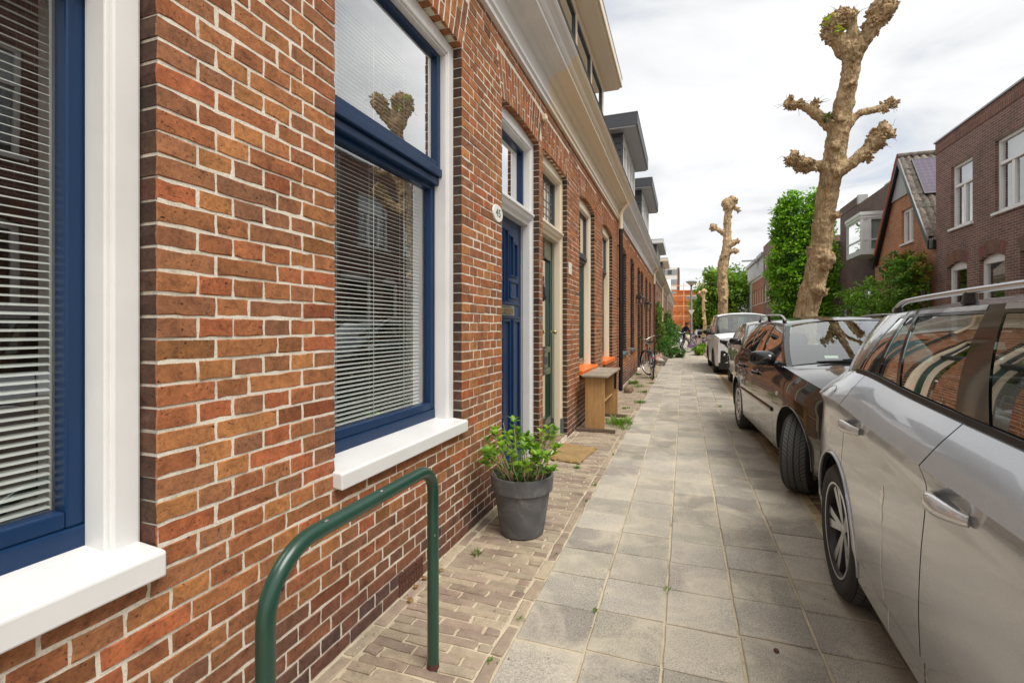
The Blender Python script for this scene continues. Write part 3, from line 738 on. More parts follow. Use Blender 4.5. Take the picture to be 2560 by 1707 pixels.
PAL = [(0.37, 0.135, 0.050), (0.33, 0.112, 0.044), (0.39, 0.148, 0.052), (0.30, 0.115, 0.050), (0.36, 0.118, 0.044), (0.27, 0.110, 0.052), (0.42, 0.165, 0.055), (0.40, 0.116, 0.044), (0.32, 0.125, 0.052), (0.34, 0.125, 0.046)]
PAL = [(r_ * .97, g_ * 1.05, b_ * 1.12) for r_, g_, b_ in PAL]
def brick_col(z, rg=rnd):
    c = rg.choice(PAL); g_ = rg.uniform(0.90, 1.12); c = tuple(v * g_ for v in c)
    p_ = max(0.0, min(1.0, (0.52 - z) / 0.44))
    if p_ > 0:                        # the harder, darker bricks of the plinth
        k_ = min(1.0, p_ * rg.uniform(0.75, 1.25)); c = tuple(lerp(a, b_, k_) for a, b_ in zip(c, rg.choice([(0.165, 0.078, 0.054), (0.14, 0.070, 0.052), (0.19, 0.085, 0.055), (0.125, 0.068, 0.054), (0.11, 0.064, 0.054)])))
    if rg.random() < 0.05: c = tuple(v * 0.68 for v in c)
    return c

COURSE, MOD, JT = 0.0615, 0.1145, 0.0086
def segs(y0, y1, k):
    """bricks of course k between two ends: header courses and stretcher courses with three-quarter closers"""
    n = max(1, round((y1 - y0) / MOD)); m_ = (y1 - y0) / n
    if n < 3: lens = [1] * n if k % 2 else [n]
    elif k % 2: lens = [1] * n
    else:
        r_ = n - 3; mid = [2] * (r_ // 2)
        if r_ % 2: mid.insert(0 if (k // 2) % 2 else len(mid), 1)
        elif (k // 2) % 2 and len(mid) > 1: mid = [1] + mid[:-1] + [1]
        lens = [1.5] + mid + [1.5]
    res = []; y = y0
    for l in lens: res.append((y, y + l * m_)); y += l * m_
    return res

def lay_bricks(house, wall, y0, y1, ztop, ops, hero=300, fine=True, zbot=0.0, skip=None, minpx=9):
    quads = []; k = 0
    while zbot + k * COURSE < ztop - 0.01:
        z = zbot + k * COURSE; zc = z + COURSE / 2; zt = min(z + COURSE - JT, ztop)
        blk = []
        for o_ in ops:
            za, zs_, sh_ = o_['za'], o_['zb'], o_.get('sold', 0.0)
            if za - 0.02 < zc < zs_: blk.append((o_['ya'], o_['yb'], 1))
            elif zs_ <= zc < zs_ + sh_ + 0.02:
                off = 0.10 * (zc - zs_) / max(sh_, .01) + 0.004; blk.append((o_['ya'] - off, o_['yb'] + off, 0))
        blk.sort(); a = y0; edge = 0
        spans = []
        for b0, b1, r_ in blk:
            if b0 > a + 0.03: spans.append((a, b0, edge, r_))
            a = max(a, b1); edge = r_
        if y1 > a + 0.03: spans.append((a, y1, edge, 0))
        for s0, s1, e0, e1 in spans:
            bs = segs(s0, s1, k)
            for i, (p0, p1) in enumerate(bs):
                j0 = 0 if (i == 0 and e0) else JT / 2; j1 = 0 if (i == len(bs) - 1 and e1) else JT / 2
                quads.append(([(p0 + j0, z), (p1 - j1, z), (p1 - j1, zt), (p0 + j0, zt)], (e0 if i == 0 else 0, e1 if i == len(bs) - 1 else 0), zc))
        k += 1
    for o_ in ops:
        sh_ = o_.get('sold', 0.0)
        if not sh_: continue
        ya, yb, zs_, rise = o_['ya'], o_['yb'], o_['zb'], o_.get('rise', 0.0)
        n = round((yb - ya + 0.06) / 0.064)
        for i in range(n):
            t0, t1 = i / n, (i + 1) / n
            def P(t_, h_):
                off = 0.10 * h_ / sh_
                q = 2 * t_ - 1
                return (lerp(ya - off, yb + off, t_), zs_ + rise * (1 - q * q) * (1 - 0.6 * h_ / sh_) + h_)
            g_ = 0.0055 / (yb - ya)
            cuts = [0, 0.215, sh_] if i % 2 else [0, 0.108, sh_]
            for c0, c1 in zip(cuts, cuts[1:]):
                a0 = c0 + (0.005 if c0 else 0); a1 = c1 - 0.005
                quads.append(([P(t0 + g_, a0), P(t1 - g_, a0), P(t1 - g_, a1), P(t0 + g_, a1)], (0, 0), zs_ + 1))
    info = []
    for q, dk, zc in quads:
        cy = sum(p_[0] for p_ in q) / 4; cz = sum(p_[1] for p_ in q) / 4
        pr = project(-W, cy, cz)
        vis_ = pr is not None and -60 < pr[0] < 2620 and -60 < pr[1] < 1770
        wpx = 0
        if vis_:
            a, b_ = project(-W, q[0][0], cz), project(-W, q[1][0], cz)
            if a and b_: wpx = abs(b_[0] - a[0]) * F_PX * (q[2][1] - q[1][1]) / pr[2]
        info.append((wpx, q, dk, zc))
    info.sort(key=lambda r_: -r_[0])
    st = MB(); far = fine
    for i, (a_, q, dk, zc) in enumerate(info):
        cc = brick_col(zc)
        o_ = rnd.uniform(-0.0015, 0.0025)
        if i < hero and a_ > minpx * minpx:
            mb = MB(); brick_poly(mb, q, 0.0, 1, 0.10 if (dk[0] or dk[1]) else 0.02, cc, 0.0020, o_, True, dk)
            cy = sum(p_[0] for p_ in q) / 4; cz = sum(p_[1] for p_ in q) / 4
            mb.v = [(x, y - cy, z - cz) for x, y, z in mb.v]
            mk('brick', mb, M_BRICK, wall, cols=True, loc=(-W, cy, cz))
        else:
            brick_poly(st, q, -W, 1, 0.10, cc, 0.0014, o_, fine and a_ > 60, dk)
    if st.v:
        o = mk('brickwork', st, M_BRICK, wall, cols=True); o['kind'] = 'stuff'

# ------------------------------------------------------------------ joinery helpers (left facade: x = -W - depth)
def X(d): return -W - d
def bars(mb, ya, yb, za, zb, w_, d0, d1, wt=None, wb=None, rise=0.0):
    """rectangular frame of four bars (d0 front depth, d1 back depth)"""
    wt = w_ if wt is None else wt; wb = w_ if wb is None else wb
    mb.box(X(d1), X(d0), ya, ya + w_, za, zb); mb.box(X(d1), X(d0), yb - w_, yb, za, zb)
    if rise > 0:
        n = 12; top = []
        for i in range(n + 1):
            t_ = i / n; q = 2 * t_ - 1; top.append((lerp(ya + w_, yb - w_, t_), zb + rise * (1 - q * q)))
        poly = [(ya + w_, zb - wt)] + [(yb - w_, zb - wt)] + top[::-1]
        mb.prism(poly, 'x', X(d0), X(d1))
    elif wt: mb.box(X(d1), X(d0), ya + w_, yb - w_, zb - wt, zb)
    if wb: mb.box(X(d1), X(d0), ya + w_, yb - w_, za, za + wb)
def pane(parent, ya, yb, za, zb, d, mat=None, name='pane'):
    mb = MB(); mb.add([(X(d), ya, za), (X(d), yb, za), (X(d), yb, zb), (X(d), ya, zb)], [(0, 1, 2, 3)])
    return mk(name, mb, mat or M_GLASS, parent)

def sash_window(house, ya, yb, za, zs_, rise, mf, mu_, ml, ms, tz, blue=False, sill_z=None, sill_out=0.045, fw=0.070, nm='window'):
    """window > frame, sill, sash (> pane)"""
    win = bpy.data.objects.new(nm, None); col.objects.link(win); win.location = (-W, (ya + yb) / 2, za); win.parent = house; win.matrix_parent_inverse = wm(house).inverted()
    fr_ = MB(); bars(fr_, ya + 0.002, yb - 0.002, za, zs_, fw, 0.058, 0.22, fw, 0.0, rise)
    # moulded bead round the inner edge of the frame
    mk('frame', fr_, mf, win, bev=0.008)
    bd = MB(); bars(bd, ya + fw, yb - fw, za + .02, zs_ - fw, 0.012, 0.070, 0.15, 0.012, 0.0); mk('bead', bd, mf, win, bev=0.004)
    a, b_, top = ya + fw + 0.001, yb - fw - 0.001, zs_ - fw
    sz = sill_z if sill_z is not None else za
    sl_ = MB(); xs0, xs1 = X(0.24), -W + sill_out
    sl_.prism([(xs0, sz - 0.02), (xs1, sz - 0.065), (xs1, sz), (xs1 - 0.012, sz + 0.004), (xs0, sz + 0.024)], 'y', ya - 0.012, yb - 0.004)
    mk('sill', sl_, ms, win, bev=0.006)
    # upper sash, outermost; its heavy bottom rail is the transom
    us = MB(); bars(us, a + .012, b_ - .012, tz, top - .0, 0.042, 0.108, 0.152, 0.042, 0.0)
    us.box(X(0.155), X(0.098), a, b_, tz - 0.015, tz + 0.035); us.box(X(0.150), X(0.112), a, b_, tz + 0.035, tz + 0.075); us.box(X(0.170), X(0.120), a, b_, tz - 0.062, tz - 0.015)
    u = mk('sash', us, mu_, win, bev=0.005); pane(u, a + .05, b_ - .05, tz + 0.06, top - 0.035, 0.132, M_GLASSUP if blue else None)
    lz = sz + 0.012
    ls = MB(); bars(ls, a + .002, b_ - .002, lz + 0.06, tz - 0.05, 0.046, 0.155, 0.205, 0.04, 0.045)
    ls.box(X(0.21), X(0.148), a, b_, lz, lz + 0.06)
    l = mk('sash', ls, ml, win, bev=0.006); pane(l, a + .045, b_ - .045, lz + 0.095, tz - 0.075, 0.186)
    return win

def cornice(house, y0, y1, mat, seam=None):
    pr_ = [(-0.02, 3.540), (0.035, 3.540), (0.035, 3.578), (0.042, 3.584), (0.052, 3.592), (0.052, 3.618), (0.044, 3.628), (0.036, 3.640), (0.036, 3.800), (0.050, 3.806), (0.075, 3.822), (0.100, 3.848), (0.118, 3.858),
           (0.212, 3.862), (0.218, 3.856), (0.226, 3.858), (0.226, 3.892), (0.236, 3.896), (0.250, 3.915), (0.262, 3.940), (0.285, 3.965), (0.308, 3.980), (0.322, 4.000), (0.322, 4.020), (-0.02, 4.030)]
    mb = MB(); mb.prism([(-W + a, b_) for a, b_ in pr_], 'y', y0, y1)
    o = mk('cornice', mb, mat, house, bev=0.0)
    gt = MB(); gt.prism([(-W + 0.20, 4.0205), (-W + 0.330, 4.0205), (-W + 0.338, 4.030), (-W + 0.330, 4.046), (-W + 0.20, 4.036)], 'y', y0, y1); mk('gutter', gt, M_ZINC, house)
    return o
def roof_slope(house, y0, y1):
    mb = MB(); mb.prism([(-W + 0.19, 4.031), (-W - 3.4, 7.6), (-W - 3.4, 7.4), (-W - 0.02, 4.031)], 'y', y0, y1); mk('roof', mb, M_RTILE, house)
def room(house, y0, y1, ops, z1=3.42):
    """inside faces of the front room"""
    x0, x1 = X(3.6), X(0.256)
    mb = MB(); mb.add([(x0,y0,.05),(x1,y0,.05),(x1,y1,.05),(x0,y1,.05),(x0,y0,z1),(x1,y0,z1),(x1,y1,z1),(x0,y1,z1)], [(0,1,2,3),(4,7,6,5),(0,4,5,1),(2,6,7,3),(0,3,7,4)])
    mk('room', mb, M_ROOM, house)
def venetian(label, ya, yb, za, zb, d, tilt):
    b_ = thing('venetian_blind', label, 'blind', (X(d), (ya + yb) / 2, za), group='venetian blinds behind the blue windows')
    mb = MB(); hw = 0.0125; ct, st_ = math.cos(tilt), math.sin(tilt); rows = []
    L = (yb - ya) / 2
    for s_ in (-1, -0.33, 0.33, 1):
        bul = 0.0022 * (1 - s_ * s_)
        px_, pz_ = hw * s_ * ct - bul * st_, hw * s_ * st_ + bul * ct
        rows.append([(px_, -L, pz_), (px_, L, pz_)])
    mb.grid(rows); me = finish(mb.mesh('slat'), M_SLAT, mb, 60)
    n = int((zb - za - 0.05) / 0.0215)
    for i in range(n):
        mk('slat', me, None, b_, local=True, loc=(rnd.uniform(-.0006, .0006), 0, 0.03 + i * 0.0215), rot=(rnd.uniform(-.0012, .0012), rnd.uniform(-.05, .05), 0))
    h_ = MB(); h_.box(-.014, .014, -L, L, zb - za - .03, zb - za); mk('head_rail', h_, M_SLAT, b_, local=True)
    h_ = MB(); h_.box(-.012, .012, -L, L, 0, .016); mk('bottom_rail', h_, M_SLAT, b_, local=True)
    for yy in (-L * 0.62, 0.0, L * 0.62):
        for dx_ in (0.0145, -0.0145, 0.004):
            h_ = MB(); h_.tube([(dx_, yy + (0.012 if dx_ == 0.004 else 0), 0), (dx_, yy + (0.012 if dx_ == 0.004 else 0), zb - za)], 0.0011, 5); mk('cord', h_, M_CORD, b_, local=True)
    return b_

def text_mesh(s_, size, name):
    cu = bpy.data.curves.new(name, 'FONT'); cu.body = s_; cu.size = size; cu.align_x = 'CENTER'; cu.align_y = 'CENTER'; cu.extrude = 0.0008
    to = bpy.data.objects.new(name, cu); col.objects.link(to)
    dg = bpy.context.evaluated_depsgraph_get(); me = bpy.data.meshes.new_from_object(to.evaluated_get(dg))
    bpy.data.objects.remove(to); return me

# ------------------------------------------------------------------ house no. 45: blue windows, blue door
Y45, Y47, Y49, Y51, Y53 = -2.4, 4.485, 10.35, 15.735, 21.95
SP = 3.075                                                     # springing of the flat arches
ops45 = [dict(ya=-0.288, yb=0.877, za=0.70, zb=SP, rise=0.022, sold=0.33),
         dict(ya=1.564, yb=2.729, za=0.70, zb=SP, rise=0.022, sold=0.33),
         dict(ya=3.430, yb=4.425, za=0.04, zb=SP, rise=0.03, sold=0.33)]
h45 = thing('brick_house', 'red brick house with blue sash windows, white frames and a blue front door, number 45', 'house', (-W, Y45, 0), group='terraced brick houses on the near side')
wall45 = wall_grid('wall', -W, 1, 0.25, Y45, Y47, -0.05, 3.56, ops45, M_MORTAR, h45, 0.004, 0.0022)
lay_bricks(h45, wall45, Y45, Y47, 3.545, [dict(o_) for o_ in ops45])
for o_ in ops45[:2]:
    sash_window(h45, o_['ya'], o_['yb'], 0.70, SP + 0.0, 0.022, M_WHITE, M_BLUE, M_BLUE, M_WHITE, 2.255, True, 0.738, 0.045)
for o_ in ops45[:2]:
    lin = MB(); lin.box(X(.36), X(.2205), o_['ya'] + .03, o_['ya'] + .075, .80, 3.05); lin.box(X(.36), X(.2205), o_['yb'] - .075, o_['yb'] - .03, .80, 3.05); lin.box(X(.36), X(.2205), o_['ya'] + .0755, o_['yb'] - .0755, 3.005, 3.05); lin.box(X(.40), X(.2205), o_['ya'] + .0755, o_['yb'] - .0755, .78, .815); mk('inner_lining', lin, M_WHITE, h45)
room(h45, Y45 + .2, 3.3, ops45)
cornice(h45, Y45, 4.66, M_WHITE); roof_slope(h45, Y45, 4.66)
venetian('white venetian blind behind the nearer blue window, cut by the left edge of the photo', -0.22 + .01, 0.877 - 0.119, 0.83, 3.0, 0.228, R(-17))
venetian('white venetian blind behind the blue window above the green rail', 1.564 + 0.085, 2.729 - 0.150, 0.83, 3.0, 0.228, R(-17))
# air brick grille low in the wall
gr_ = MB(); gr_.box(-W - .02, -W - .002, 2.02, 2.24, 0.0, 0.105)
vg = mk('vent_grille', gr_, M_DARK, h45)
gb = MB()
for i in range(9): gb.box(-W - .004, -W + .004, 2.02 + i * .0265, 2.02 + i * .0265 + .010, 0.0, 0.105)
for i in range(5): gb.box(-W - .003, -W + .0035, 2.02, 2.242, i * .024, i * .024 + .008)
mk('lattice', gb, M_RUST, vg)

def door_frame(house, ya, yb, zs_, rise, mat, tz, plinth=True):
    fr_ = MB(); bars(fr_, ya + .002, yb - .002, 0.04, zs_, 0.072, 0.055, 0.24, 0.075, 0.0, rise); o = mk('door_frame', fr_, mat, house, bev=0.007)
    bd = MB(); bars(bd, ya + .074, yb - .074, 0.04, zs_ - .075, 0.014, 0.066, 0.14, 0.014, 0.0); mk('bead', bd, mat, o, bev=0.004)
    tr_ = MB(); pr_ = [(0.20, tz - 0.02), (0.085, tz - 0.02), (0.075, tz + 0.0), (0.055, tz + 0.025), (0.040, tz + 0.055), (0.030, tz + 0.065), (0.030, tz + 0.085), (0.045, tz + 0.09), (0.05, tz + 0.105), (0.20, tz + 0.115)]
    tr_.prism([(X(a), z) for a, z in pr_], 'y', ya + 0.05, yb - 0.05); mk('transom', tr_, mat, o)
    return o
def panel_bolect(mb, ya, yb, za, zb, d, w_=0.018, h_=0.012):
    """raised moulding round a panel"""
    mb.box(X(d), X(d - h_), ya, ya + w_, za, zb); mb.box(X(d), X(d - h_), yb - w_, yb, za, zb); mb.box(X(d), X(d - h_), ya + w_, yb - w_, za, za + w_); mb.box(X(d), X(d - h_), ya + w_, yb - w_, zb - w_, zb)
door_frame(h45, 3.430, 4.425, SP, 0.03, M_WHITE, 2.30)
# transom light
fl = MB(); bars(fl, 3.505, 4.35, 2.41, SP - 0.07, 0.045, 0.13, 0.18, 0.045, 0.045); f_ = mk('fanlight', fl, M_BLUE, h45, bev=0.004); pane(f_, 3.545, 4.31, 2.45, 2.965, 0.16)
# the leaf: stiles and rails round five narrow lights with a curved head
D0 = 0.158
lf = MB(); ya, yb, zb_ = 3.510, 4.345, 2.285; cy = (ya + yb) / 2
def lights():
    res = []
    for i, (yc, z0_, z1_) in enumerate(((-0.25, 1.785, 2.075), (-0.135, 1.785, 2.13), (0.0, 1.545, 2.165), (0.135, 1.785, 2.13), (0.25, 1.785, 2.075))):
        res.append((cy + yc, z0_, z1_))
    return res
lw = 0.036
xs_ = [ya] + [v for yc, a, b_ in lights() for v in (yc - lw, yc + lw)] + [yb]
zall = sorted({0.05, 1.545, 1.785, 2.075, 2.13, 2.165, zb_})
lts = lights()
dl = wall_grid('door_leaf', X(D0), 1, 0.042, ya, yb, 0.05, zb_, [dict(ya=yc - lw, yb=yc + lw, za=a, zb=b_, rise=0.02) for yc, a, b_ in lts], M_BLUE, h45)
mlb = MB()
for yc, a, b_ in lts:
    panel_bolect(mlb, yc - lw - .016, yc + lw + .016, a - .016, b_ + .012, D0, 0.014, 0.012)
for yc in (-0.26, 0.0, 0.26): panel_bolect(mlb, cy + yc - 0.10, cy + yc + 0.10, 0.24, 1.385, D0, 0.02, 0.016)
for yc in (-0.21, 0.21): panel_bolect(mlb, cy + yc - 0.115, cy + yc + 0.115, 1.575, 1.735, D0, 0.016, 0.012)
mlb.box(X(D0), X(D0 - .014), ya + .06, yb - .06, 1.395, 1.41); mlb.box(X(D0), X(D0 - .014), ya + .06, yb - .06, 1.515, 1.53); mlb.box(X(D0), X(D0 - .022), ya, yb, 0.05, 0.17)
mk('moulding', mlb, M_BLUE, dl, bev=0.005)
for yc, a, b_ in lts: pane(dl, yc - lw, yc + lw, a, b_ + .02, D0 + 0.02)
ls_ = MB(); ls_.box(X(D0), X(D0 - .010), cy - 0.14, cy + 0.20, 1.418, 1.508); s_ = mk('letter_slot', ls_, M_CHROME, dl, bev=0.003)
ls_ = MB(); ls_.box(X(D0 - .0102), X(D0 - .016), cy - 0.10, cy + 0.16, 1.442, 1.486); mk('flap', ls_, M_BRASS, s_, bev=0.003)
cur = MB(); cur.add([(X(.30), 3.5, 1.5), (X(.30), 4.36, 1.5), (X(.30), 4.36, 3.0), (X(.30), 3.5, 3.0)], [(0, 1, 2, 3)]); mk('curtain', cur, M_CURTAIN, h45)
th_ = MB(); th_.box(X(0.24), -W - .01, 3.432, 4.423, -0.02, 0.048); mk('threshold', th_, M_STONE, h45, bev=0.006)
# sill of the door bell between the doors, the little cap under the cornice
bb = MB(); bb.box(X(0.056), X(0.010), 4.428, 4.45, 1.37, 1.42); bb.box(-W - .002, -W + .010, 4.44, 4.475, 1.365, 1.43); bb.lathe([(0, .020), (.009, .020), (.011, .012), (.011, 0)], 10, 'x', (-W + .008, 4.457, 1.398)); mk('door_bell', bb, M_CHROME, h45, bev=0.002)
cp = MB(); cp.box(-W, -W + .05, 4.50, 4.56, 3.335, 3.395); mk('cable_box', cp, M_CREAM, h45, bev=0.012)
# oval number plate
npz, npy = 2.163, 3.325
pl = MB(); n = 28; ring = [(math.cos(2*math.pi*i/n), math.sin(2*math.pi*i/n)) for i in range(n)]
vs_ = [(-W + .010, npy + .092*a, npz + .061*b_) for a, b_ in ring] + [(-W + .004, npy + .097*a, npz + .065*b_) for a, b_ in ring] + [(-W - .002, npy + .097*a, npz + .065*b_) for a, b_ in ring]
pl.add(vs_, [tuple(range(n))] + [(r_*n+i, (r_+1)*n+i, (r_+1)*n+(i+1)%n, r_*n+(i+1)%n) for r_ in range(2) for i in range(n)])
plate = mk('number_plate', pl, M_PLATE, h45)
me = text_mesh('45', 0.082, 'digits'); finish(me, M_INK); o = mk('digits', me, None, plate); o.location = (-W + .0115, npy, npz); o.rotation_euler = (math.pi/2, 0, math.pi/2); o.scale = (1.25, 1.0, 1.0)
# ------------------------------------------------------------------ next house: cream joinery, green door, orange sills
GRP = 'terraced brick houses on the near side'
ops47 = [dict(ya=4.548, yb=5.600, za=0.04, zb=SP, rise=0.03, sold=0.33),
         dict(ya=6.300, yb=7.450, za=0.70, zb=SP, rise=0.055, sold=0.33),
         dict(ya=8.225, yb=9.400, za=0.70, zb=SP, rise=0.055, sold=0.33)]
h47 = thing('brick_house', 'red brick house with cream frames, dark green door, orange window sills and cream dormer', 'house', (-W, Y47, 0), group=GRP)
wall47 = wall_grid('wall', -W, 1, 0.25, Y47 + .0005, Y49, -0.05, 3.56, ops47, M_MORTAR, h47, 0.004, 0.0022)
lay_bricks(h47, wall47, Y47 + 0.002, Y49, 3.545, ops47)
for o_ in ops47[1:]:
    w_ = sash_window(h47, o_['ya'], o_['yb'], 0.70, SP, 0.055, M_CREAM, M_DKGREY, M_GREEN, M_ORANGE, 2.335, False, 0.735, 0.055, 0.085)
    bl = MB(); bl.add([(X(.30), o_['ya'], .7), (X(.30), o_['yb'], .7), (X(.30), o_['yb'], 1.9), (X(.30), o_['ya'], 1.9)], [(0, 1, 2, 3)]); mk('net_curtain', bl, M_CURTAIN, w_)
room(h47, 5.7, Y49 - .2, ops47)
cornice(h47, 4.661, Y49, M_CREAM); roof_slope(h47, 4.661, Y49)
door_frame(h47, 4.548, 5.600, SP, 0.03, M_CREAM, 2.33)
fl = MB(); bars(fl, 4.63, 5.518, 2.44, SP - 0.07, 0.045, 0.13, 0.18, 0.045, 0.045); f_ = mk('fanlight', fl, M_DKGREY, h47, bev=0.004); pane(f_, 4.67, 5.478, 2.48, 2.965, 0.16)
ld = MB()
for i in range(1, 7): yy = lerp(4.67, 5.478, i / 7); ld.box(X(.1605), X(.152), yy - .004, yy + .004, 2.48, 2.965)
for zz in (2.58, 2.66, 2.74, 2.86): ld.box(X(.1604), X(.1525), 4.67, 5.478, zz - .004, zz + .004)
mk('lead_came', ld, M_ZINC, f_)
cg = paint('tinted_glass', (0.16, 0.14, 0.10), 0.15, 0.1, 0.5, coat=0.5, dirtc=(0.05, 0.09, 0.05))
st = MB(); st.box(X(.170), X(.166), 4.67, 5.478, 2.58, 2.86); mk('tinted_pane', st, cg, f_)
dl = wall_grid('door_leaf', X(D0), 1, 0.042, 4.635, 5.515, 0.05, 2.315, [dict(ya=4.80, yb=5.37, za=1.10, zb=2.08, rise=0.03), dict(ya=4.80, yb=5.37, za=0.30, zb=0.78, rise=0.0)], M_GREEN, h47)
mlb = MB(); panel_bolect(mlb, 4.775, 5.395, 1.075, 2.10, D0, 0.022, 0.014); panel_bolect(mlb, 4.775, 5.395, 0.275, 0.805, D0, 0.022, 0.014); panel_bolect(mlb, 4.80, 5.37, 0.84, 1.05, D0, 0.018, 0.012); mlb.box(X(D0), X(D0 - .03), 4.64, 5.51, 0.05, 0.19)
mk('moulding', mlb, M_GREEN, dl, bev=0.005)
pane(dl, 4.80, 5.37, 1.10, 2.12, D0 + .02); pane(dl, 4.80, 5.37, 0.30, 0.78, D0 + .02)
ls_ = MB(); ls_.box(X(D0), X(D0 - .012), 4.92, 5.25, 0.90, 0.985); mk('letter_slot', ls_, M_DKGREY, dl, bev=0.003)
kn = MB(); kn.lathe([(0.0, 0.0), (.024, 0.0), (.010, .012), (.010, .035), (.024, .045), (.028, .058), (.022, .072), (0, .076)], 14, 'x', (X(D0), 5.42, 1.26)); mk('door_knob', kn, M_BRASS, dl, smooth=40)
kn = MB(); kn.tube([(X(D0 - .01), 5.08, 1.82), (X(D0 - .035), 5.05, 1.75), (X(D0 - .04), 5.06, 1.66), (X(D0 - .03), 5.09, 1.62)], [.012, .016, .014, .02], 8); kn.box(X(D0), X(D0 - .014), 5.05, 5.12, 1.60, 1.88); mk('door_knocker', kn, M_DKGREY, dl, bev=0.004)
th_ = MB(); th_.box(X(0.24), -W - .01, 4.55, 5.598, -0.02, 0.048); mk('threshold', th_, M_STONE, h47, bev=0.006)
fb = MB(); fb.box(X(.20), X(.045), 5.515, 5.605, .048, .24); mk('frame_foot', fb, M_GREYSILL, h47, bev=0.004)
cur = MB(); cur.add([(X(.30), 4.6, .1), (X(.30), 5.56, .1), (X(.30), 5.56, 3.0), (X(.30), 4.6, 3.0)], [(0, 1, 2, 3)]); mk('hall_wall', cur, M_ROOM, h47)
np2 = MB(); np2.box(-W, -W + .012, 5.66, 5.80, 1.955, 2.10); mk('number_plate', np2, M_PLATE, h47, bev=0.003)

# dormers of the near row
def dormer(house, y0, y1, zb, zs_, mat_face, mat_soffit, mat_fascia, mat_side, nw, out_=0.33, fh=0.13, side_boards=False, winmat=None, mull=0.06, xd=0.045, zlow=None):
    xf = X(xd); xb = X(2.6)
    winw = (y1 - y0 - 0.16) / nw; ops = []
    for i in range(nw): ops.append(dict(ya=y0 + .08 + i * winw + .03, yb=y0 + .08 + (i + 1) * winw - .03, za=zb + .22, zb=zs_ - .14))
    d = bpy.data.objects.new('dormer', None); col.objects.link(d); d.location = (xf, (y0 + y1) / 2, zb); d.parent = house; d.matrix_parent_inverse = wm(house).inverted()
    wall_grid('dormer_front', xf, 1, 0.05, y0, y1, zb, zs_, ops, mat_face, d)
    for o_ in ops:
        f_ = MB(); w0 = 0.035
        for a in ((o_['ya'], o_['ya'] + w0, o_['za'], o_['zb']), (o_['yb'] - w0, o_['yb'], o_['za'], o_['zb']), (o_['ya'] + w0, o_['yb'] - w0, o_['za'], o_['za'] + w0), (o_['ya'] + w0, o_['yb'] - w0, o_['zb'] - w0, o_['zb'])):
            f_.box(xf - .055, xf - .012, *a)
        ff = mk('window_frame', f_, winmat or M_DKGREY, d)
        g_ = MB(); g_.add([(xf - .035, o_['ya'] + .03, o_['za'] + .03), (xf - .035, o_['yb'] - .03, o_['za'] + .03), (xf - .035, o_['yb'] - .03, o_['zb'] - .03), (xf - .035, o_['ya'] + .03, o_['zb'] - .03)], [(0, 1, 2, 3)]); mk('pane', g_, M_FARGLASS, ff)
    bk = MB(); bk.box(xb, xf - .4, y0 + .06, y1 - .06, zb, zs_ - .05); mk('interior', bk, M_DARK, d)
    for ys, sg in ((y0, -1), (y1, 1)):
        if side_boards:
            zz = zb
            while zz < zs_ - .01:
                s_ = MB(); z1_ = min(zz + .155, zs_)
                s_.add([(xf - .002, ys, zz), (xb, ys, zz), (xb, ys, z1_), (xf - .002, ys, z1_), (xf - .002, ys + sg * .022, zz + .004), (xb, ys + sg * .022, zz + .004), (xb, ys + sg * .008, z1_ - .004), (xf - .002, ys + sg * .008, z1_ - .004)],
                      [(4, 5, 6, 7), (0, 4, 7, 3), (0, 1, 5, 4), (3, 7, 6, 2)]); mk('board', s_, mat_side, d); zz += .16
        else:
            s_ = MB(); s_.box(xb, xf - .002, ys - .02, ys + .02, zb, zs_); mk('cheek', s_, mat_side, d)
    rf = MB(); ov = 0.28
    pr_ = [(xb, zs_), (xf + out_, zs_), (xf + out_, zs_ + .015), (xf + out_ + .02, zs_ + .03), (xf + out_ + .035, zs_ + .05), (xf + out_ + .035, zs_ + fh), (xb, zs_ + fh + .02)]
    rf.prism(pr_, 'y', y0 - ov, y1 + ov); rfo = mk('dormer_roof', rf, mat_soffit, d)
    fs_ = MB(); fs_.box(xf + out_ + .0355, xf + out_ + .052, y0 - ov - .014, y1 + ov + .014, zs_ + .035, zs_ + fh + .012)
    fs_.box(xb, xf + out_ + .0354, y0 - ov - .014, y0 - ov - .0005, zs_ + .035, zs_ + fh + .012); fs_.box(xb, xf + out_ + .0354, y1 + ov + .0005, y1 + ov + .014, zs_ + .035, zs_ + fh + .012)
    mk('fascia', fs_, mat_fascia, rfo)
    ed = MB(); ed.box(xb, xf + out_ + .058, y0 - ov - .02, y1 + ov + .02, zs_ + fh + .0205, zs_ + fh + .038); mk('roof_edge', ed, M_ZINC, rfo)
    return d
dormer(h47, 3.0, 8.62, 4.06, 5.64, M_CREAM, M_CREAM, M_CREAM, M_CREAM, 5, 0.24, 0.16, False, M_DKGREY)

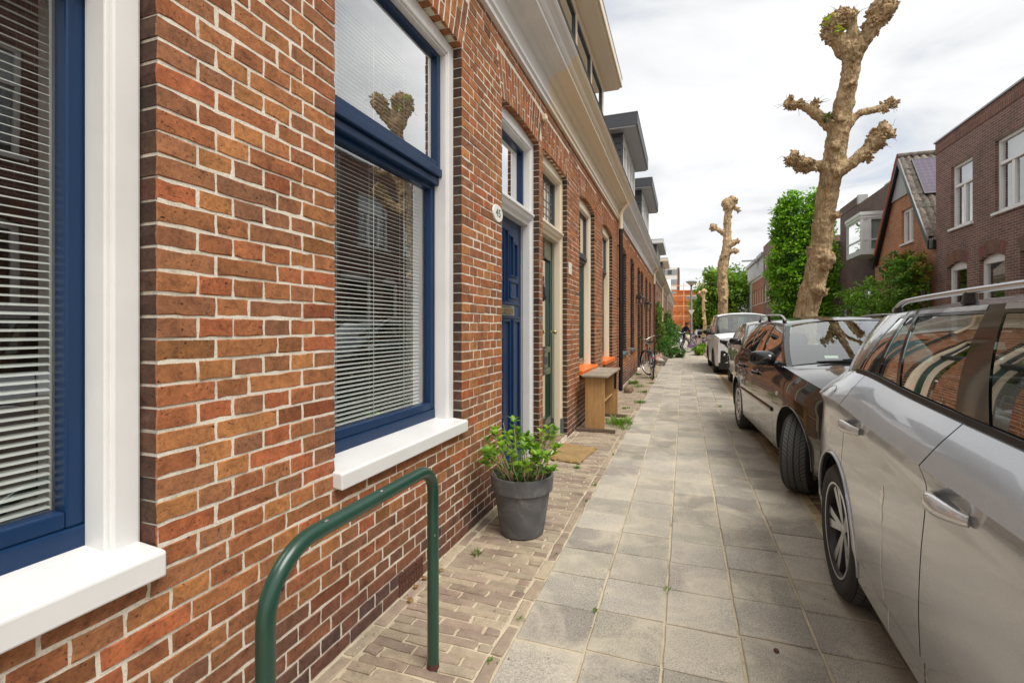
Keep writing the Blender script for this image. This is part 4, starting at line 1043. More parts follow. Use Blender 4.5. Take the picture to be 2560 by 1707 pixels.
# ------------------------------------------------------------------ the pair with black windows and lanterns
def black_house(label, y0, y1, wins, door, lab_d):
    ops = [dict(ya=a, yb=b_, za=0.72, zb=SP, rise=0.06, sold=0.33) for a, b_ in wins] + [dict(ya=door[0], yb=door[1], za=0.04, zb=SP, rise=0.06, sold=0.33)]
    h_ = thing('brick_house', label, 'house', (-W, y0, 0), group=GRP)
    wl = wall_grid('wall', -W, 1, 0.25, y0 + .0005, y1, -0.05, 3.56, ops, M_MORTAR, h_, 0.004, 0.0035)
    lay_bricks(h_, wl, y0 + .002, y1, 3.545, ops, hero=300, fine=False, minpx=8)
    for o_ in ops[:-1]: sash_window(h_, o_['ya'], o_['yb'], 0.70, SP, 0.06, M_BLACKP, M_BLACKP, M_BLACKP, M_GREYSILL, 2.335, False, 0.735, 0.055, 0.07)
    room(h_, y0 + .1, y1 - .1, ops); cornice(h_, y0, y1, M_WHITE); roof_slope(h_, y0, y1)
    door_frame(h_, door[0], door[1], SP, 0.06, M_BLACKP, 2.30)
    d_ = MB(); d_.box(X(.20), X(.158), door[0] + .075, door[1] - .075, 0.05, 2.29); dd = mk('door_leaf', d_, M_BLACKP, h_)
    m_ = MB()
    for z0_, z1_ in ((.25, .95), (1.05, 2.1)):
        for s_ in (0, 1):
            a = lerp(door[0] + .12, door[1] - .12, s_ * .5 + .02); b_ = lerp(door[0] + .12, door[1] - .12, s_ * .5 + .48); panel_bolect(m_, a, b_, z0_, z1_, .158)
    mk('moulding', m_, M_BLACKP, dd)
    fl = MB(); bars(fl, door[0] + .075, door[1] - .075, 2.41, SP - .07, 0.045, 0.13, 0.18, 0.045, 0.045); f_ = mk('fanlight', fl, M_BLACKP, h_); pane(f_, door[0] + .11, door[1] - .11, 2.45, 2.96, .16)
    return h_
h49 = black_house('red brick house with black windows beside the black downpipe, dark grey dormer on top', Y49, Y51, [(10.72, 11.78), (12.72, 13.72)], (14.70, 15.66), '')
h51 = black_house('red brick house with black windows whose door is nearest the parked bicycle', Y51, Y53, [(17.74, 18.80), (19.70, 20.80)], (15.81, 16.80), '')
dormer(h49, 11.55, 14.36, 4.06, 5.90, M_WHITE, M_LTGREY, M_DKGREY, M_DKGREY, 4, 0.30, 0.30, True, M_WHITE)
dormer(h51, 16.85, 20.2, 4.06, 5.96, M_WHITE, M_LTGREY, M_DKGREY, M_DKGREY, 4, 0.30, 0.30, True, M_WHITE)

def lantern(label, y, z):
    t_ = thing('wall_lantern', label, 'lantern', (-W, y, z), group='black wall lanterns')
    a = MB(); a.box(0, .02, -.03, .03, -.12, .16); mk('back_plate', a, M_BLACKP, t_, local=True, bev=.004)
    a = MB(); pts = [(0.01, 0, .0)] + [(.04 + .07 * (1 - math.cos(q)), 0, .10 + .08 * math.sin(q)) for q in [i * math.pi / 8 for i in range(0, 9)]]
    a.tube(pts, .010, 8); mk('scroll_arm', a, M_BLACKP, t_, local=True, smooth=60)
    cx = .15
    a = MB(); a.lathe([(0, .13), (.02, .125), (.03, .10), (.10, .06), (.125, .045), (.125, .03), (.09, .025)], 12, 'z', (cx, 0, 0)); mk('hood', a, M_BLACKP, t_, local=True, smooth=40)
    a = MB(); a.lathe([(.088, .02), (.094, -.05), (.075, -.12), (.04, -.165), (0, -.175)], 14, 'z', (cx, 0, 0)); mk('glass_bowl', a, M_LAMPGLASS, t_, local=True, smooth=60)
    a = MB()
    for k in range(6):
        q = 2 * math.pi * k / 6
        a.tube([(cx + r_ * math.cos(q), r_ * math.sin(q), h_) for r_, h_ in ((.095, .02), (.101, -.05), (.082, -.12), (.045, -.17), (0.0, -.185))], .0045, 5)
    a.ball((cx, 0, -.20), .014, 8, 6); mk('cage', a, M_BLACKP, t_, local=True)
    a = MB(); a.lathe([(.0, .02), (.018, .02), (.025, -.03), (.02, -.08), (0, -.09)], 10, 'z', (cx, 0, 0)); mk('bulb', a, M_PLATE, t_, local=True, smooth=60)
lantern('black wall lantern, the nearer of the pair beside the black doors', 14.20, 2.10)
lantern('black wall lantern, the farther of the pair beside the black doors', 17.30, 2.08)

# downpipes
def pipe(name, label, y, z_top, parts, grp=None, r_=0.042):
    t_ = thing(name, label, 'downpipe', (-W + .075, y, 0), group='rainwater downpipes on the near row')
    for z0_, z1_, mt in parts:
        a = MB(); a.tube([(0, 0, z0_), (0, 0, z1_)], r_, 12); mk('pipe', a, mt, t_, local=True, smooth=40)
        if z1_ > 3.5:
            b_ = MB(); b_.tube([(0, 0, z1_ - .01), (0.01, 0, z1_ + .08), (.10, 0, z1_ + .20), (.16, 0, z1_ + .26)], r_, 12); mk('swan_neck', b_, mt, t_, local=True, smooth=60)
    for zz in (0.7, 1.9, 3.0):
        a = MB(); a.lathe([(r_ + .001, -.015), (r_ + .007, -.012), (r_ + .007, .012), (r_ + .001, .015)], 12, 'z', (0, 0, zz)); a.box(-.075, -.02, -.012, .012, zz - .012, zz + .012); mk('bracket', a, parts[0][2], t_, local=True)
pipe('downpipe', 'black rainwater downpipe with a cream top behind the wooden desk', 10.10, 3.6, [(0.0, 3.34, M_BLACKP), (3.34, 3.62, M_CREAM)])
pipe('downpipe', 'brown rainwater downpipe with a cream top above the climbing plants', 21.90, 3.6, [(0.0, 3.2, M_RUST), (3.2, 3.62, M_CREAM)])
pipe('downpipe', 'pale rainwater downpipe, first of the two beyond the climbing plants', 30.2, 3.6, [(0.0, 3.62, M_CREAM)])
pipe('downpipe', 'pale rainwater downpipe, second of the two beyond the climbing plants', 38.0, 3.6, [(0.0, 3.62, M_LTGREY)])

# farther houses of the near row
def far_left(label, y0, y1, wins, mat_c, mat_w=None, dm=None):
    ops = [dict(ya=a, yb=b_, za=z0_, zb=SP, rise=0.05) for a, b_, z0_ in wins]
    h_ = thing('brick_house', label, 'house', (-W, y0, 0), group=GRP)
    wall_grid('wall', -W, 1, 0.25, y0 + .0005, y1, -0.05, 3.56, ops, M_BRK_FARL, h_)
    for o_ in ops: sash_window(h_, o_['ya'], o_['yb'], o_['za'], SP, 0.05, mat_w or M_WHITE, mat_w or M_WHITE, mat_w or M_WHITE, M_GREYSILL, 2.335, False, o_['za'] + .035, .05)
    room(h_, y0 + .1, y1 - .1, ops); cornice(h_, y0, y1, mat_c); roof_slope(h_, y0, y1)
    if dm: dormer(h_, *dm)
    return h_
M_OLDW = paint('weathered_cornice_paint', (0.62, 0.58, 0.46), 0.5, 0.3, 0.6, dirtc=(0.30, 0.27, 0.18))
far_left('brick house with a weathered cream cornice behind the climbing plants', Y53, 30.2, [(22.6, 23.6, .70), (25.2, 26.2, .70), (27.6, 28.6, .04)], M_OLDW, None, (26.2, 30.0, 4.06, 5.62, M_WHITE, M_LTGREY, M_WHITE, M_DKGREY, 4, 0.28, 0.2, True, M_WHITE))
far_left('brick house with a white dormer, second beyond the black-windowed pair', 30.2, 38.0, [(31, 32, .70), (33.5, 34.5, .70), (36, 37, .04)], M_OLDW, None, (33.4, 37.4, 4.06, 5.62, M_WHITE, M_CREAM, M_CREAM, M_DKGREY, 4, 0.28, 0.2, True, M_WHITE))
h_ = far_left('brick house with a red chimney, third beyond the black-windowed pair', 38.0, 47.0, [(39, 40, .70), (42, 43, .70), (45, 46, .04)], M_WHITE)
ch = MB(); ch.box(X(1.4), X(.45), 44.2, 45.4, 4.0, 6.6); ch.box(X(1.45), X(.40), 44.15, 45.45, 6.6, 6.75); mk('chimney', ch, M_BRK_RED, h_)
h_ = far_left('last brick house of the near row, white gabled top', 47.0, 60.0, [(48.5, 49.5, .70), (51, 52, .70), (55, 56, .70)], M_WHITE)
gb_ = MB(); gb_.prism([(50.0, 3.9), (54.5, 3.9), (54.5, 4.6), (52.2, 6.2), (50.0, 4.6)], 'x', X(.9), X(-.02)); mk('gable_front', gb_, M_RENDER_W, h_)

# ------------------------------------------------------------------ the small things on the clinker strip
# green tubular hoop
t_ = thing('hoop_rail', 'dark green tubular steel hoop rail standing on the clinker strip', 'railing', (-0.918, 1.25, 0))
a = MB(); r_ = 0.0225; zt_ = 0.778; y0_, y1_, br_ = -0.392, 0.400, 0.155
pts = [(0, y0_, -0.05)] + [(0, y0_, z) for z in (0.2, 0.4, zt_ - br_ - .01)]
pts += [(0, y0_ + br_ * (1 - math.cos(q)), zt_ - br_ + br_ * math.sin(q)) for q in [math.pi / 2 * i / 10 for i in range(11)]]
pts += [(0, lerp(y0_ + br_, y1_ - .10, k), zt_) for k in (.25, .5, .75)]
pts += [(0, y1_ - .10 + .10 * math.sin(q), zt_ - .10 + .10 * math.cos(q)) for q in [math.pi / 2 * i / 10 for i in range(11)]]
pts += [(0, y1_, z) for z in (0.45, 0.2, -0.05)]
a.tube(pts, r_, 20); mk('tube', a, M_RAIL, t_, local=True, smooth=60)
hv = Vector((.73, -.68, 0))
a = MB(); a.ball((hv.x * (r_ + .0) , y0_ + .045 + hv.y * r_, .700), .0075, 10, 8); mk('drill_hole', a, M_DARK, t_, local=True)
a = MB(); a.ball((hv.x * (r_ - .006), y0_ + hv.y * (r_ - .006) , .463), (.012, .012, .013), 10, 8); mk('worn_patch', a, M_CORK, t_, local=True)

for k, (yy, zz, rr_) in enumerate(((-.20, zt_, .0042), (.05, zt_, .0035), (y1_, .52, .0035), (y0_, .30, .004))):
    top_ = zz == zt_; a = MB(); a.ball((hv.x * (r_ - rr_ * .7) * (.6 if top_ else 1), yy + (0 if top_ else hv.y * (r_ - rr_ * .7)), zz + (.018 if top_ else 0)), (rr_ * (1.0), rr_ * (2.2 if top_ else 1.0), rr_ * (1 if top_ else 1.8)), 8, 6); mk('paint_chip', a, M_CORK if k % 2 else M_ZINC, t_, local=True)
for yy in (y0_, y1_): a = MB(); a.lathe([(r_ + .0006, .0), (r_ + .0012, .004), (r_ + .0004, .022)], 18, 'z', (0, yy, 0)); mk('rust_ring', a, M_RUST, t_, local=True, smooth=60)

# planter
t_ = thing('plant_pot', 'round grey planter with a thick rim standing by the blue door', 'plant pot', (-0.985, 2.935, 0))
a = MB(); prof = [(0.0, 0.002), (.128, 0.002), (.138, 0.010), (.150, .08), (.166, .19), (.178, .268), (.180, .275), (.190, .279), (.196, .286), (.203, .372), (.202, .380), (.194, .383), (.186, .380), (.183, .350), (.178, .33)]
a.lathe(prof, 48); mk('shell', a, M_POT, t_, local=True, smooth=35)
a = MB(); rows = []
for k in range(5): rows.append([(r2 * math.cos(q), r2 * math.sin(q), .338 + rnd.uniform(-.008, .010)) for q in [2 * math.pi * i / 24 for i in range(24)] for r2 in [.18 * (1 - k / 4.2)]])
a.grid(rows, close=True); mk('soil', a, M_SOIL, t_, local=True)

def leaf(mb, p0, dirv, up, L, w_, c, fold=0.25, curl=0.15):
    d = Vector(dirv).normalized(); u = Vector(up); s_ = d.cross(u)
    s_ = s_.normalized() if s_.length > 1e-5 else d.orthogonal().normalized()
    nn = s_.cross(d).normalized(); p0 = Vector(p0)
    mid = p0 + d * L * .5 + nn * curl * L * .3; tip = p0 + d * L - nn * curl * L * .4
    q1 = p0 + d * L * .28; q2 = p0 + d * L * .68
    vs_ = [p0, q1 + s_ * w_ * .42 + nn * fold * w_ * .5, q2 + s_ * w_ * .40 + nn * fold * w_ * .5, tip, q2 - s_ * w_ * .40 + nn * fold * w_ * .5, q1 - s_ * w_ * .42 + nn * fold * w_ * .5, mid]
    b0 = len(mb.v); mb.v.extend([tuple(v) for v in vs_])
    fs_ = [(0, 1, 6), (1, 2, 6), (2, 3, 6), (3, 4, 6), (4, 5, 6), (5, 0, 6)]
    mb.f.extend([tuple(i + b0 for i in f) for f in fs_]); mb.m.extend([0] * 6); mb.c.extend([c] * 6 + [tuple(v * 1.25 for v in c)])
def rv(rg=rnd):
    while True:
        v = Vector((rg.uniform(-1, 1), rg.uniform(-1, 1), rg.uniform(-1, 1)))
        if 0.05 < v.length < 1: return v.normalized()

t_ = thing('hydrangea', 'young green hydrangea with bare straw stems growing in the grey planter', 'plant', (-0.985, 2.935, .338))
stm = MB(); lv = MB(); rg = random.Random(5)
for k in range(40):
    q = rg.uniform(0, 2 * math.pi); r0 = rg.uniform(.02, .15); sp_ = rg.uniform(.2, 1.0)
    b0 = Vector((r0 * math.cos(q), r0 * math.sin(q), -.01)); q2 = q + rg.uniform(-.5, .5)
    hgt = rg.uniform(.15, .36) * (1.0 if sp_ < .7 else .75); tip = b0 + Vector((math.cos(q2) * sp_ * .19, math.sin(q2) * sp_ * .19, hgt))
    m1_ = b0.lerp(tip, .5) + Vector((rg.uniform(-.02, .02), rg.uniform(-.02, .02), .02))
    stm.tube([b0, b0.lerp(m1_, .5), m1_, tip], [.0032, .0028, .0024, .0018], 5)
    if rg.random() < .15: continue
    for lev, (f0, n_, sz) in enumerate(((.66, 1, .050), (.78, 2, .060), (.89, 3, .064), (1.0, 5, .055))):
        pb = b0.lerp(tip, f0) if f0 < 1 else tip; a0 = rg.uniform(0, 6.28)
        for j in range(n_):
            an = a0 + 2 * math.pi * j / n_ + rg.uniform(-.4, .4); up_ = rg.uniform(.2, 1.0) if lev < 3 else rg.uniform(.3, 1.5)
            d = Vector((math.cos(an), math.sin(an), up_)); g_ = rg.uniform(.75, 1.3)
            cc = rg.choice([(.19, .33, .03), (.14, .27, .028), (.25, .40, .04), (.10, .21, .025)])
            leaf(lv, pb, d, Vector((0, 0, 1)), sz * rg.uniform(.75, 1.2), sz * rg.uniform(.55, .75), tuple(v * g_ for v in cc), .3, .25)
for k in range(90):
    q = rg.uniform(0, 6.28); r0 = rg.uniform(.03, .17); p_ = Vector((r0 * math.cos(q), r0 * math.sin(q), rg.uniform(0, .09)))
    leaf(lv, p_, rv(rg) + Vector((0, 0, .5)), Vector((0, 0, 1)), rg.uniform(.03, .055), rg.uniform(.02, .036), tuple(v * rg.uniform(.6, 1.1) for v in (.09, .22, .025)), .25, .2)
mk('stems', stm, M_STEM, t_, local=True, smooth=60); mk('leaves', lv, M_LEAF, t_, local=True, cols=True, smooth=80)

# coir mat
a = MB(); n = 22; rg = random.Random(3)
cn = [(-1.275, 4.62), (-0.955, 4.555), (-0.885, 5.17), (-1.285, 5.26)]
def edgep(p_, q_, k, amp): return [(lerp(p_[0], q_[0], i / k) + rg.uniform(-amp, amp), lerp(p_[1], q_[1], i / k) + rg.uniform(-amp, amp)) for i in range(k)]
ol = edgep(cn[0], cn[1], 10, .012) + edgep(cn[1], cn[2], 14, .010) + edgep(cn[2], cn[3], 10, .004) + edgep(cn[3], cn[0], 12, .004); k = len(ol)
cx, cy_ = sum(p_[0] for p_ in ol) / k, sum(p_[1] for p_ in ol) / k
vs_ = [(lerp(p_[0], cx, .03), lerp(p_[1], cy_, .03), .021 + rg.uniform(-.002, .003)) for p_ in ol] + [(p_[0], p_[1], .010) for p_ in ol] + [(p_[0], p_[1], .001) for p_ in ol] + [(cx, cy_, .019)]
a.add([(x - cx, y - cy_, z) for x, y, z in vs_], [(i, (i + 1) % k, 3 * k) for i in range(k)] + [(r2 * k + i, (r2 + 1) * k + i, (r2 + 1) * k + (i + 1) % k, r2 * k + (i + 1) % k) for r2 in range(2) for i in range(k)])
o = mk('doormat', a, M_COIR, loc=(cx, cy_, .004)); tag(o, 'worn light brown coir doormat before the green door', 'doormat')

# old wooden desk used as a bench
t_ = thing('wooden_desk', 'small old wooden school desk with grey weathered top against the brick wall', 'desk', (-1.05, 6.6, 0))
def part(nm, x0, x1, y0, y1, z0, z1, mt, bev=.004, rot=None):
    a = MB(); cx, cy, cz = (x0+x1)/2, (y0+y1)/2, (z0+z1)/2; a.box(x0-cx, x1-cx, y0-cy, y1-cy, z0-cz, z1-cz)
    return mk(nm, a, mt, t_, local=True, bev=bev, loc=(cx, cy, cz), rot=rot)
part('top_board', -.165, .165, -.66, .56, .690, .722, M_WOODG, .010)
part('side_panel', -.130, .115, -.590, -.565, .045, .689, M_WOOD); part('side_panel', -.130, .130, .525, .550, .045, .689, M_WOOD)
part('foot_batten', -.24, .245, -.605, -.550, .002, .045, M_WOODD); part('foot_batten', -.24, .265, .508, .563, .002, .045, M_WOODD)
part('cross_rail', -.05, .06, -.563, .523, .30, .325, M_WOOD, .003, (0, R(-28), 0)); part('back_panel', -.128, -.110, -.563, .523, .40, .688, M_WOOD)
part('iron_strap', .085, .115, .515, .5245, .42, .689, M_BLACKP, .002)

# field stone by the downpipe and smaller stones of the tree pit
def stone(label, loc, rad, seed, group=None, mat=None):
    rg = random.Random(seed); a = MB(); a.ball((0, 0, rad[2] * .8), rad, 14, 9)
    a.v = [tuple(Vector(v) * (1 + .16 * noise.noise(Vector(v) * 9 + Vector((seed, 0, 0))))) for v in a.v]
    o = mk('stone', a, mat or M_STONE, smooth=50, loc=loc, rot=(0, 0, rg.uniform(0, 3))); return tag(o, label, 'stone', group)
stone('rounded brown field stone at the foot of the black downpipe', (-1.055, 9.85, 0), (.105, .09, .085), 1)
pal = [paint('pale_stone', (.55, .46, .36), .9, .4, .4, sc3=(1, 1, 1)), paint('pink_stone', (.50, .26, .22), .9, .4, .3, sc3=(1, 1, 1)), M_STONE]
for k in range(9):
    stone('pale or pinkish cobble heaped beside the parked black bicycle', (-0.86 + rnd.uniform(-.10, .08), 17.4 + k * .33, rnd.uniform(0, .10)), (rnd.uniform(.09, .13),) * 2 + (rnd.uniform(.08, .11),), 20 + k, 'cobbles heaped in the small bed', pal[k % 3])
a = MB(); a.box(-.07, .07, -1.75, 1.75, 0, .11); o = mk('bed_edging', a, M_TILE, loc=(-0.70, 18.7, 0), bev=.01); tag(o, 'grey concrete edging of the small cobble bed', 'edging')

# weeds in the joints
def tuft(label, x, y, n_, h_, sp_, cl, group, seed, blade=True):
    rg = random.Random(seed); mb = MB()
    for k in range(n_):
        q = rg.uniform(0, 6.28); r0 = rg.uniform(0, sp_); p_ = Vector((r0 * math.cos(q), r0 * math.sin(q) * 1.4, 0)); d = Vector((math.cos(q) * rg.uniform(.2, 1), math.sin(q) * rg.uniform(.2, 1), rg.uniform(.5, 1.3)))
        leaf(mb, p_, d, Vector((0, 0, 1)), h_ * rg.uniform(.5, 1.1), h_ * (.10 if blade else .4), tuple(v * rg.uniform(.7, 1.3) for v in cl), .2, .3)
    o = mk('weed', mb, M_LEAF, cols=True, loc=(x, y, 0)); return tag(o, label, 'weed', group)
tuft('bright tuft of grass growing between the two desk feet', -0.83, 6.62, 150, .13, .17, (.15, .27, .03), None, 1)
tuft('low weed patch just beyond the foot of the desk', -0.74, 6.32, 60, .06, .09, (.14, .26, .03), None, 2)
for k, (x, y, n_, h_, lb_) in enumerate(((-0.94, 4.42, 26, .032, 'small green weed in the clinkers just before the doormat'), (-0.70, 4.0, 14, .026, 'small weed at the clinker edge, first beyond the planter'), (-0.70, 3.62, 12, .022, 'small weed at the clinker edge level with the far side of the planter'), (-1.13, 2.55, 14, .032, 'small weed in the clinkers between the planter and the hoop rail'), (-0.39, 2.22, 12, .018, 'tiny weed in the joint between the first and second tile columns'),
      (-0.08, 2.53, 10, .018, 'tiny weed in the joint between the second and third tile columns'), (-0.69, 5.0, 10, .022, 'small weed at the clinker edge level with the far end of the doormat'), (-0.70, 2.72, 8, .018, 'tiny weed at the clinker edge beside the planter foot'), (-0.72, 1.75, 8, .016, 'tiny weed at the clinker edge nearest the camera'), (-0.7, 2.05, 9, .016, 'tiny weed at the clinker edge level with the rusty grille'))):
    tuft(lb_, x, y, n_, h_, h_ * .8, (.11, .20, .03), 'tiny weeds in the paving joints', 30 + k, False)
for k, (x, y, n_, h_, s2, lb_) in enumerate(((-0.72, 8.6, 60, .06, .10, 'weed patch at the tile edge, first beyond the desk'), (-0.78, 10.0, 60, .05, .12, 'weed patch level with the field stone'), (-0.95, 10.9, 90, .05, .2, 'wide low weed patch just past the field stone'), (-1.1, 11.4, 60, .10, .12, 'taller weed by the wall before the bicycle'), (-0.80, 12.9, 60, .06, .15, 'weed patch under the black bicycle'), (-0.9, 7.9, 30, .04, .08, 'small weed patch behind the far foot of the desk'), (0.54, 8.6, 20, .04, .06, 'small weed in the tile joint left of the dark estate'),
      (0.86, 7.9, 60, .10, .10, 'weed growing behind the rear wheel of the dark estate'), (-1.2, 13.6, 40, .07, .1, 'weed against the wall behind the bicycle'), (-0.72, 11.6, 40, .05, .12, 'weed patch at the tile edge right before the bicycle'))):
    tuft(lb_, x, y, n_, h_, s2, (.13, .20, .04), 'weed patches beyond the desk', 60 + k, False)
# chain hanging on a wall hook between the orange sills
t_ = thing('wall_chain', 'thin steel chain hanging from a wall hook above the desk', 'chain', (-W, 7.86, .70)); a = MB()
for j in range(9):
    c_ = (.022 + .006 * math.sin(j * 1.7), .012 * math.sin(j * 1.1), .03 + j * .034); q0 = 0 if j % 2 else math.pi / 2
    a.tube([(c_[0] + .010 * math.cos(q) * math.sin(q0), c_[1] + .010 * math.cos(q) * math.cos(q0), c_[2] + .021 * math.sin(q)) for q in [2 * math.pi * i / 10 for i in range(11)]], .0032, 5)
mk('links', a, M_CHROME, t_, local=True); a = MB(); a.tube([(-.01, 0, .345), (.03, 0, .345), (.032, 0, .36)], .004, 6); mk('hook', a, M_ZINC, t_, local=True)
# a few dry leaves by the grille
for k, (x, y) in enumerate(((-1.27, 2.10), (-1.255, 2.20), (-1.22, 2.32), (-1.26, 2.02))):
    mb = MB(); leaf(mb, (0, 0, .006), rv() * Vector((1, 1, .15)), Vector((0, 0, 1)), .05, .03, rnd.choice([(.42, .22, .05), (.30, .17, .07)]), .3, .4); o = mk('fallen_leaf', mb, M_LEAF, cols=True, loc=(x, y, .004)); tag(o, 'dry brown leaf lying at the foot of the wall near the rusty grille', 'leaf', 'dry leaves near the rusty grille')

# grit and crumbs of sand on the paving, a clod on a slab
gm = MB(); rg = random.Random(77)
for k in range(900):
    e_ = rg.random()
    if e_ < .35: x, y = rg.choice([-.684, -.384, -.083, .22, .523]) + rg.gauss(0, .010), rg.uniform(1.0, 7)
    elif e_ < .7: x, y = rg.uniform(-1.29, -.70), rg.uniform(1.2, 6.5)
    elif e_ < .85: x, y = -1.30 + abs(rg.gauss(0, .02)), rg.uniform(1.3, 6)
    else: x, y = rg.uniform(-.68, .82), rg.uniform(1.2, 6)
    q = rg.uniform(.0012, .0040) * (1.5 if e_ > .84 and rg.random() < .1 else 1); c = rg.choice([(.50, .43, .32), (.30, .24, .17), (.62, .56, .46), (.20, .14, .09), (.70, .68, .62)])
    z = .002; gm.add([(x - q, y - q * .8, z), (x + q, y - q, z), (x + q * .7, y + q, z), (x - q * .9, y + q * .7, z), (x + q * .1, y, z + q * 1.2)], [(0, 1, 4), (1, 2, 4), (2, 3, 4), (3, 0, 4)], c)
o = mk('grit', gm, M_CLINK, cols=True); tag(o, 'sand crumbs and grit scattered over the paving', 'grit', kind='stuff')
stone('small brown clod lying on a slab near the silver car', (.352, 2.20, 0), (.010, .012, .007), 91, None, M_RUST)
# ------------------------------------------------------------------ cars (local axes: -y is forward, origin on the ground under the rear axle)
import bmesh
def recalc(mb, name):
    me = mb.mesh(name); bm = bmesh.new(); bm.from_mesh(me); bmesh.ops.remove_doubles(bm, verts=bm.verts, dist=0.0004); bmesh.ops.recalc_face_normals(bm, faces=bm.faces); bm.to_mesh(me); bm.free(); return me
def cpart(name, mb, mat, root, smooth=30, loc=None, rot=None):
    return mk(name, finish(recalc(mb, name), mat, None, smooth), None, root, local=True, loc=loc, rot=rot)

def make_wheel(root, x, y, Rw, rim, sgn, steer=0.0, wid=0.205, style='five', tread=None):
    wv = bpy.data.objects.new('wheel', None); col.objects.link(wv); wv.parent = root; wv.location = (x, y, Rw); wv.rotation_euler = (0, 0, steer)
    h_ = wid / 2
    sw = MB(); rs = rim + 0.004
    prof = [(rs - .012, h_ * .80), (rs, h_ * .90), (rs + .012, h_ * .96), (lerp(rs, Rw, .45), h_ * 1.03), (lerp(rs, Rw, .75), h_ * 1.0), (Rw - .014, h_ * .90), (Rw - .004, h_ * .80)]
    sw.lathe(prof, 48, 'x'); sw.lathe([(r_, -a) for r_, a in prof], 48, 'x')
    ty = cpart('tyre', sw, M_RUBBER, wv, 50)
    tm = MB(); tm.lathe([(Rw - .004, h_ * .80), (Rw - .0005, h_ * .55), (Rw, 0), (Rw - .0005, -h_ * .55), (Rw - .004, -h_ * .80)], 64, 'x'); cpart('tread', tm, M_TREAD, ty, 50)
    rb_ = MB(); rb_.lathe([(rim + .004, sgn * h_ * .86), (rim + .004, sgn * h_ * .95), (rim - .006, sgn * h_ * .96), (rim - .014, sgn * h_ * .90), (rim - .018, sgn * h_ * .5), (rim - .03, -sgn * h_ * .8), (rim + .004, -sgn * h_ * .86)], 48, 'x')
    bar = cpart('rim', rb_, M_PLASTIC if style == 'five' else M_ALU, wv, 50)
    lpr = MB(); lpr.lathe([(rim + .005, sgn * h_ * .93), (rim + .004, sgn * h_ * .965), (rim - .005, sgn * h_ * .97), (rim - .008, sgn * h_ * .94)], 48, 'x'); cpart('rim_lip', lpr, M_ALU, bar, 50)
    ds = MB(); ds.lathe([(0, sgn * -.005), (rim - .03, sgn * -.005)], 32, 'x'); cpart('brake_disc', ds, M_DARK, wv, 50)
    sp_ = MB(); dk = MB(); ns = 5; fx = sgn * h_ * .84
    for k in range(ns):
        for dlt in ((-.17, .17) if style == 'five' else (0.0, math.pi / ns)):
            a = 2 * math.pi * k / ns + dlt; ca, sa = math.cos(a), math.sin(a); tx, tz_ = -sa, ca
            r0, r1 = .030, rim - .010; w0, w1 = .013, .023 if style == 'five' else .024
            def P(r_, w_, xx): return (xx, r_ * ca + w_ * tx, r_ * sa + w_ * tz_)
            xa, xb = fx - sgn * .018, fx - sgn * .002
            sp_.add([P(r0, -w0, xa), P(r0, w0, xa), P(r1, w1, xb), P(r1, -w1, xb)], [(0, 1, 2, 3)])
            dk.add([P(r0, -w0, xa), P(r0, w0, xa), P(r1, w1, xb), P(r1, -w1, xb), P(r0, -w0 * 1.5, xa - sgn * .03), P(r0, w0 * 1.5, xa - sgn * .03), P(r1, w1 * 1.45, xb - sgn * .035), P(r1, -w1 * 1.45, xb - sgn * .035)], [(0, 3, 7, 4), (1, 5, 6, 2), (4, 7, 6, 5)])
    sp_.lathe([(0, fx - sgn * .012), (.028, fx - sgn * .014), (.034, fx - sgn * .022)], 20, 'x')
    mk('spoke_face', finish(sp_.mesh('spoke_face'), M_ALU, sp_), None, bar, local=True); mk('spoke_side', finish(dk.mesh('spoke_side'), M_PLASTIC, dk), None, bar, local=True)
    return wv

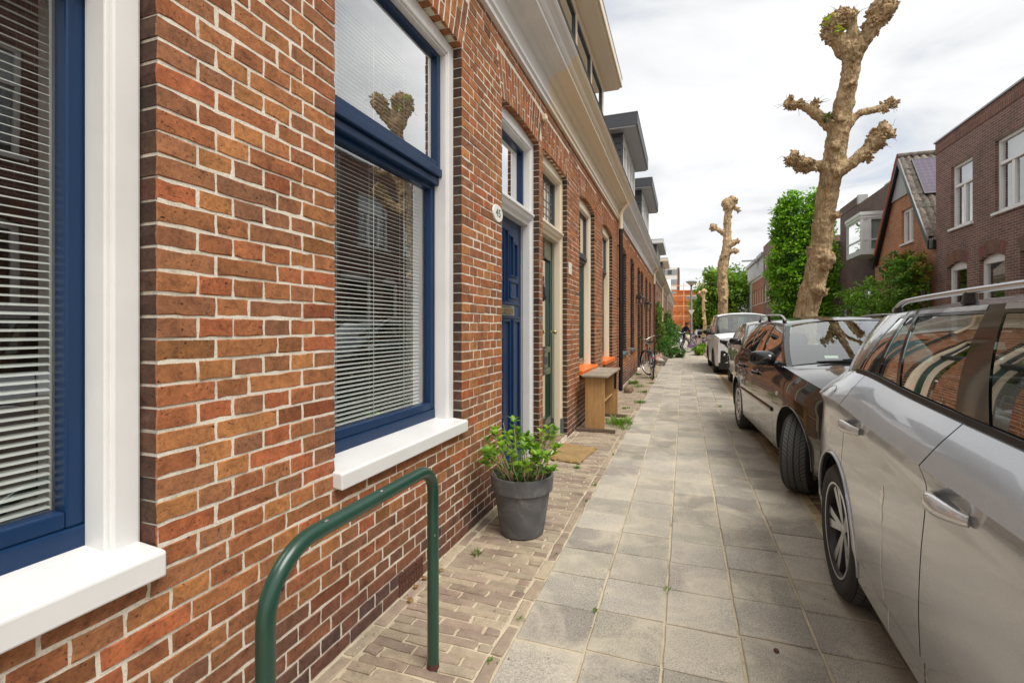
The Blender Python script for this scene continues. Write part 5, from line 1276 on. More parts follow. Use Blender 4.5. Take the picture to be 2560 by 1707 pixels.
class Car:
    def __init__(s, name, label, cat, loc, yaw, P, group='cars parked along the pavement'):
        s.P = P; s.root = thing(name, label, cat, loc, yaw, group); s.build()
    def plan(s, y):
        P = s.P; w_ = P['hw']
        for t_, r_, k_ in ((y - P['yf'], P['rf'], P['kf']), (P['yr'] - y, P['rr'], P['kr'])):
            if t_ < r_: w_ -= k_ * max(0, 1 - t_ / r_) ** 2.3
        return w_
    def belt(s, y): return sinterp(s.P['belt'], y)
    def roofz(s, y): return sinterp(s.P['roof'], y)
    def roofx(s, y): return sinterp(s.P['xr'], y)
    def z0(s, y):
        P = s.P; q = max(0, 1 - min(y - P['yf'], P['yr'] - y) / .5); return P['zs'] + .05 * q * q
    def pt(s, y, b_, side):
        z = s.z0(y) + b_ * (s.belt(y) - s.z0(y)); return (side * (s.plan(y) - interp(s.P['inset'], b_)), y, z)
    def side_patch(s, mb, ya, yb, side, ny, bl, gap=0.0032, gb=0.0032):
        """patch between two seams (functions of b) with the wheel arches cut out"""
        fa = ya if callable(ya) else (lambda b_: ya); fb = yb if callable(yb) else (lambda b_: yb)
        P = s.P; V = []; ins = []
        for i in range(ny + 1):
            for b_ in bl:
                y = lerp(fa(b_) + gap, fb(b_) - gb, i / ny); p_ = s.pt(y, b_, side); V.append(list(p_))
                k_ = 0
                for yw in (P['ywf'], P['ywr']):
                    d = math.hypot(p_[1] - yw, p_[2] - P['Rw'])
                    if d < P['Ra']: k_ = (yw, d)
                ins.append(k_)
        nb = len(bl); fs_ = []; used = set()
        for i in range(ny):
            for j in range(nb - 1):
                q = (i*nb+j, (i+1)*nb+j, (i+1)*nb+j+1, i*nb+j+1)
                if all(ins[v] for v in q): continue
                fs_.append(q); used.update(q)
        for v in used:
            if ins[v]:
                yw, d = ins[v]; r_ = P['Ra'] / max(d, 1e-4); y = yw + (V[v][1] - yw) * r_; z = P['Rw'] + (V[v][2] - P['Rw']) * r_
                b_ = (z - s.z0(y)) / (s.belt(y) - s.z0(y)); x = side * (s.plan(y) - interp(P['inset'], min(1, max(0, b_)))); V[v] = [x, y, z]
        mp = {v: n for n, v in enumerate(sorted(used))}
        mb.add([tuple(V[v]) for v in sorted(used)], [tuple(mp[v] for v in q) for q in fs_])
    def gh(s, yb_, yt_, b_, side):
        """greenhouse: point between the belt at yb_ and the roof line at yt_"""
        P = s.P; xb = s.plan(yb_) - P['inset'][-1][1] - .018; xt = s.roofx(yt_); zb = s.belt(yb_) + .004; zt = s.roofz(yt_)
        return (side * (lerp(xb, xt, b_) + P.get('bulge', .018) * math.sin(math.pi * b_) * 1.0), lerp(yb_, yt_, b_), lerp(zb, zt, b_))
    def gh_patch(s, mb, A, B, side, na=8, nb=8, b0=0.0, b1=1.0, off=0.0):
        rows = []
        for i in range(na + 1):
            t_ = i / na; row = []
            for j in range(nb + 1):
                b_ = lerp(b0, b1, j / nb); x, y, z = s.gh(lerp(A[0], B[0], t_), lerp(A[1], B[1], t_), b_, side); row.append((x + side * off, y, z))
            rows.append(row)
        mb.grid(rows)
    def nose(s, x, p_): return s.P['nb'] * (1 - (x / p_) ** 2)
    def build(s):
        P = s.P; r_ = s.root; Mp = P['paint']
        bl = sorted({q[0] for q in P['inset']} | {i / 26 for i in range(27)}); bl = [b_ for i, b_ in enumerate(bl) if i == 0 or b_ - bl[i-1] > .004 or b_ in (.165, .185, .86, 1.0)]
        seams = P['seams']                     # y of: front door front edge, B seam, rear door rear edge
        body = MB()
        for side in (-1, 1):
            s.side_patch(body, P['yf'], seams[0], side, 44, bl, 0.0); s.side_patch(body, seams[-1], P['yr'], side, 44, bl, 0.0025, 0.0)
            for k, (a, b_) in enumerate(zip(seams, seams[1:])):
                dm = MB(); s.side_patch(dm, a, b_, side, 30, bl); d = cpart('door', dm, Mp, r_, P.get('sharp', 22))
                ym = (b_(.8) if callable(b_) else b_) - .16; bz = P['hb']; px_, py_, pz_ = s.pt(ym, bz, side)
                hm = MB(); L = .095
                pts = [(px_ + side * (.004 + .040 * math.sin(math.pi * t_) ** .7), py_ + lerp(-L, L, t_), pz_ + .006 * math.sin(math.pi * t_)) for t_ in [i / 12 for i in range(13)]]
                hm.tube(pts, [lerp(.013, .021, math.sin(math.pi * i / 12)) for i in range(13)], 12, squash=(.8, 1, 1.25)); cpart('handle', hm, P.get('handle', Mp), d, 60)
                rc = MB(); rc.ball((px_ - side * .0035, py_, pz_), (.008, .075, .036), 20, 8); cpart('handle_recess', rc, P.get('recess', Mp), d, 60)
        # ends
        for ye, sg in ((P['yf'], -1), (P['yr'], 1)):
            pe = s.plan(ye); rows = []; nb_ = P['nb'] if sg < 0 else P['nbr']
            for b_ in bl:
                z = s.z0(ye) + b_ * (s.belt(ye) - s.z0(ye)); hx = pe - interp(P['inset'], b_); row = []
                for i in range(25):
                    q = -1 + 2 * i / 24; row.append((hx * q, ye + sg * (nb_ * (1 - q * q) * (1 - .25 * b_ if sg < 0 else 1)), z + (P['crown'] * (1 - q * q) if b_ == 1 else 0)))
                rows.append(row)
            body.grid(rows)
        # shoulders: the narrow ledge under the side glass
        yb0, yb1 = P['bounds'][0][0], P['bounds'][-1][0]
        for side in (-1, 1):
            rows = []
            for i in range(41):
                y = lerp(yb0, yb1, i / 40); a = s.pt(y, 1.0, side); g_ = s.gh(y, y, 0.0, side) if P['bounds'][0][1] < y else None
                xb = s.plan(y) - P['inset'][-1][1] - .018; rows.append([a, (side * xb, y, s.belt(y) + .0035)])
            body.grid(rows)
        cpart('body', body, Mp, r_, P.get('sharp', 22))
        # bonnet
        wy0 = P['bounds'][0][0]; bn = MB(); rows = []; ny = 16
        for i in range(ny + 1):
            y = lerp(P['yf'], wy0, i / ny); hx = s.plan(y) - P['inset'][-1][1] - .004; bul = lerp(P['nb'] * .75, P['wsb'], i / ny); cr_ = P['crown'] * lerp(1, 1.25, i / ny); row = []
            for j in range(21):
                q = -1 + 2 * j / 20; row.append((hx * q, y - bul * (1 - q * q), s.belt(y) + cr_ * (1 - abs(q) ** 2.6) + .002))
            rows.append(row)
        bn.grid(rows); cpart('bonnet', bn, Mp, r_, 40)
        # pillars and side glass
        for side in (-1, 1):
            for (A, B), kind in zip(zip(P['bounds'], P['bounds'][1:]), P['kinds']):
                pm = MB()
                if kind == 'glass':
                    s.gh_patch(pm, A, B, side, 10, 8, 0.045, 0.925, -.004); w_ = cpart('side_window', pm, M_CARGLASS, r_, 80)
                    for q0, q1 in ((0.0, 0.05), (0.92, 0.952)): tm = MB(); s.gh_patch(tm, A, B, side, 10, 1, q0, q1); cpart('window_seal', tm, M_TRIM, w_, 40)
                    tm = MB(); s.gh_patch(tm, A, B, side, 10, 2, .951, 1.0, .0015); cpart('roof_side', tm, Mp, r_, 40)
                else:
                    s.gh_patch(pm, A, B, side, 3 if kind != 'body' else 12, 8); cpart('pillar' if kind != 'body' else 'rear_pillar', pm, Mp if kind == 'body' else M_TRIM, r_, 40)
            # bright or black strip along the belt
            st_ = MB(); pts = []
            for i in range(30):
                y = lerp(P['bounds'][0][0] + .12, P['strip_end'], i / 29); x, yy, z = s.gh(y, y, 0.0, side); pts.append((x + side * .005, yy, z + .004))
            st_.tube(pts, .0095, 6, squash=(.7, 1, 1.5)); cpart('belt_strip', st_, P.get('strip', M_PLASTIC), r_, 60)
        # roof
        yt0, yt1 = P['bounds'][0][1], P['bounds'][-1][1]; rf = MB(); rows = []
        for i in range(25):
            y = lerp(yt0, yt1, i / 24); hx = s.roofx(y); row = []
            e_ = 1.0 if i == 0 else 0.0
            for j in range(21):
                q = -1 + 2 * j / 20; fwd = (-.10 * (1 - q * q)) * max(0, 1 - i / 8) + (.06 * (1 - q * q)) * max(0, 1 - (24 - i) / 6)
                row.append((hx * q, y + fwd, s.roofz(y) + P['rcrown'] * (1 - abs(q) ** 2.5)))
            rows.append(row)
        rf.grid(rows); cpart('roof', rf, Mp, r_, 40)
        # windscreen and its black border
        def screen(A, bul0, bul1, zc0, zc1, lo, hi, xin):
            rows = []
            for i in range(13):
                b_ = lerp(lo, hi, i / 12); gx, gy, gz = s.gh(A[0], A[1], b_, 1); row = []
                hx = gx - xin
                for j in range(21):
                    q = -1 + 2 * j / 20; row.append((hx * q, gy + lerp(bul0, bul1, b_) * (1 - q * q), gz + lerp(zc0, zc1, b_) * (1 - abs(q) ** 2.8)))
                rows.append(row)
            return rows
        A = P['bounds'][0]
        ws = MB(); ws.grid(screen(A, -P['wsb'], -.10, P['crown'] * 1.25, P['rcrown'], .03, .965, .035)); wo = cpart('windscreen', ws, M_CARGLASS, r_, 80)
        bd = MB(); rows = screen(A, -P['wsb'], -.10, P['crown'] * 1.25, P['rcrown'], -.02, 1.0, .0)
        for side in (0, 1):
            bd.grid([[row[0 if not side else 20], ((row[0 if not side else 20][0]) * (1 - .058), row[0 if not side else 20][1] - .012, row[0 if not side else 20][2] + .002)] for row in rows])
        bd.grid([rows[0], [(x * .97, y + .014, z + .008) for x, y, z in rows[0]]]); cpart('windscreen_seal', bd, M_TRIM, wo, 60)
        # tailgate
        A = P['bounds'][-1]; tg = MB(); rows = screen(A, P['nbr'] * .8, .06, .0, P['rcrown'], -.02, 1.0, .0); tg.grid(rows[:3]); tg.grid(rows[11:]); cpart('tailgate', tg, Mp, r_, 40)
        tg = MB(); tg.grid(rows[2:12]); cpart('rear_window', tg, M_CARGLASS, r_, 60)
        dk_ = MB(); rows = []
        for i in range(9):
            y = lerp(A[0], P['yr'], i / 8); hx = s.plan(y) - P['inset'][-1][1]; rows.append([(hx * q, y + P['nbr'] * .8 * (1 - q * q), s.belt(y)) for q in [-1 + 2 * j / 12 for j in range(13)]])
        dk_.grid(rows); cpart('tail_ledge', dk_, Mp, r_, 40)
        # lamps at the rear corners
        for side in (-1, 1):
            tl = MB(); rows = []
            for i in range(9):
                y = lerp(P['yr'] - P.get('tlen', .16), P['yr'], i / 8); rows.append([(p_[0] + side * .003, p_[1], p_[2]) for p_ in [s.pt(y, b_, side) for b_ in [lerp(P.get('tl0', .72), P.get('tl1', .92), j / 6) for j in range(7)]]])
            tl.grid(rows); cpart('tail_light', tl, M_REDL, r_, 60)
        # dark inner shell, wheel wells, floor
        inn = MB()
        for side in (-1, 1):
            sv = P['inset']; P['inset'] = [(a, b_ + .022) for a, b_ in sv]; s.side_patch(inn, P['yf'] + .1, P['yr'] - .1, side, 60, [0, .1, .3, .5, .7, .85, .97]); P['inset'] = sv
            for yw in (P['ywf'], P['ywr']):
                rows = []
                for k in range(25):
                    q = math.pi * 1.15 * k / 24 - .075 * math.pi; y = yw + P['Ra'] * 1.0 * math.cos(q); z = P['Rw'] + P['Ra'] * math.sin(q)
                    z = max(z, s.z0(y)); b_ = min(1, max(0, (z - s.z0(y)) / (s.belt(y) - s.z0(y)))); x = s.plan(y) - interp(P['inset'], b_) - .004
                    rows.append([(side * x, y, z), (side * (x - .32), y, z)])
                inn.grid(rows)
        inn.box(-P['hw'] + .12, P['hw'] - .12, P['yf'] + .3, P['yr'] - .15, P['zs'] + .06, P['zs'] + .16)
        cpart('underbody', inn, M_DARK, r_, 40)
        for side in (-1, 1):
            for yw in (P['ywf'], P['ywr']):
                lp = MB(); pts = []
                for k in range(33):
                    q = math.pi * 1.1 * k / 32 - .05 * math.pi; y = yw + (P['Ra'] + .003) * math.cos(q); z = P['Rw'] + (P['Ra'] + .003) * math.sin(q)
                    if z < s.z0(y) + .01: continue
                    b_ = min(1, (z - s.z0(y)) / (s.belt(y) - s.z0(y))); pts.append((side * (s.plan(y) - interp(P['inset'], b_) + .001), y, z))
                lp.tube(pts, P.get('lip', .008), 6); cpart('arch_lip', lp, P.get('lipmat', Mp), r_, 60)
        # seats and dashboard
        it = MB(); yfs = P['bounds'][2][0] - .30
        for yy in (yfs + .35, yfs + 1.20):
            for xx in (-.36, .36):
                it.box(xx - .24, xx + .24, yy - .25, yy + .25, .30, .56); it.box(xx - .23, xx + .23, yy + .18, yy + .32, .5, 1.08)
        it.box(-.66, .66, P['bounds'][0][0] + .05, P['bounds'][0][0] + .42, .70, s.belt(P['bounds'][0][0]) - .06); cpart('interior', it, M_SEAT, r_, 30)
        hr = MB()
        for yy in (yfs + .60, yfs + 1.46):
            for xx in (-.36, .36): hr.ball((xx, yy, 1.17), (.12, .05, .085), 12, 8)
        cpart('headrests', hr, M_SEAT, r_, 60)
        # wheels
        for side in (-1, 1):
            make_wheel(r_, side * (P['hw'] - P['track']), P['ywf'], P['Rw'], P['rim'], side, P.get('steer', 0.0), style=P.get('wstyle', 'five')); make_wheel(r_, side * (P['hw'] - P['track']), P['ywr'], P['Rw'], P['rim'], side, 0.0, style=P.get('wstyle', 'five'))
        # mirrors
        for side in (-1, 1):
            y = P['mir'][0]; x, yy, z = s.gh(y, y, 0.0, side); z = P['mir'][1]; mm = MB(); cx = x + side * P['mir'][2]
            rows = []
            for i in range(9):
                ph = i / 8; sx = math.sin(math.pi * (0.06 + .88 * ph)) ** .55; yy2 = y - .10 + .16 * ph; row = []
                for j in range(16):
                    q = 2 * math.pi * j / 16; c_, d_ = math.cos(q), math.sin(q); row.append((cx + .115 * sx * math.copysign(abs(c_) ** .7, c_), yy2 + .02 * c_ * side, z + .072 * sx * math.copysign(abs(d_) ** .75, d_)))
                rows.append(row)
            mm.grid(rows, close=True); mm.add([rows[-1][j] for j in range(16)], [tuple(range(16))]); mm.add([rows[0][j] for j in range(16)], [tuple(range(16))])
            mo = cpart('mirror', mm, P.get('mirmat', M_TRIM), r_, 60)
            am = MB(); am.tube([(x, y + .02, z - .05), (cx, y, z - .045)], [.03, .024], 8); cpart('mirror_arm', am, M_PLASTIC, mo, 60)
        if P.get('rails'):
            for side in (-1, 1):
                y0_, y1_ = P['rails']; pts = []
                for i in range(25):
                    t_ = i / 24; y = lerp(y0_, y1_, t_); lift = P.get('rlift', .055) * min(1, math.sin(math.pi * t_) * 3.2); pts.append((side * (s.roofx(y) - .035), y, s.roofz(y) + .026 + lift))
                rr_ = MB(); rr_.tube(pts, .0125, 8, squash=(1.1, 1, .9)); ro = cpart('roof_rail', rr_, M_ALU, r_, 60)
                for k in (1, 12, 23):
                    ft = MB(); p_ = pts[k]; ft.tube([(p_[0], p_[1], s.roofz(p_[1]) + .01), p_], [.022, .014], 8, squash=(.8, 2.2, 1)); cpart('rail_foot', ft, M_PLASTIC, ro, 60)

def dense(tab, breaks):
    # smooth the profile between its creases
    out_ = []; seg = []
    for q in tab:
        seg.append(q)
        if q[0] in breaks or q is tab[-1]:
            for i in range(12 * (len(seg) - 1) + 1): x = lerp(seg[0][0], seg[-1][0], i / (12 * (len(seg) - 1))); out_.append((x, sinterp(seg, x)))
            seg = [q]
    return [p_ for i, p_ in enumerate(out_) if i == 0 or p_[0] > out_[i-1][0] + 1e-6]
INS_SKODA = dense([(0, .070), (.03, .030), (.09, .019), (.165, .017), (.185, .006), (.35, .0015), (.55, .006), (.70, .015), (.79, .018), (.86, .0), (.93, .058), (1.0, .124)], (.165, .185, .86))
silver = Car('estate_car', 'dusty silver estate car nearest the camera, cut by the right edge', 'car', (1.592, 2.752, 0), R(-2.0), dict(
    hw=.905, yf=-3.52, yr=.80, ywf=-2.686, ywr=0.0, Rw=.318, Ra=.372, zs=.19, rf=1.0, kf=.26, rr=.75, kr=.15, track=.118, rim=.222, nb=.14, nbr=.09, crown=.05, wsb=.20, rcrown=.072,
    belt=[(-3.6, .74), (-3.3, .83), (-2.9, .93), (-2.3, .985), (-1.38, 1.015), (-.6, 1.05), (-.1, 1.085), (.2, 1.085), (.5, 1.06), (.85, 1.0)],
    roof=[(-2.4, 1.0), (-1.5, 1.355), (-1.2, 1.385), (-.8, 1.39), (-.2, 1.385), (.15, 1.372), (.45, 1.34)], xr=[(-2.4, .72), (-1.5, .655), (-.8, .665), (0, .655), (.45, .60)],
    inset=INS_SKODA, paint=M_SILVER, hb=.785, seams=[lambda b_: -2.14 + .10 * (b_ - .5), lambda b_: -1.045 + (.06 * max(0, (b_ - .86) / .14) if b_ > .86 else .012 * (.86 - b_)), lambda b_: -.155 + (.10 * (b_ - .86) / .14 if b_ > .86 else 0) + .0 * b_],
    bounds=[(-2.30, -1.50), (-2.14, -1.42), (-1.09, -.95), (-.89, -.86), (-.43, -.345), (-.395, -.315), (-.165, -.255), (-.125, -.215), (.125, -.165), (.55, .28)],
    kinds=['body', 'glass', 'pillar', 'glass', 'pillar', 'glass', 'pillar', 'glass', 'body'], strip_end=.12, strip=M_PLASTIC, rails=(-1.42, .12), rlift=.03, mir=(-1.95, 1.05, .16), mirmat=M_SILVER, tl0=.78, tl1=.93, tlen=.13, recess=M_SILVER, handle=M_HANDLE))
# bird lime and rain streaks on the rear door, fuel flap seam
def on_side(car, y, z, side, off):
    b_ = (z - car.z0(y)) / (car.belt(y) - car.z0(y)); x, yy, zz = car.pt(y, min(1, max(0, b_)), side); return (x + side * off, y, z)
st = MB(); rg = random.Random(2); L_ = []; R_ = []
for k in range(40):
    z = lerp(.745, .225, k / 39); y = -.700 + .006 * math.sin(k * .35) - .001 * k; w_ = (.016 if 1 <= k < 5 else .008 if k < 10 else .0026) * rg.uniform(.5, 1.3) * (.3 if k in (0, 39) else 1)
    L_.append(on_side(silver, y - w_, z, -1, .0010)); R_.append(on_side(silver, y + w_ * rg.uniform(.6, 1.3), z, -1, .0010))
st.grid([L_, R_]); o = cpart('bird_lime', st, M_LIME, silver.root, 80); o['label'] = 'white bird lime streak running down the rear door'
ff = MB(); pts = [on_side(silver, .14 + .115 * math.cos(q), .93 + .085 * math.sin(q), -1, .0006) for q in [math.pi * (.15 + .60 * i / 16) for i in range(17)]]
ff.tube(pts, .0011, 5); cpart('fuel_flap_seam', ff, M_DARK, silver.root, 80)

INS_DARK = dense([(0, .060), (.04, .022), (.12, .010), (.30, .004), (.48, .0), (.70, .008), (.80, .016), (.90, .040), (1.0, .085)], (.04,))
dark = Car('estate_car', 'glossy dark brown estate car with its front wheel turned towards the pavement', 'car', (1.512, 6.97, 0), R(3.2), dict(
    hw=.870, yf=-3.28, yr=.84, ywf=-2.50, ywr=0.0, Rw=.312, Ra=.360, zs=.20, rf=1.0, kf=.24, rr=.7, kr=.15, track=.118, rim=.205, nb=.15, nbr=.08, crown=.055, wsb=.22, rcrown=.065, steer=R(-27),
    belt=[(-3.35, .70), (-3.1, .79), (-2.7, .885), (-2.2, .945), (-1.9, .965), (-1.2, .985), (-.4, 1.005), (.2, 1.02), (.85, 1.0)],
    roof=[(-2.0, .99), (-1.32, 1.325), (-1.0, 1.365), (-.5, 1.38), (0, 1.372), (.4, 1.34)], xr=[(-2, .68), (-1.3, .60), (-.6, .615), (0, .605), (.4, .575)],
    inset=INS_DARK, paint=M_DARKCAR, hb=.80, seams=[lambda b_: -2.02 + .06 * b_, lambda b_: -1.02 - .02 * b_, lambda b_: -.30 + .14 * max(0, b_ - .5) * 2],
    bounds=[(-2.06, -1.32), (-1.92, -1.24), (-1.05, -.98), (-.97, -.90), (-.33, -.37), (-.26, -.30), (.42, .08), (.62, .30)], kinds=['body', 'glass', 'pillar', 'glass', 'pillar', 'glass', 'body'],
    strip_end=.40, rails=(-1.15, .22), rlift=.05, mir=(-1.78, 1.02, .15), mirmat=M_TRIM, tl0=.62, tl1=.90, tlen=.15, recess=M_DARKCAR, wstyle='ten'))
for side in (-1, 1):
    mo = MB(); mo.tube([on_side(dark, y, .565, side, .006) for y in [lerp(-1.98, -.36, i / 20) for i in range(21)]], .016, 8, squash=(.6, 1, 1.2)); cpart('rubbing_strip', mo, M_TRIM, dark.root, 60)
ind = MB(); x, y, z = on_side(dark, -2.14, .735, -1, .004); ind.ball((x, y, z), (.008, .030, .020), 12, 8); cpart('side_indicator', ind, M_AMBER, dark.root, 60)
for k, (x0, x1) in enumerate(((-.56, .02), (.05, .60))):
    wi = MB(); pts = [(lerp(x0, x1, i / 10), -2.085 - .185 * (1 - (lerp(x0, x1, i / 10) / .7) ** 2), 1.012 + .016 * (1 - (lerp(x0, x1, i / 10) / .7) ** 2) + .05 * i / 10 * (.6 if k == 0 else .4)) for i in range(11)]
    wi.tube(pts, [.006] + [.010] * 9 + [.006], 6); wi.tube([(x, y - .004, z + .012) for x, y, z in pts[3:9]], .007, 6); cpart('wiper', wi, M_PLASTIC, dark.root, 60)
bs = MB(); bs.tube([(dark.plan(-2.7 + .01 * 0) * 0 - .0 + xx, yy, zz) for xx, yy, zz in [(-(dark.plan(y) - .085) * 1.0 + .10, y, dark.belt(y) + .012) for y in [lerp(-2.05, -3.0, i / 12) for i in range(13)]]], .0022, 5); cpart('bonnet_seam', bs, M_DARK, dark.root, 60)
vg_ = MB(); vg_.add([(-.46, -2.03 - .005, 1.045), (-.36, -2.045 - .005, 1.047), (-.36, -2.02 - .005, 1.068), (-.46, -2.008 - .005, 1.066)], [(0, 1, 2, 3)]); cpart('green_sticker', vg_, M_PLATE, dark.root, 80)
hl = MB(); rows = []
for i in range(9):
    y = lerp(-3.27, -2.98, i / 8); rows.append([(p_[0] - .003, p_[1], p_[2]) for p_ in [dark.pt(y, b_, -1) for b_ in [lerp(.60, .92, j / 6) for j in range(7)]]])
hl.grid(rows); cpart('headlight', hl, M_HEADL, dark.root, 60)

INS_GREY = [(0, .06), (.04, .022), (.12, .010), (.35, .0), (.6, .006), (.78, .010), (.84, .0), (.92, .035), (1.0, .08)]
grey = Car('hatchback', 'pale grey hatchback mostly hidden between the dark estate and the white van', 'car', (1.86, 12.78, 0), R(1.2), dict(
    hw=.855, yf=-3.10, yr=.66, ywf=-2.40, ywr=0.0, Rw=.300, Ra=.345, zs=.20, rf=.9, kf=.24, rr=.6, kr=.15, track=.11, rim=.195, nb=.15, nbr=.08, crown=.055, wsb=.2, rcrown=.06,
    belt=[(-3.15, .72), (-2.9, .82), (-2.4, .92), (-1.9, .96), (-1.0, .985), (0, 1.02), (.7, 1.0)], roof=[(-2.0, .98), (-1.1, 1.36), (-.8, 1.40), (-.2, 1.395), (.25, 1.35)], xr=[(-2, .68), (-1.1, .58), (-.3, .59), (.25, .56)],
    inset=INS_GREY, paint=M_GREYCAR, hb=.78, seams=[lambda b_: -1.92 + .04 * b_, -.95, lambda b_: -.26 + .12 * max(0, b_ - .5) * 2], bounds=[(-2.0, -1.12), (-1.86, -1.04), (-.98, -.80), (-.90, -.72), (-.16, -.20), (.55, .22)], kinds=['body', 'glass', 'pillar', 'glass', 'body'], strip_end=-.18, mir=(-1.72, 1.02, .14), mirmat=M_TRIM, recess=M_GREYCAR))

INS_VAN = [(0, .05), (.05, .012), (.12, .004), (.35, .0), (.6, .008), (.80, .012), (.9, .022), (1.0, .050)]
van = Car('passenger_van', 'white compact passenger van facing the camera behind the grey hatchback', 'van', (1.640, 17.75, 0), R(0.6), dict(
    hw=.885, yf=-3.30, yr=.85, ywf=-2.55, ywr=0.0, Rw=.325, Ra=.385, zs=.20, rf=.7, kf=.085, rr=.4, kr=.08, track=.11, rim=.21, nb=.15, nbr=.04, crown=.05, wsb=.16, rcrown=.075,
    belt=[(-3.35, .97), (-3.15, 1.03), (-2.7, 1.075), (-2.2, 1.10), (-1, 1.10), (0, 1.10), (.9, 1.10)], roof=[(-2.5, 1.12), (-1.75, 1.62), (-1.3, 1.675), (-.5, 1.69), (.4, 1.68), (.8, 1.63)], xr=[(-2.5, .78), (-1.7, .69), (-.5, .71), (.8, .68)],
    inset=INS_VAN, paint=M_WHITECAR, hb=.84, seams=[lambda b_: -2.15 + .03 * b_, -1.05, .02], bounds=[(-2.35, -1.72), (-2.22, -1.64), (-1.12, -1.02), (-1.02, -.94), (-.05, -.02), (.05, .06), (.62, .56), (.82, .74)], kinds=['pillar', 'glass', 'pillar', 'glass', 'pillar', 'glass', 'body'],
    strip_end=.6, mir=(-2.02, 1.16, .19), mirmat=M_PLASTIC, tl0=.9, tl1=1.0, lip=.02, lipmat=M_PLASTIC, recess=M_WHITECAR))
def vface(x, z, off=.004):
    b_ = (z - van.z0(-3.30)) / (van.belt(-3.30) - van.z0(-3.30)); hx = van.plan(-3.30) - interp(van.P['inset'], min(1, max(0, b_))); q = max(-1, min(1, x / hx))
    return (x, -3.30 - van.P['nb'] * (1 - q * q) * (1 - .25 * b_) - off, z)
def vpoly(name, poly, mat, off=.004, n=6):
    """polygon given by matching upper and lower outlines, wrapped on the front"""
    up, lo = poly; mb = MB(); rows = []
    for (xa, za), (xb, zb) in zip(up, lo): rows.append([vface(lerp(xa, xb, j / n), lerp(za, zb, j / n), off) for j in range(n + 1)])
    mb.grid(rows); return cpart(name, mb, mat, van.root, 60)
for sd in (-1, 1):
    hl = vpoly('headlight', ([(sd * .755, .965), (sd * .64, .945), (sd * .52, .93), (sd * .40, .92)], [(sd * .755, .89), (sd * .64, .83), (sd * .52, .69), (sd * .40, .67)]), M_TRIM, .006)
    for (lx, lz, lr) in ((.52, .85, .066), (.50, .735, .048)):
        c_ = vface(sd * lx, lz, .008); lm = MB(); lm.lathe([(0, -.012), (lr * .45, -.010), (lr * .5, -.002), (lr * .8, -.008), (lr, .0)], 20, 'y', c_); cpart('lens', lm, M_HEADL, hl, 60)
    vpoly('air_intake', ([(sd * .73, .66), (sd * .65, .665), (sd * .56, .60), (sd * .50, .52)], [(sd * .745, .31), (sd * .65, .32), (sd * .58, .36), (sd * .50, .44)]), M_PLASTIC, .006)
    c_ = vface(sd * .64, .545, .010); lm = MB(); lm.lathe([(0, -.010), (.022, -.008), (.030, .0)], 14, 'y', c_); cpart('fog_lamp', lm, M_HEADL, van.root, 60)
vpoly('grille', ([(-.39, .90), (-.1, .91), (.1, .91), (.39, .90)], [(-.39, .52), (-.1, .46), (.1, .46), (.39, .52)]), M_PLASTIC, .006)
vpoly('bumper_skirt', ([(-.79, .325), (-.35, .33), (.35, .33), (.79, .325)], [(-.775, .16), (-.35, .15), (.35, .15), (.775, .16)]), M_PLASTIC, .014)
tp = MB()
rows = []
for i in range(9):
    y = lerp(.66, .83, i / 8); rows.append([(p_[0] - .004, p_[1], p_[2]) for p_ in [van.gh(y - .04, y - .08, b_, -1) for b_ in [lerp(.18, .62, j / 6) for j in range(7)]]])
tp.grid(rows); cpart('tail_light', tp, M_REDL, van.root, 60)
an = MB(); an.tube([(0, -.9, 1.76), (0, -.82, 1.87)], .004, 5); cpart('aerial', an, M_PLASTIC, van.root, 60)

far = Car('white_car', 'small white car far down the street beyond the parked bicycles', 'car', (2.15, 66.5, 0), R(0), dict(
    hw=.90, yf=-3.3, yr=.85, ywf=-2.55, ywr=0.0, Rw=.325, Ra=.385, zs=.22, rf=.8, kf=.19, rr=.4, kr=.08, track=.11, rim=.21, nb=.15, nbr=.04, crown=.05, wsb=.16, rcrown=.075,
    belt=[(-3.35, .95), (-3.15, 1.0), (-2.7, 1.05), (-2.2, 1.08), (.9, 1.10)], roof=[(-2.5, 1.12), (-1.75, 1.60), (-1.3, 1.66), (.4, 1.66), (.8, 1.61)], xr=[(-2.5, .78), (-1.7, .69), (.8, .68)], inset=list(INS_VAN), paint=M_WHITECAR, hb=.84,
    seams=[-2.15, -1.05, .02], bounds=[(-2.35, -1.72), (-2.22, -1.64), (-1.12, -1.02), (-1.02, -.94), (-.05, -.02), (.05, .06), (.82, .74)], kinds=['pillar', 'glass', 'pillar', 'glass', 'pillar', 'body'], strip_end=.6, mir=(-2.02, 1.12, .18), mirmat=M_PLASTIC, recess=M_WHITECAR), 'cars down the street')
pm = MB(); pm.box(-.26, .26, -3.475, -3.465, .62, .73); cpart('number_plate', pm, M_YPLATE, far.root); pm = MB(); pm.box(-.62, .62, -3.464, -3.40, .36, .78); cpart('grille', pm, M_PLASTIC, far.root)
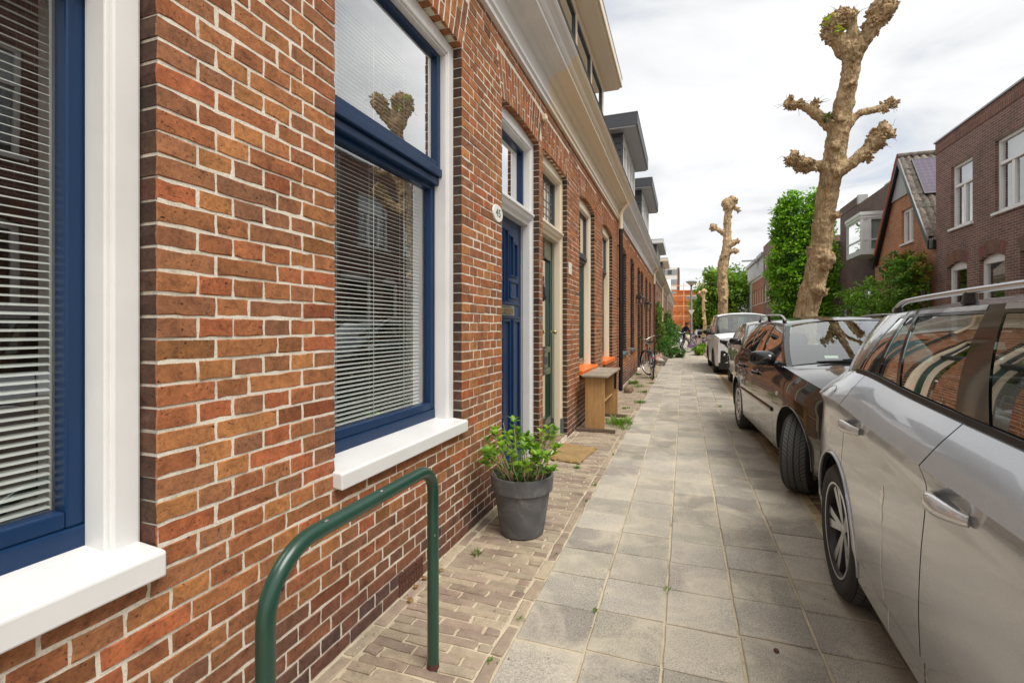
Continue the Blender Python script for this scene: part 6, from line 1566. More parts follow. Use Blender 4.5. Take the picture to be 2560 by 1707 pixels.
# ------------------------------------------------------------------ pollarded street trees
tex_a = bpy.data.textures.new('bark_lumps', 'CLOUDS'); tex_a.noise_scale = 0.11; tex_a.noise_depth = 3
tex_b = bpy.data.textures.new('bark_cracks', 'CLOUDS'); tex_b.noise_scale = 0.028; tex_b.noise_depth = 2
def knob(mb, c, r_, n_, rg, stub=None, sr=(.010, .021), sl=(.022, .065)):
    """clubbed branch end: lumps and the stubs of cut twigs"""
    c = Vector(c); mb.ball(c, r_ * .74, 10, 7, jit=.14, rg=rg)
    for k in range(n_):
        v = rv(rg); p_ = c + v * r_ * .66; q = r_ * rg.uniform(.22, .42)
        mb.ball(p_, q, 7, 5, jit=.2, rg=rg)
        if stub is not None:
            for j in range(4):
                d = (v + rv(rg) * .75).normalized(); L = rg.uniform(*sl); s_ = rg.uniform(*sr)
                a = c + (v + rv(rg) * .35).normalized() * r_ * .80; stub.tube([a, a + d * L * .6, a + d * L], [s_, s_ * .95, s_ * .6], 6)
def limb(mb, pts, rs, n=14, rg=rnd, wob=.10):
    # smooth the skeleton and roughen the radius
    P_ = []; Q_ = []
    k = len(pts)
    for i in range(k - 1):
        p0, p1, p2, p3 = [Vector(pts[max(0, min(k - 1, j))]) for j in (i - 1, i, i + 1, i + 2)]
        for s_ in range(6):
            t_ = s_ / 6; P_.append(.5 * ((2 * p1) + (-p0 + p2) * t_ + (2 * p0 - 5 * p1 + 4 * p2 - p3) * t_ * t_ + (-p0 + 3 * p1 - 3 * p2 + p3) * t_ ** 3)); Q_.append(lerp(rs[i], rs[i + 1], t_) * (1 + rg.uniform(-wob, wob)))
    P_.append(Vector(pts[-1])); Q_.append(rs[-1]); mb.tube(P_, Q_, n)
def pollard(label, trunk, rad, limbs, knobs, burls, seed, leaves=(), voxel=.016, whisk=70):
    rg = random.Random(seed); base = trunk[0]
    t_ = thing('pollard_tree', label, 'tree', base, group='pollarded street trees')
    L0 = Vector(base); S = lambda p_: tuple(Vector(p_) - L0)
    mb = MB(); stub = MB(); limb(mb, [S(p_) for p_ in trunk], rad, 18, rg, .05)
    for pts, rs in limbs: limb(mb, [S(p_) for p_ in pts], rs, 12, rg, .12)
    for c, r_, n_ in knobs: knob(mb, S(c), r_ * 1.38, n_ + 8, rg, stub)
    for c, r_ in burls:
        c = Vector(S(c))
        for j in range(9): mb.ball(c + rv(rg) * r_ * .6, r_ * rg.uniform(.25, .55), 7, 5, jit=.25, rg=rg)
        for j in range(10):
            v = rv(rg); stub.tube([c + v * r_ * .55, c + v * r_ * 1.0 + Vector((0, 0, .02))], [.012, .008], 5)
    o = mk('trunk', finish(mb.mesh('trunk'), M_BARK, mb), None, t_, local=True)
    r_ = o.modifiers.new('fuse', 'REMESH'); r_.mode = 'VOXEL'; r_.voxel_size = voxel; r_.use_smooth_shade = True
    d = o.modifiers.new('lumps', 'DISPLACE'); d.texture = tex_a; d.strength = .045; d.mid_level = .5; d.texture_coords = 'LOCAL'
    d = o.modifiers.new('cracks', 'DISPLACE'); d.texture = tex_b; d.strength = .026; d.mid_level = .5; d.texture_coords = 'LOCAL'
    so_ = mk('twig_stubs', finish(stub.mesh('twig_stubs'), M_BARK, stub, 60), None, t_, local=True); so_['kind'] = 'stuff'
    tw = MB()
    for k in range(whisk):
        c, r2, n_ = rg.choice(knobs); c = Vector(S(c)); v = rv(rg); v.z *= .5; a = c + v * r2 * .8; tw.tube([a, a + v * .10 + rv(rg) * .02, a + v * .18 + rv(rg) * .04], [.004, .003, .0015], 4)
    mk('fine_twigs', tw, M_TWIG, t_, local=True)['kind'] = 'stuff'
    if leaves:
        lv = MB()
        for c, r2, n_, cl in leaves:
            c = Vector(S(c))
            for k in range(n_):
                v = rv(rg); leaf(lv, c + v * r2 * rg.uniform(.3, 1), v + rv(rg) * .6 + Vector((0, 0, .3)), Vector((0, 0, 1)), rg.uniform(.03, .06), rg.uniform(.025, .045), tuple(q * rg.uniform(.7, 1.3) for q in cl), .2, .2)
        mk('shoots', lv, M_LEAF, t_, local=True, cols=True)['kind'] = 'stuff'
    return t_
# near tree: base behind the dark car, leaning towards the road and the camera
def T1(x, y, z, yy):     # point on the near tree given at the depth yy
    return (x, yy, z)
tr = [(1.585, 8.42, 0.0), (1.66, 8.40, .7), (1.735, 8.38, 1.5), (1.83, 8.30, 2.0), (1.89, 8.22, 2.45), (1.93, 8.12, 3.05), (1.96, 8.02, 3.38), (2.00, 7.95, 3.68), (2.03, 7.88, 4.08), (2.08, 7.80, 4.42), (2.125, 7.72, 4.74), (2.13, 7.66, 4.98), (2.12, 7.62, 5.08)]
rd = [.24, .178, .162, .150, .144, .135, .136, .142, .13, .12, .108, .112, .12]
lb = [([(2.00, 7.92, 3.56), (1.82, 7.94, 3.62), (1.67, 7.90, 3.62), (1.51, 7.86, 3.71)], [.105, .075, .065, .055]),
      ([(1.98, 7.92, 3.52), (2.20, 7.86, 3.60), (2.38, 7.82, 3.78), (2.55, 7.80, 3.94)], [.12, .085, .075, .065]),
      ([(2.02, 7.88, 4.10), (1.82, 7.90, 4.30), (1.66, 7.88, 4.44), (1.44, 7.86, 4.53)], [.12, .075, .055, .045]),
      ([(2.07, 7.85, 4.02), (2.24, 7.82, 4.24), (2.42, 7.80, 4.26), (2.62, 7.78, 4.30)], [.095, .048, .042, .038]),
      ([(2.12, 7.66, 4.98), (2.00, 7.62, 5.14), (1.92, 7.60, 5.26), (1.89, 7.58, 5.34)], [.13, .10, .085, .08]),
      ([(2.12, 7.66, 5.00), (2.11, 7.58, 5.20), (2.09, 7.54, 5.40)], [.10, .075, .06]),
      ([(2.14, 7.66, 4.98), (2.26, 7.60, 5.14), (2.35, 7.56, 5.30), (2.42, 7.54, 5.44)], [.125, .085, .08, .075])]
kn = [((1.48, 7.86, 3.73), .085, 8), ((1.60, 7.88, 3.65), .088, 8), ((1.70, 7.88, 3.62), .075, 6), ((2.53, 7.80, 3.95), .10, 10), ((2.45, 7.81, 3.85), .095, 9), ((2.36, 7.83, 3.66), .06, 5), ((1.41, 7.86, 4.55), .055, 6), ((1.52, 7.87, 4.50), .05, 5), ((2.62, 7.78, 4.31), .045, 5), ((2.53, 7.79, 4.28), .042, 5),
      ((1.90, 7.58, 5.40), .12, 14), ((1.87, 7.58, 5.28), .09, 8), ((2.08, 7.53, 5.44), .07, 7), ((1.98, 7.56, 5.48), .075, 6), ((2.42, 7.54, 5.42), .12, 14), ((2.34, 7.56, 5.29), .09, 8), ((2.48, 7.53, 5.52), .09, 9), ((1.75, 7.86, 4.48), .03, 3)]
bu = [((1.88, 8.17, 1.86), .12), ((1.93, 8.10, 2.28), .14), ((1.78, 8.20, 2.45), .09), ((2.04, 8.05, 2.92), .08), ((1.99, 7.86, 3.50), .10), ((2.01, 7.76, 4.15), .09), ((2.11, 7.66, 4.58), .09), ((2.04, 7.72, 4.46), .07), ((2.12, 7.66, 4.80), .06), ((1.97, 7.78, 3.83), .07)]
pollard('tall bare pollarded tree with clubbed branches leaning behind the dark estate car', tr, rd, lb, kn, bu, 4, [((1.84, 7.50, 5.40), .09, 60, (.30, .36, .03)), ((1.92, 7.48, 5.27), .06, 34, (.33, .38, .03)), ((1.89, 7.78, 4.24), .06, 30, (.06, .12, .02))])
tr = [(1.30, 19.6, 0), (1.33, 19.6, 1.0), (1.345, 19.55, 1.9), (1.36, 19.5, 2.4), (1.345, 19.5, 2.75), (1.33, 19.5, 3.2), (1.37, 19.5, 3.7), (1.47, 19.5, 4.15), (1.50, 19.5, 4.6), (1.50, 19.5, 5.1), (1.51, 19.5, 5.4), (1.57, 19.5, 5.75)]
rd = [.23, .195, .17, .17, .195, .175, .19, .17, .148, .13, .125, .135]
lb = [([(1.46, 19.5, 4.75), (1.25, 19.5, 4.90), (1.05, 19.5, 5.02)], [.11, .085, .075]), ([(1.47, 19.5, 4.25), (1.65, 19.4, 4.35), (1.74, 19.4, 4.40)], [.12, .085, .08]), ([(1.45, 19.5, 4.05), (1.65, 19.4, 4.10), (1.76, 19.4, 4.12)], [.12, .09, .09]), ([(1.57, 19.5, 5.7), (1.72, 19.5, 5.72), (1.87, 19.5, 5.68)], [.10, .06, .055])]
kn = [((1.0, 19.5, 5.05), .11, 7), ((1.78, 19.4, 4.45), .10, 6), ((1.78, 19.4, 4.12), .095, 5), ((1.55, 19.5, 5.85), .20, 14), ((1.70, 19.5, 5.95), .15, 10), ((1.46, 19.5, 5.92), .13, 9), ((1.86, 19.5, 5.62), .07, 5), ((1.52, 19.5, 5.4), .10, 6), ((1.62, 19.5, 6.03), .12, 8)]
bu = [((1.35, 19.3, 2.7), .12), ((1.37, 19.32, 2.3), .13), ((1.30, 19.3, 3.9), .09), ((1.45, 19.3, 3.95), .08), ((1.38, 19.3, 3.2), .09), ((1.36, 19.3, 2.95), .08)]
pollard('bare pollarded tree with a knobbly top standing beyond the white van', tr, rd, lb, kn, bu, 9, voxel=.026, whisk=14)
# third, far away under the big tree
tr = [(2.05, 58, 0), (2.15, 58, 1.8), (2.0, 58, 3.4), (2.08, 58, 5.1)]
pollard('small far pollarded trunk before the big green tree', tr, [.24, .19, .17, .16], [([(2.0, 58, 4.6), (1.7, 58, 5.1)], [.13, .12])], [((2.05, 58, 5.3), .26, 8), ((1.65, 58, 5.15), .20, 6), ((2.2, 58, 4.2), .14, 5)], [((2.1, 57.8, 3.2), .22), ((2.0, 57.8, 2.2), .2), ((2.2, 57.8, 1.7), .2)], 13, voxel=.04, whisk=3)

# ------------------------------------------------------------------ leafy trees, bushes and climbers
def foliage(mb, clumps, per, leafL, cols_, rg, out=None, spread=1.0):
    """clumps: (centre, radius). Leaves sit mostly on the outside of each clump, facing out and up"""
    for c, r_ in clumps:
        c = Vector(c); base = rg.choice(cols_); gg = rg.uniform(.75, 1.2)
        for k in range(per):
            v = rv(rg); v.z = v.z * .8 + .2; p_ = c + v * r_ * (rg.random() ** .4)
            g_ = gg * rg.uniform(.7, 1.3); d = (v + rv(rg) * .8 + Vector((0, 0, -.15))).normalized()
            leaf(mb, p_, d, (v * .5 + Vector((0, 0, 1)) + rv(rg) * .5), leafL * rg.uniform(.7, 1.3), leafL * rg.uniform(.5, .75), tuple(q * g_ for q in base), .2, .2)
GR = [(.20, .38, .028), (.15, .30, .024), (.26, .45, .032), (.10, .22, .02)]
# tall clipped column of green
t_ = thing('column_tree', 'tall dense bright green columnar tree behind the leaning pollard', 'tree', (5.30, 26.4, 0)); rg = random.Random(21)
cl = []
for k in range(900):
    z = rg.uniform(.3, 7.3); h_ = z / 7.5
    rr_ = 1.36 * (1.0 if h_ < .55 else (1 - .38 * ((h_ - .55) / .45) ** 2)) * (1 + .07 * math.sin(z * 2.1)); q = rg.uniform(0, 6.283); r0 = rr_ * rg.uniform(.72, 1.04)
    if h_ > .97: r0 *= .7
    cl.append(((r0 * math.cos(q), r0 * math.sin(q) * .85, z), rg.uniform(.17, .30)))
for k in range(40): cl.append(((rg.uniform(-.9, .9), rg.uniform(-.7, .7), rg.uniform(6.9, 7.65)), .22))
mb = MB(); foliage(mb, cl, 26, .16, GR, rg); mk('crown', mb, M_LEAF, t_, local=True, cols=True)
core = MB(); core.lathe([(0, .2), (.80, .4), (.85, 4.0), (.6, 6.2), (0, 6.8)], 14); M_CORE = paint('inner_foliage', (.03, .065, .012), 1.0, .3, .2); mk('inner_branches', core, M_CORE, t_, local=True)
a = MB(); a.tube([(0, 0, 0), (0, 0, 1.2)], [.14, .12], 10); mk('trunk', a, M_BARK, t_, local=True)

def round_tree(name, label, loc, crowns, per, leafL, pal_, seed, trunk_h, tr_=.22, group='leafy trees at the end of the street', core=True):
    t_ = thing(name, label, 'tree', loc, group=group); rg = random.Random(seed); cl = []
    for c, r_, n_ in crowns:
        c = Vector(c)
        for k in range(n_):
            v = rv(rg); cl.append((c + v * r_ * rg.uniform(.55, 1.05), r_ * rg.uniform(.16, .30)))
    mb = MB(); foliage(mb, cl, per, leafL, pal_, rg); mk('crown', mb, M_LEAF, t_, local=True, cols=True)
    a = MB(); top = Vector(crowns[0][0]); a.tube([(0, 0, 0), (top.x * .3, top.y * .3, trunk_h * .6), tuple(top)], [tr_, tr_ * .75, tr_ * .3], 9)
    for c, r_, n_ in crowns:
        c = Vector(c)
        for k in range(5): v = rv(rg); a.tube([tuple(c * .75 + Vector((0, 0, -r_ * .1))), tuple(c + v * r_ * .4), tuple(c + v * r_ * .85)], [tr_ * .3, tr_ * .2, tr_ * .06], 5)
    mk('trunk', a, M_TWIG, t_, local=True)
    if core:
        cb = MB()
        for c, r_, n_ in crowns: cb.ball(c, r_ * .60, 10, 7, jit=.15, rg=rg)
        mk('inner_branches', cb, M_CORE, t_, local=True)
    return t_
GY = [(.19, .31, .03), (.15, .27, .026), (.24, .37, .03), (.11, .21, .022)]
round_tree('broad_tree', 'big yellow-green broadleaf tree behind the far pollard', (4.3, 62, 0), [((-.2, 0, 5.6), 2.6, 120), ((-1.6, -.3, 3.9), 2.0, 80), ((1.4, 0, 4.8), 2.0, 80), ((-.6, 0, 2.6), 2.2, 70), ((-1.0, -.2, 7.0), 1.3, 40)], 20, .34, GY, 31, 4)
round_tree('broad_tree', 'dark green tree right of the far pollard, top behind the pale houses', (7.6, 92, 0), [((0, 0, 8.8), 3.2, 110), ((-2.4, 0, 6.8), 2.6, 70), ((2.6, 0, 8.4), 2.6, 80)], 16, .45, [(.10, .20, .028), (.085, .17, .03), (.13, .23, .028)], 33, 6)
round_tree('broad_tree', 'dark green ivy-clad tree just right of the lamp post', (1.75, 64, 0), [((0, 0, 1.8), 1.0, 40), ((0.1, 0, 3.2), .95, 40), ((.1, 0, 4.4), .8, 30)], 20, .26, [(.035, .095, .014), (.05, .12, .016)], 35, 3, .15)

def bush(name, label, loc, blobs, per, leafL, pal_, seed, cat='plant', group=None, stems=True):
    t_ = thing(name, label, cat, loc, group=group); rg = random.Random(seed); cl = []
    for c, r_, n_ in blobs:
        c = Vector(c); rr3 = Vector(r_) if isinstance(r_, tuple) else Vector((r_,) * 3)
        for k in range(n_):
            v = rv(rg) * (rg.random() ** .35); cl.append((c + Vector((v.x * rr3.x, v.y * rr3.y, v.z * rr3.z)), min(rr3) * rg.uniform(.2, .36)))
    mb = MB(); foliage(mb, cl, per, leafL, pal_, rg); mk('foliage', mb, M_LEAF, t_, local=True, cols=True)
    if stems:
        a = MB()
        for c, r_, n_ in blobs:
            for k in range(4): a.tube([(c[0] * .6 + rg.uniform(-.1, .1), c[1] * .8 + rg.uniform(-.15, .15), 0), (c[0] + rg.uniform(-.1, .1), c[1] + rg.uniform(-.2, .2), c[2])], [.014, .007], 5)
        mk('stem', a, M_TWIG, t_, local=True)
    return t_
GD = [(.06, .15, .026), (.08, .19, .028), (.10, .225, .03), (.05, .125, .028)]
bush('bush', 'low spreading green bush spilling onto the pavement past the bicycle', (-0.55, 21.6, 0), [((-.15, 0, .36), (.46, .75, .34), 60), ((.30, .3, .18), (.34, .55, .17), 34), ((-.30, .5, .55), (.25, .4, .25), 26)], 26, .075, GD, 41)
bush('climbing_plant', 'tall yellow-green climber on the wall beyond the brown downpipe', (-1.16, 24.4, 0), [((0, 0, 1.9), (.20, 1.1, .65), 70), ((0.05, .3, 1.0), (.24, 1.2, .6), 60), ((0, -.6, 1.2), (.16, .7, .9), 44)], 22, .08, [(.13, .19, .025), (.10, .17, .022), (.16, .22, .03), (.06, .13, .02)], 43)
bush('climbing_plant', 'dark leafy shrub against the wall between the two climbers', (-0.86, 27.6, 0), [((0, 0, .75), (.42, 1.6, .75), 90), ((.1, 1.2, 1.2), (.40, 1.3, .55), 60)], 22, .10, GD, 45)
bush('climbing_plant', 'farther pale green climber on the wall near the cream downpipe', (-1.05, 33.5, 0), [((0, 0, 1.7), (.25, 2.2, .75), 60), ((0, 1.5, 1.1), (.3, 2.4, .8), 50)], 20, .12, [(.11, .16, .03), (.09, .15, .025)], 47)
bush('bush', 'small light green bush beside the van at the pavement edge', (0.62, 24.0, 0), [((0, 0, .22), (.26, .5, .22), 40), ((.15, .4, .30), (.2, .4, .22), 24)], 22, .08, GY, 49)
bush('bush', 'dark low bush behind the far bicycles', (-0.55, 37.0, 0), [((0, 0, .7), (.6, 1.2, .7), 60)], 18, .14, GD, 51)
bush('climbing_plant', 'large green shrub spilling from the front of the gabled house', (6.15, 18.9, 0), [((-.1, -.1, 2.15), (.75, 1.5, .85), 130), ((-.3, 1.2, 1.5), (.7, 1.2, .9), 90), ((.3, -.6, 1.3), (.6, 1.0, .9), 70), ((-.5, 1.8, 2.3), (.4, .9, .35), 30), ((.35, -.5, 3.0), (.35, .7, .5), 46), ((.4, .5, 3.35), (.3, .5, .4), 30)], 24, .10, [(.12, .24, .025), (.09, .19, .024), (.16, .28, .028)], 53, 'shrub')
bush('climbing_plant', 'reddish-tipped rose climber high on the right of the gabled house', (6.72, 17.9, 0), [((0, 0, 3.05), (.22, .55, .55), 60), ((0, .25, 2.3), (.22, .6, .5), 40), ((0, 1.0, 3.5), (.16, .5, .3), 24)], 24, .085, [(.15, .22, .026), (.20, .23, .03), (.26, .17, .04), (.12, .20, .026)], 55, 'shrub')

# ------------------------------------------------------------------ houses on the far side (facade faces -x)
XR = 7.0
GRF = 'houses on the far side of the street'
def rbox(mb, d0, d1, y0, y1, z0, z1): mb.box(XR + d0, XR + d1, y0, y1, z0, z1)
def rwindow(house, ya, yb, za, zb, mat=None, mull=(), trans=None, rise=0.0, dep=.07, sill=True, fw=.07, curtain=None, glassm=None, sillm=None, lab=None):
    mat = mat or M_WHITE
    wn = bpy.data.objects.new('window', None); col.objects.link(wn); wn.location = (XR, (ya + yb) / 2, za); wn.parent = house; wn.matrix_parent_inverse = wm(house).inverted()
    f_ = MB(); rbox(f_, dep, dep + .09, ya, ya + fw, za, zb); rbox(f_, dep, dep + .09, yb - fw, yb, za, zb); rbox(f_, dep, dep + .09, ya + fw, yb - fw, za, za + fw)
    if rise:
        n = 10; top = []
        for i in range(n + 1): q = 2 * i / n - 1; top.append((lerp(ya, yb, i / n), zb + rise * (1 - q * q)))
        f_.prism([(ya, zb - fw)] + [(yb, zb - fw)] + top[::-1], 'x', XR + dep - .001, XR + dep + .091)
    else: rbox(f_, dep, dep + .09, ya + fw, yb - fw, zb - fw, zb)
    for m_ in mull:
        yy = lerp(ya, yb, m_); rbox(f_, dep + .005, dep + .08, yy - .05, yy + .05, za + fw, (trans or zb) - .01)
    if trans: rbox(f_, dep - .01, dep + .085, ya + fw, yb - fw, trans - .035, trans + .035)
    mk('frame', f_, mat, wn, bev=.004)
    g_ = MB(); g_.add([(XR + dep + .05, ya + .03, za + .03), (XR + dep + .05, ya + .03, zb - .03), (XR + dep + .05, yb - .03, zb - .03), (XR + dep + .05, yb - .03, za + .03)], [(0, 1, 2, 3)]); mk('pane', g_, glassm or M_FARGLASS, wn)
    if sill:
        s_ = MB(); rbox(s_, -.06, dep + .05, ya - .06, yb + .06, za - .065, za - .002); mk('sill', s_, sillm or M_WHITE, wn, bev=.005)
    if curtain:
        c_ = MB(); rbox(c_, dep + .20, dep + .22, ya, yb, lerp(za, zb, curtain[0]), lerp(za, zb, curtain[1])); mk('curtain', c_, M_CURTAIN, wn)
    return wn
def rhouse(label, y0, y1, z1, mat, ops, extra=None, name='far_house', th=.25, back=3.5):
    h_ = thing(name, label, 'house', (XR, y0, 0), group=GRF)
    wall_grid('wall', XR, -1, th, y0, y1, -.05, z1, [dict(ya=a, yb=b_, za=c, zb=d, rise=e) for a, b_, c, d, e in ops], mat, h_)
    bx = MB(); rbox(bx, .9, back, y0 + .02, y1 - .02, 0, z1 - .1); mk('rear_block', bx, M_DARK, h_)
    sd = MB(); rbox(sd, .251, back, y0, y0 + .2, -.05, z1); mk('side_wall', sd, mat, h_)
    sd = MB(); rbox(sd, .251, back, y1 - .2, y1, -.05, z1); mk('side_wall', sd, mat, h_)
    return h_
# brown brick house at the right edge
ops = []
up_ = [(15.68, 16.74), (13.05, 14.73), (10.6, 11.7), (8.2, 9.9), (5.6, 6.7), (3.0, 4.6)]
gd_ = [(15.94, 16.95), (14.35, 15.39), (12.2, 13.82), (9.9, 10.9), (8.0, 9.2), (5.8, 6.9), (3.3, 4.6)]
for a, b_ in up_: ops.append((a, b_, 4.04, 5.76, 0))
for a, b_ in gd_: ops.append((a, b_, .85, 2.98, .12))
hR = rhouse('brown brick two-storey house with white windows at the right edge of the photo', 1.0, 17.60, 6.40, M_BRK_DARK, ops)
for k, (a, b_) in enumerate(up_): rwindow(hR, a, b_, 4.04, 5.76, mull=(.5,) if b_ - a < 1.3 else (.36, .68), trans=5.18, curtain=(.0, 1.0) if k % 2 == 0 else (.66, 1.0))
for k, (a, b_) in enumerate(gd_): rwindow(hR, a, b_, .85, 2.98, rise=.12, trans=None, curtain=None, fw=.10, dep=.09)
bd = MB(); rbox(bd, -.015, .25, 1.0, 17.60, 6.401, 6.72); mk('soldier_band', bd, M_SOLD, hR)
bd = MB(); rbox(bd, -.05, .30, .98, 17.63, 6.721, 6.765); mk('roof_edge', bd, M_ZINC, hR)
for a, b_ in gd_:       # segmental brick arches over the ground-floor windows
    mb = MB(); n = 20
    for i in range(n):
        t0, t1 = i / n + .004, (i + 1) / n - .004
        def AP(t_, r_): q = 2 * t_ - 1; return (lerp(a - .10 * r_, b_ + .10 * r_, t_), 2.985 + .13 * (1 - q * q) + .30 * r_)
        brick_poly(mb, [AP(t0, 0), AP(t1, 0), AP(t1, 1), AP(t0, 1)], XR - .004, -1, .02, tuple(v * rnd.uniform(.75, 1.2) for v in (.20, .10, .075)), .001, 0, False)
    ao = mk('window_arch', mb, M_BRICK, hR, cols=True); ao['kind'] = 'stuff'
dr = MB(); dr.tube([(XR - .06, 12.0, 2.3), (XR - .06, 12.0, 6.6)], .04, 8); mk('downpipe', dr, M_ZINC, hR)

# gabled orange brick house set between
ops = [(19.25, 20.15, 4.15, 5.28, .08), (18.15, 18.95, 1.0, 2.75, 0), (20.4, 21.4, 1.0, 2.75, 0)]
hG = thing('gabled_house', 'orange brick house with steep tiled gable roof and grey boarded gable top', 'house', (XR, 17.62, 0), group=GRF)
# front wall follows the gable
wall_grid('wall', XR + .06, -1, .25, 17.62, 22.6, -.05, 3.62, [dict(ya=a, yb=b_, za=c, zb=d, rise=e) for a, b_, c, d, e in ops[1:]], M_BRK_ORNG, hG)
AP_Y, AP_Z = 20.05, 7.15; EV_R, EV_L, EZ = 17.95, 22.15, 4.05
gw = MB(); xg = XR + .06
def gpoly(mb, poly, x0, x1): mb.prism(poly, 'x', x0, x1)
sl_ = (AP_Z - EZ) / (AP_Y - EV_R)
yl, yr_ = 19.25, 20.15
zAt = lambda y: AP_Z - abs(y - AP_Y) * sl_ - .12
gpoly(gw, [(17.63, 3.621), (yl, 3.621), (yl, zAt(yl)), (EV_R + .05, zAt(EV_R + .05)), (17.63, 3.95)], xg, xg + .25); gpoly(gw, [(yr_, 3.621), (22.4, 3.621), (22.15, zAt(22.1)), (yr_, zAt(yr_))], xg, xg + .25)
gpoly(gw, [(yl, 3.621), (yr_, 3.621), (yr_, 4.15), (yl, 4.15)], xg, xg + .25); gpoly(gw, [(yl, 5.30), (yr_, 5.30), (yr_, zAt(yr_)), (AP_Y, zAt(AP_Y)), (yl, zAt(yl))], xg, xg + .25)
mk('gable_wall', gw, M_BRK_ORNG, hG)
bk = MB(); bk.box(xg + .9, xg + 5, 17.8, 22.3, 0, 4.0); mk('rear_block', bk, M_DARK, hG)
XR += .06; rwindow(hG, 19.25, 20.15, 4.15, 5.28, mull=(.5,), rise=.08, curtain=(0, 1)); rwindow(hG, 18.15, 18.95, 1.0, 2.75, trans=2.2); rwindow(hG, 20.4, 21.4, 1.0, 2.75); XR -= .06
for k in range(10):     # vertical boards of the gable top
    y0_ = lerp(19.02, 21.08, k / 10); y1_ = lerp(19.02, 21.08, (k + 1) / 10) - .012; mb = MB(); zb_ = 5.78
    tops = [max(zb_ + .01, zAt(y0_) - .02), max(zb_ + .01, zAt(y1_) - .02)]; gpoly(mb, [(y0_, zb_), (y1_, zb_), (y1_, tops[1])] + ([(AP_Y, zAt(AP_Y) - .02)] if y0_ < AP_Y < y1_ else []) + [(y0_, tops[0])], xg - .05, xg - .02); mk('gable_board', mb, M_LTGREY, hG)
rfo = MB(); th_ = .10
for (ye, s_) in ((EV_R - .12, -1), (EV_L + .18, 1)):
    dz_ = abs(ye - AP_Y) * sl_; rfo.add([(xg - .12, AP_Y, AP_Z), (xg + 5, AP_Y, AP_Z), (xg + 5, ye, AP_Z - dz_), (xg - .12, ye, AP_Z - dz_), (xg - .12, AP_Y, AP_Z - th_), (xg + 5, AP_Y, AP_Z - th_), (xg + 5, ye, AP_Z - dz_ - th_), (xg - .12, ye, AP_Z - dz_ - th_)], [(0, 1, 2, 3), (4, 7, 6, 5), (0, 3, 7, 4), (2, 6, 7, 3)])
roofG = mk('roof', rfo, M_BLACKP, hG)
bb_ = MB()
for ye in (EV_R - .12, EV_L + .18):
    dz_ = abs(ye - AP_Y) * sl_; bb_.add([(xg - .17, AP_Y, AP_Z + .05), (xg - .17, ye, AP_Z - dz_ + .05), (xg - .17, ye, AP_Z - dz_ - .22), (xg - .17, AP_Y, AP_Z - .22), (xg - .121, AP_Y, AP_Z + .05), (xg - .121, ye, AP_Z - dz_ + .05), (xg - .121, ye, AP_Z - dz_ - .22), (xg - .121, AP_Y, AP_Z - .22)], [(0, 1, 2, 3), (7, 6, 5, 4), (0, 4, 5, 1), (2, 6, 7, 3), (1, 5, 6, 2)])
mk('barge_board', bb_, M_BLACKP, roofG)
# pantiles of the slope that faces us, each one its own piece
ang = math.atan2(AP_Z - EZ, AP_Y - EV_R)      # slope falls towards -y
tm = MB(); rows = []
for i in range(9):
    q = i / 8; x_ = -.115 + .23 * q; zz = .028 * math.sin(2 * math.pi * (q - .12)) + .008; rows.append([(x_, 0, zz), (x_, -.36, zz + .010)])
tm.grid(rows); tm.grid([[rows[i][1] for i in range(9)], [(p_[0], p_[1], p_[2] - .022) for p_ in [rows[i][1] for i in range(9)]]])
tme = finish(tm.mesh('pantile'), M_RTILE, tm, 40)
Ls = math.hypot(AP_Y - (EV_R - .14), (AP_Y - (EV_R - .14)) * sl_); nrow = int(Ls / .31)
for r2 in range(nrow):
    for c2 in range(10):
        dd = .02 + r2 * .31; y = AP_Y - dd * math.cos(ang); z = AP_Z - dd * math.sin(ang) + .035
        mk('pantile', tme, None, roofG, loc=(xg - .03 + c2 * .205, y, z), rot=(ang + rnd.uniform(-.02, .02), rnd.uniform(-.02, .02), 0))
rt = MB()
for k in range(8): rt.tube([(xg - .16 + k * .36, AP_Y, AP_Z + .03), (xg - .16 + k * .36 + .38, AP_Y, AP_Z + .045)], [.10, .085], 10)
rdg = mk('ridge_tiles', rt, M_RTILE, roofG, smooth=50); rdg['kind'] = 'stuff'
vt = MB()
for k in range(nrow):
    for ye, s_ in ((0, 1),): dd = .02 + k * .31; y = AP_Y + dd * math.cos(ang); z = AP_Z - dd * math.sin(ang) + .03; vt.tube([(xg - .13, y, z), (xg - .13, y + .33 * math.cos(ang), z - .33 * math.sin(ang) + .02)], [.07, .075], 8)
o = mk('verge_tiles', vt, M_REDTILE, roofG, smooth=50); o['kind'] = 'stuff'
gt = MB(); gt.box(xg - .16, xg + 3, EV_R - .38, EV_R - .16, EZ - .42, EZ - .15); mk('box_gutter', gt, M_BLACKP, hG, bev=.02)
# solar panel on the slope
sp_ = thing('solar_panel', 'dark purple solar panel lying on the tiled slope of the gabled house', 'solar panel', (xg + .18, AP_Y - .42 * math.cos(ang), AP_Z - .42 * math.sin(ang) + .12), rot=(ang, 0, 0))
a = MB(); a.box(0, 2.6, -1.62, 0, 0, .035); mk('cells', a, M_SOLAR, sp_, local=True); a = MB()
for x0, x1, y0, y1 in ((-.03, -.0005, -1.65, .03), (2.6005, 2.63, -1.65, .03), (0, 2.6, -1.65, -1.6205), (0, 2.6, .0005, .03)): a.box(x0, x1, y0, y1, -.005, .042)
mk('panel_frame', a, M_DKGREY, sp_, local=True)

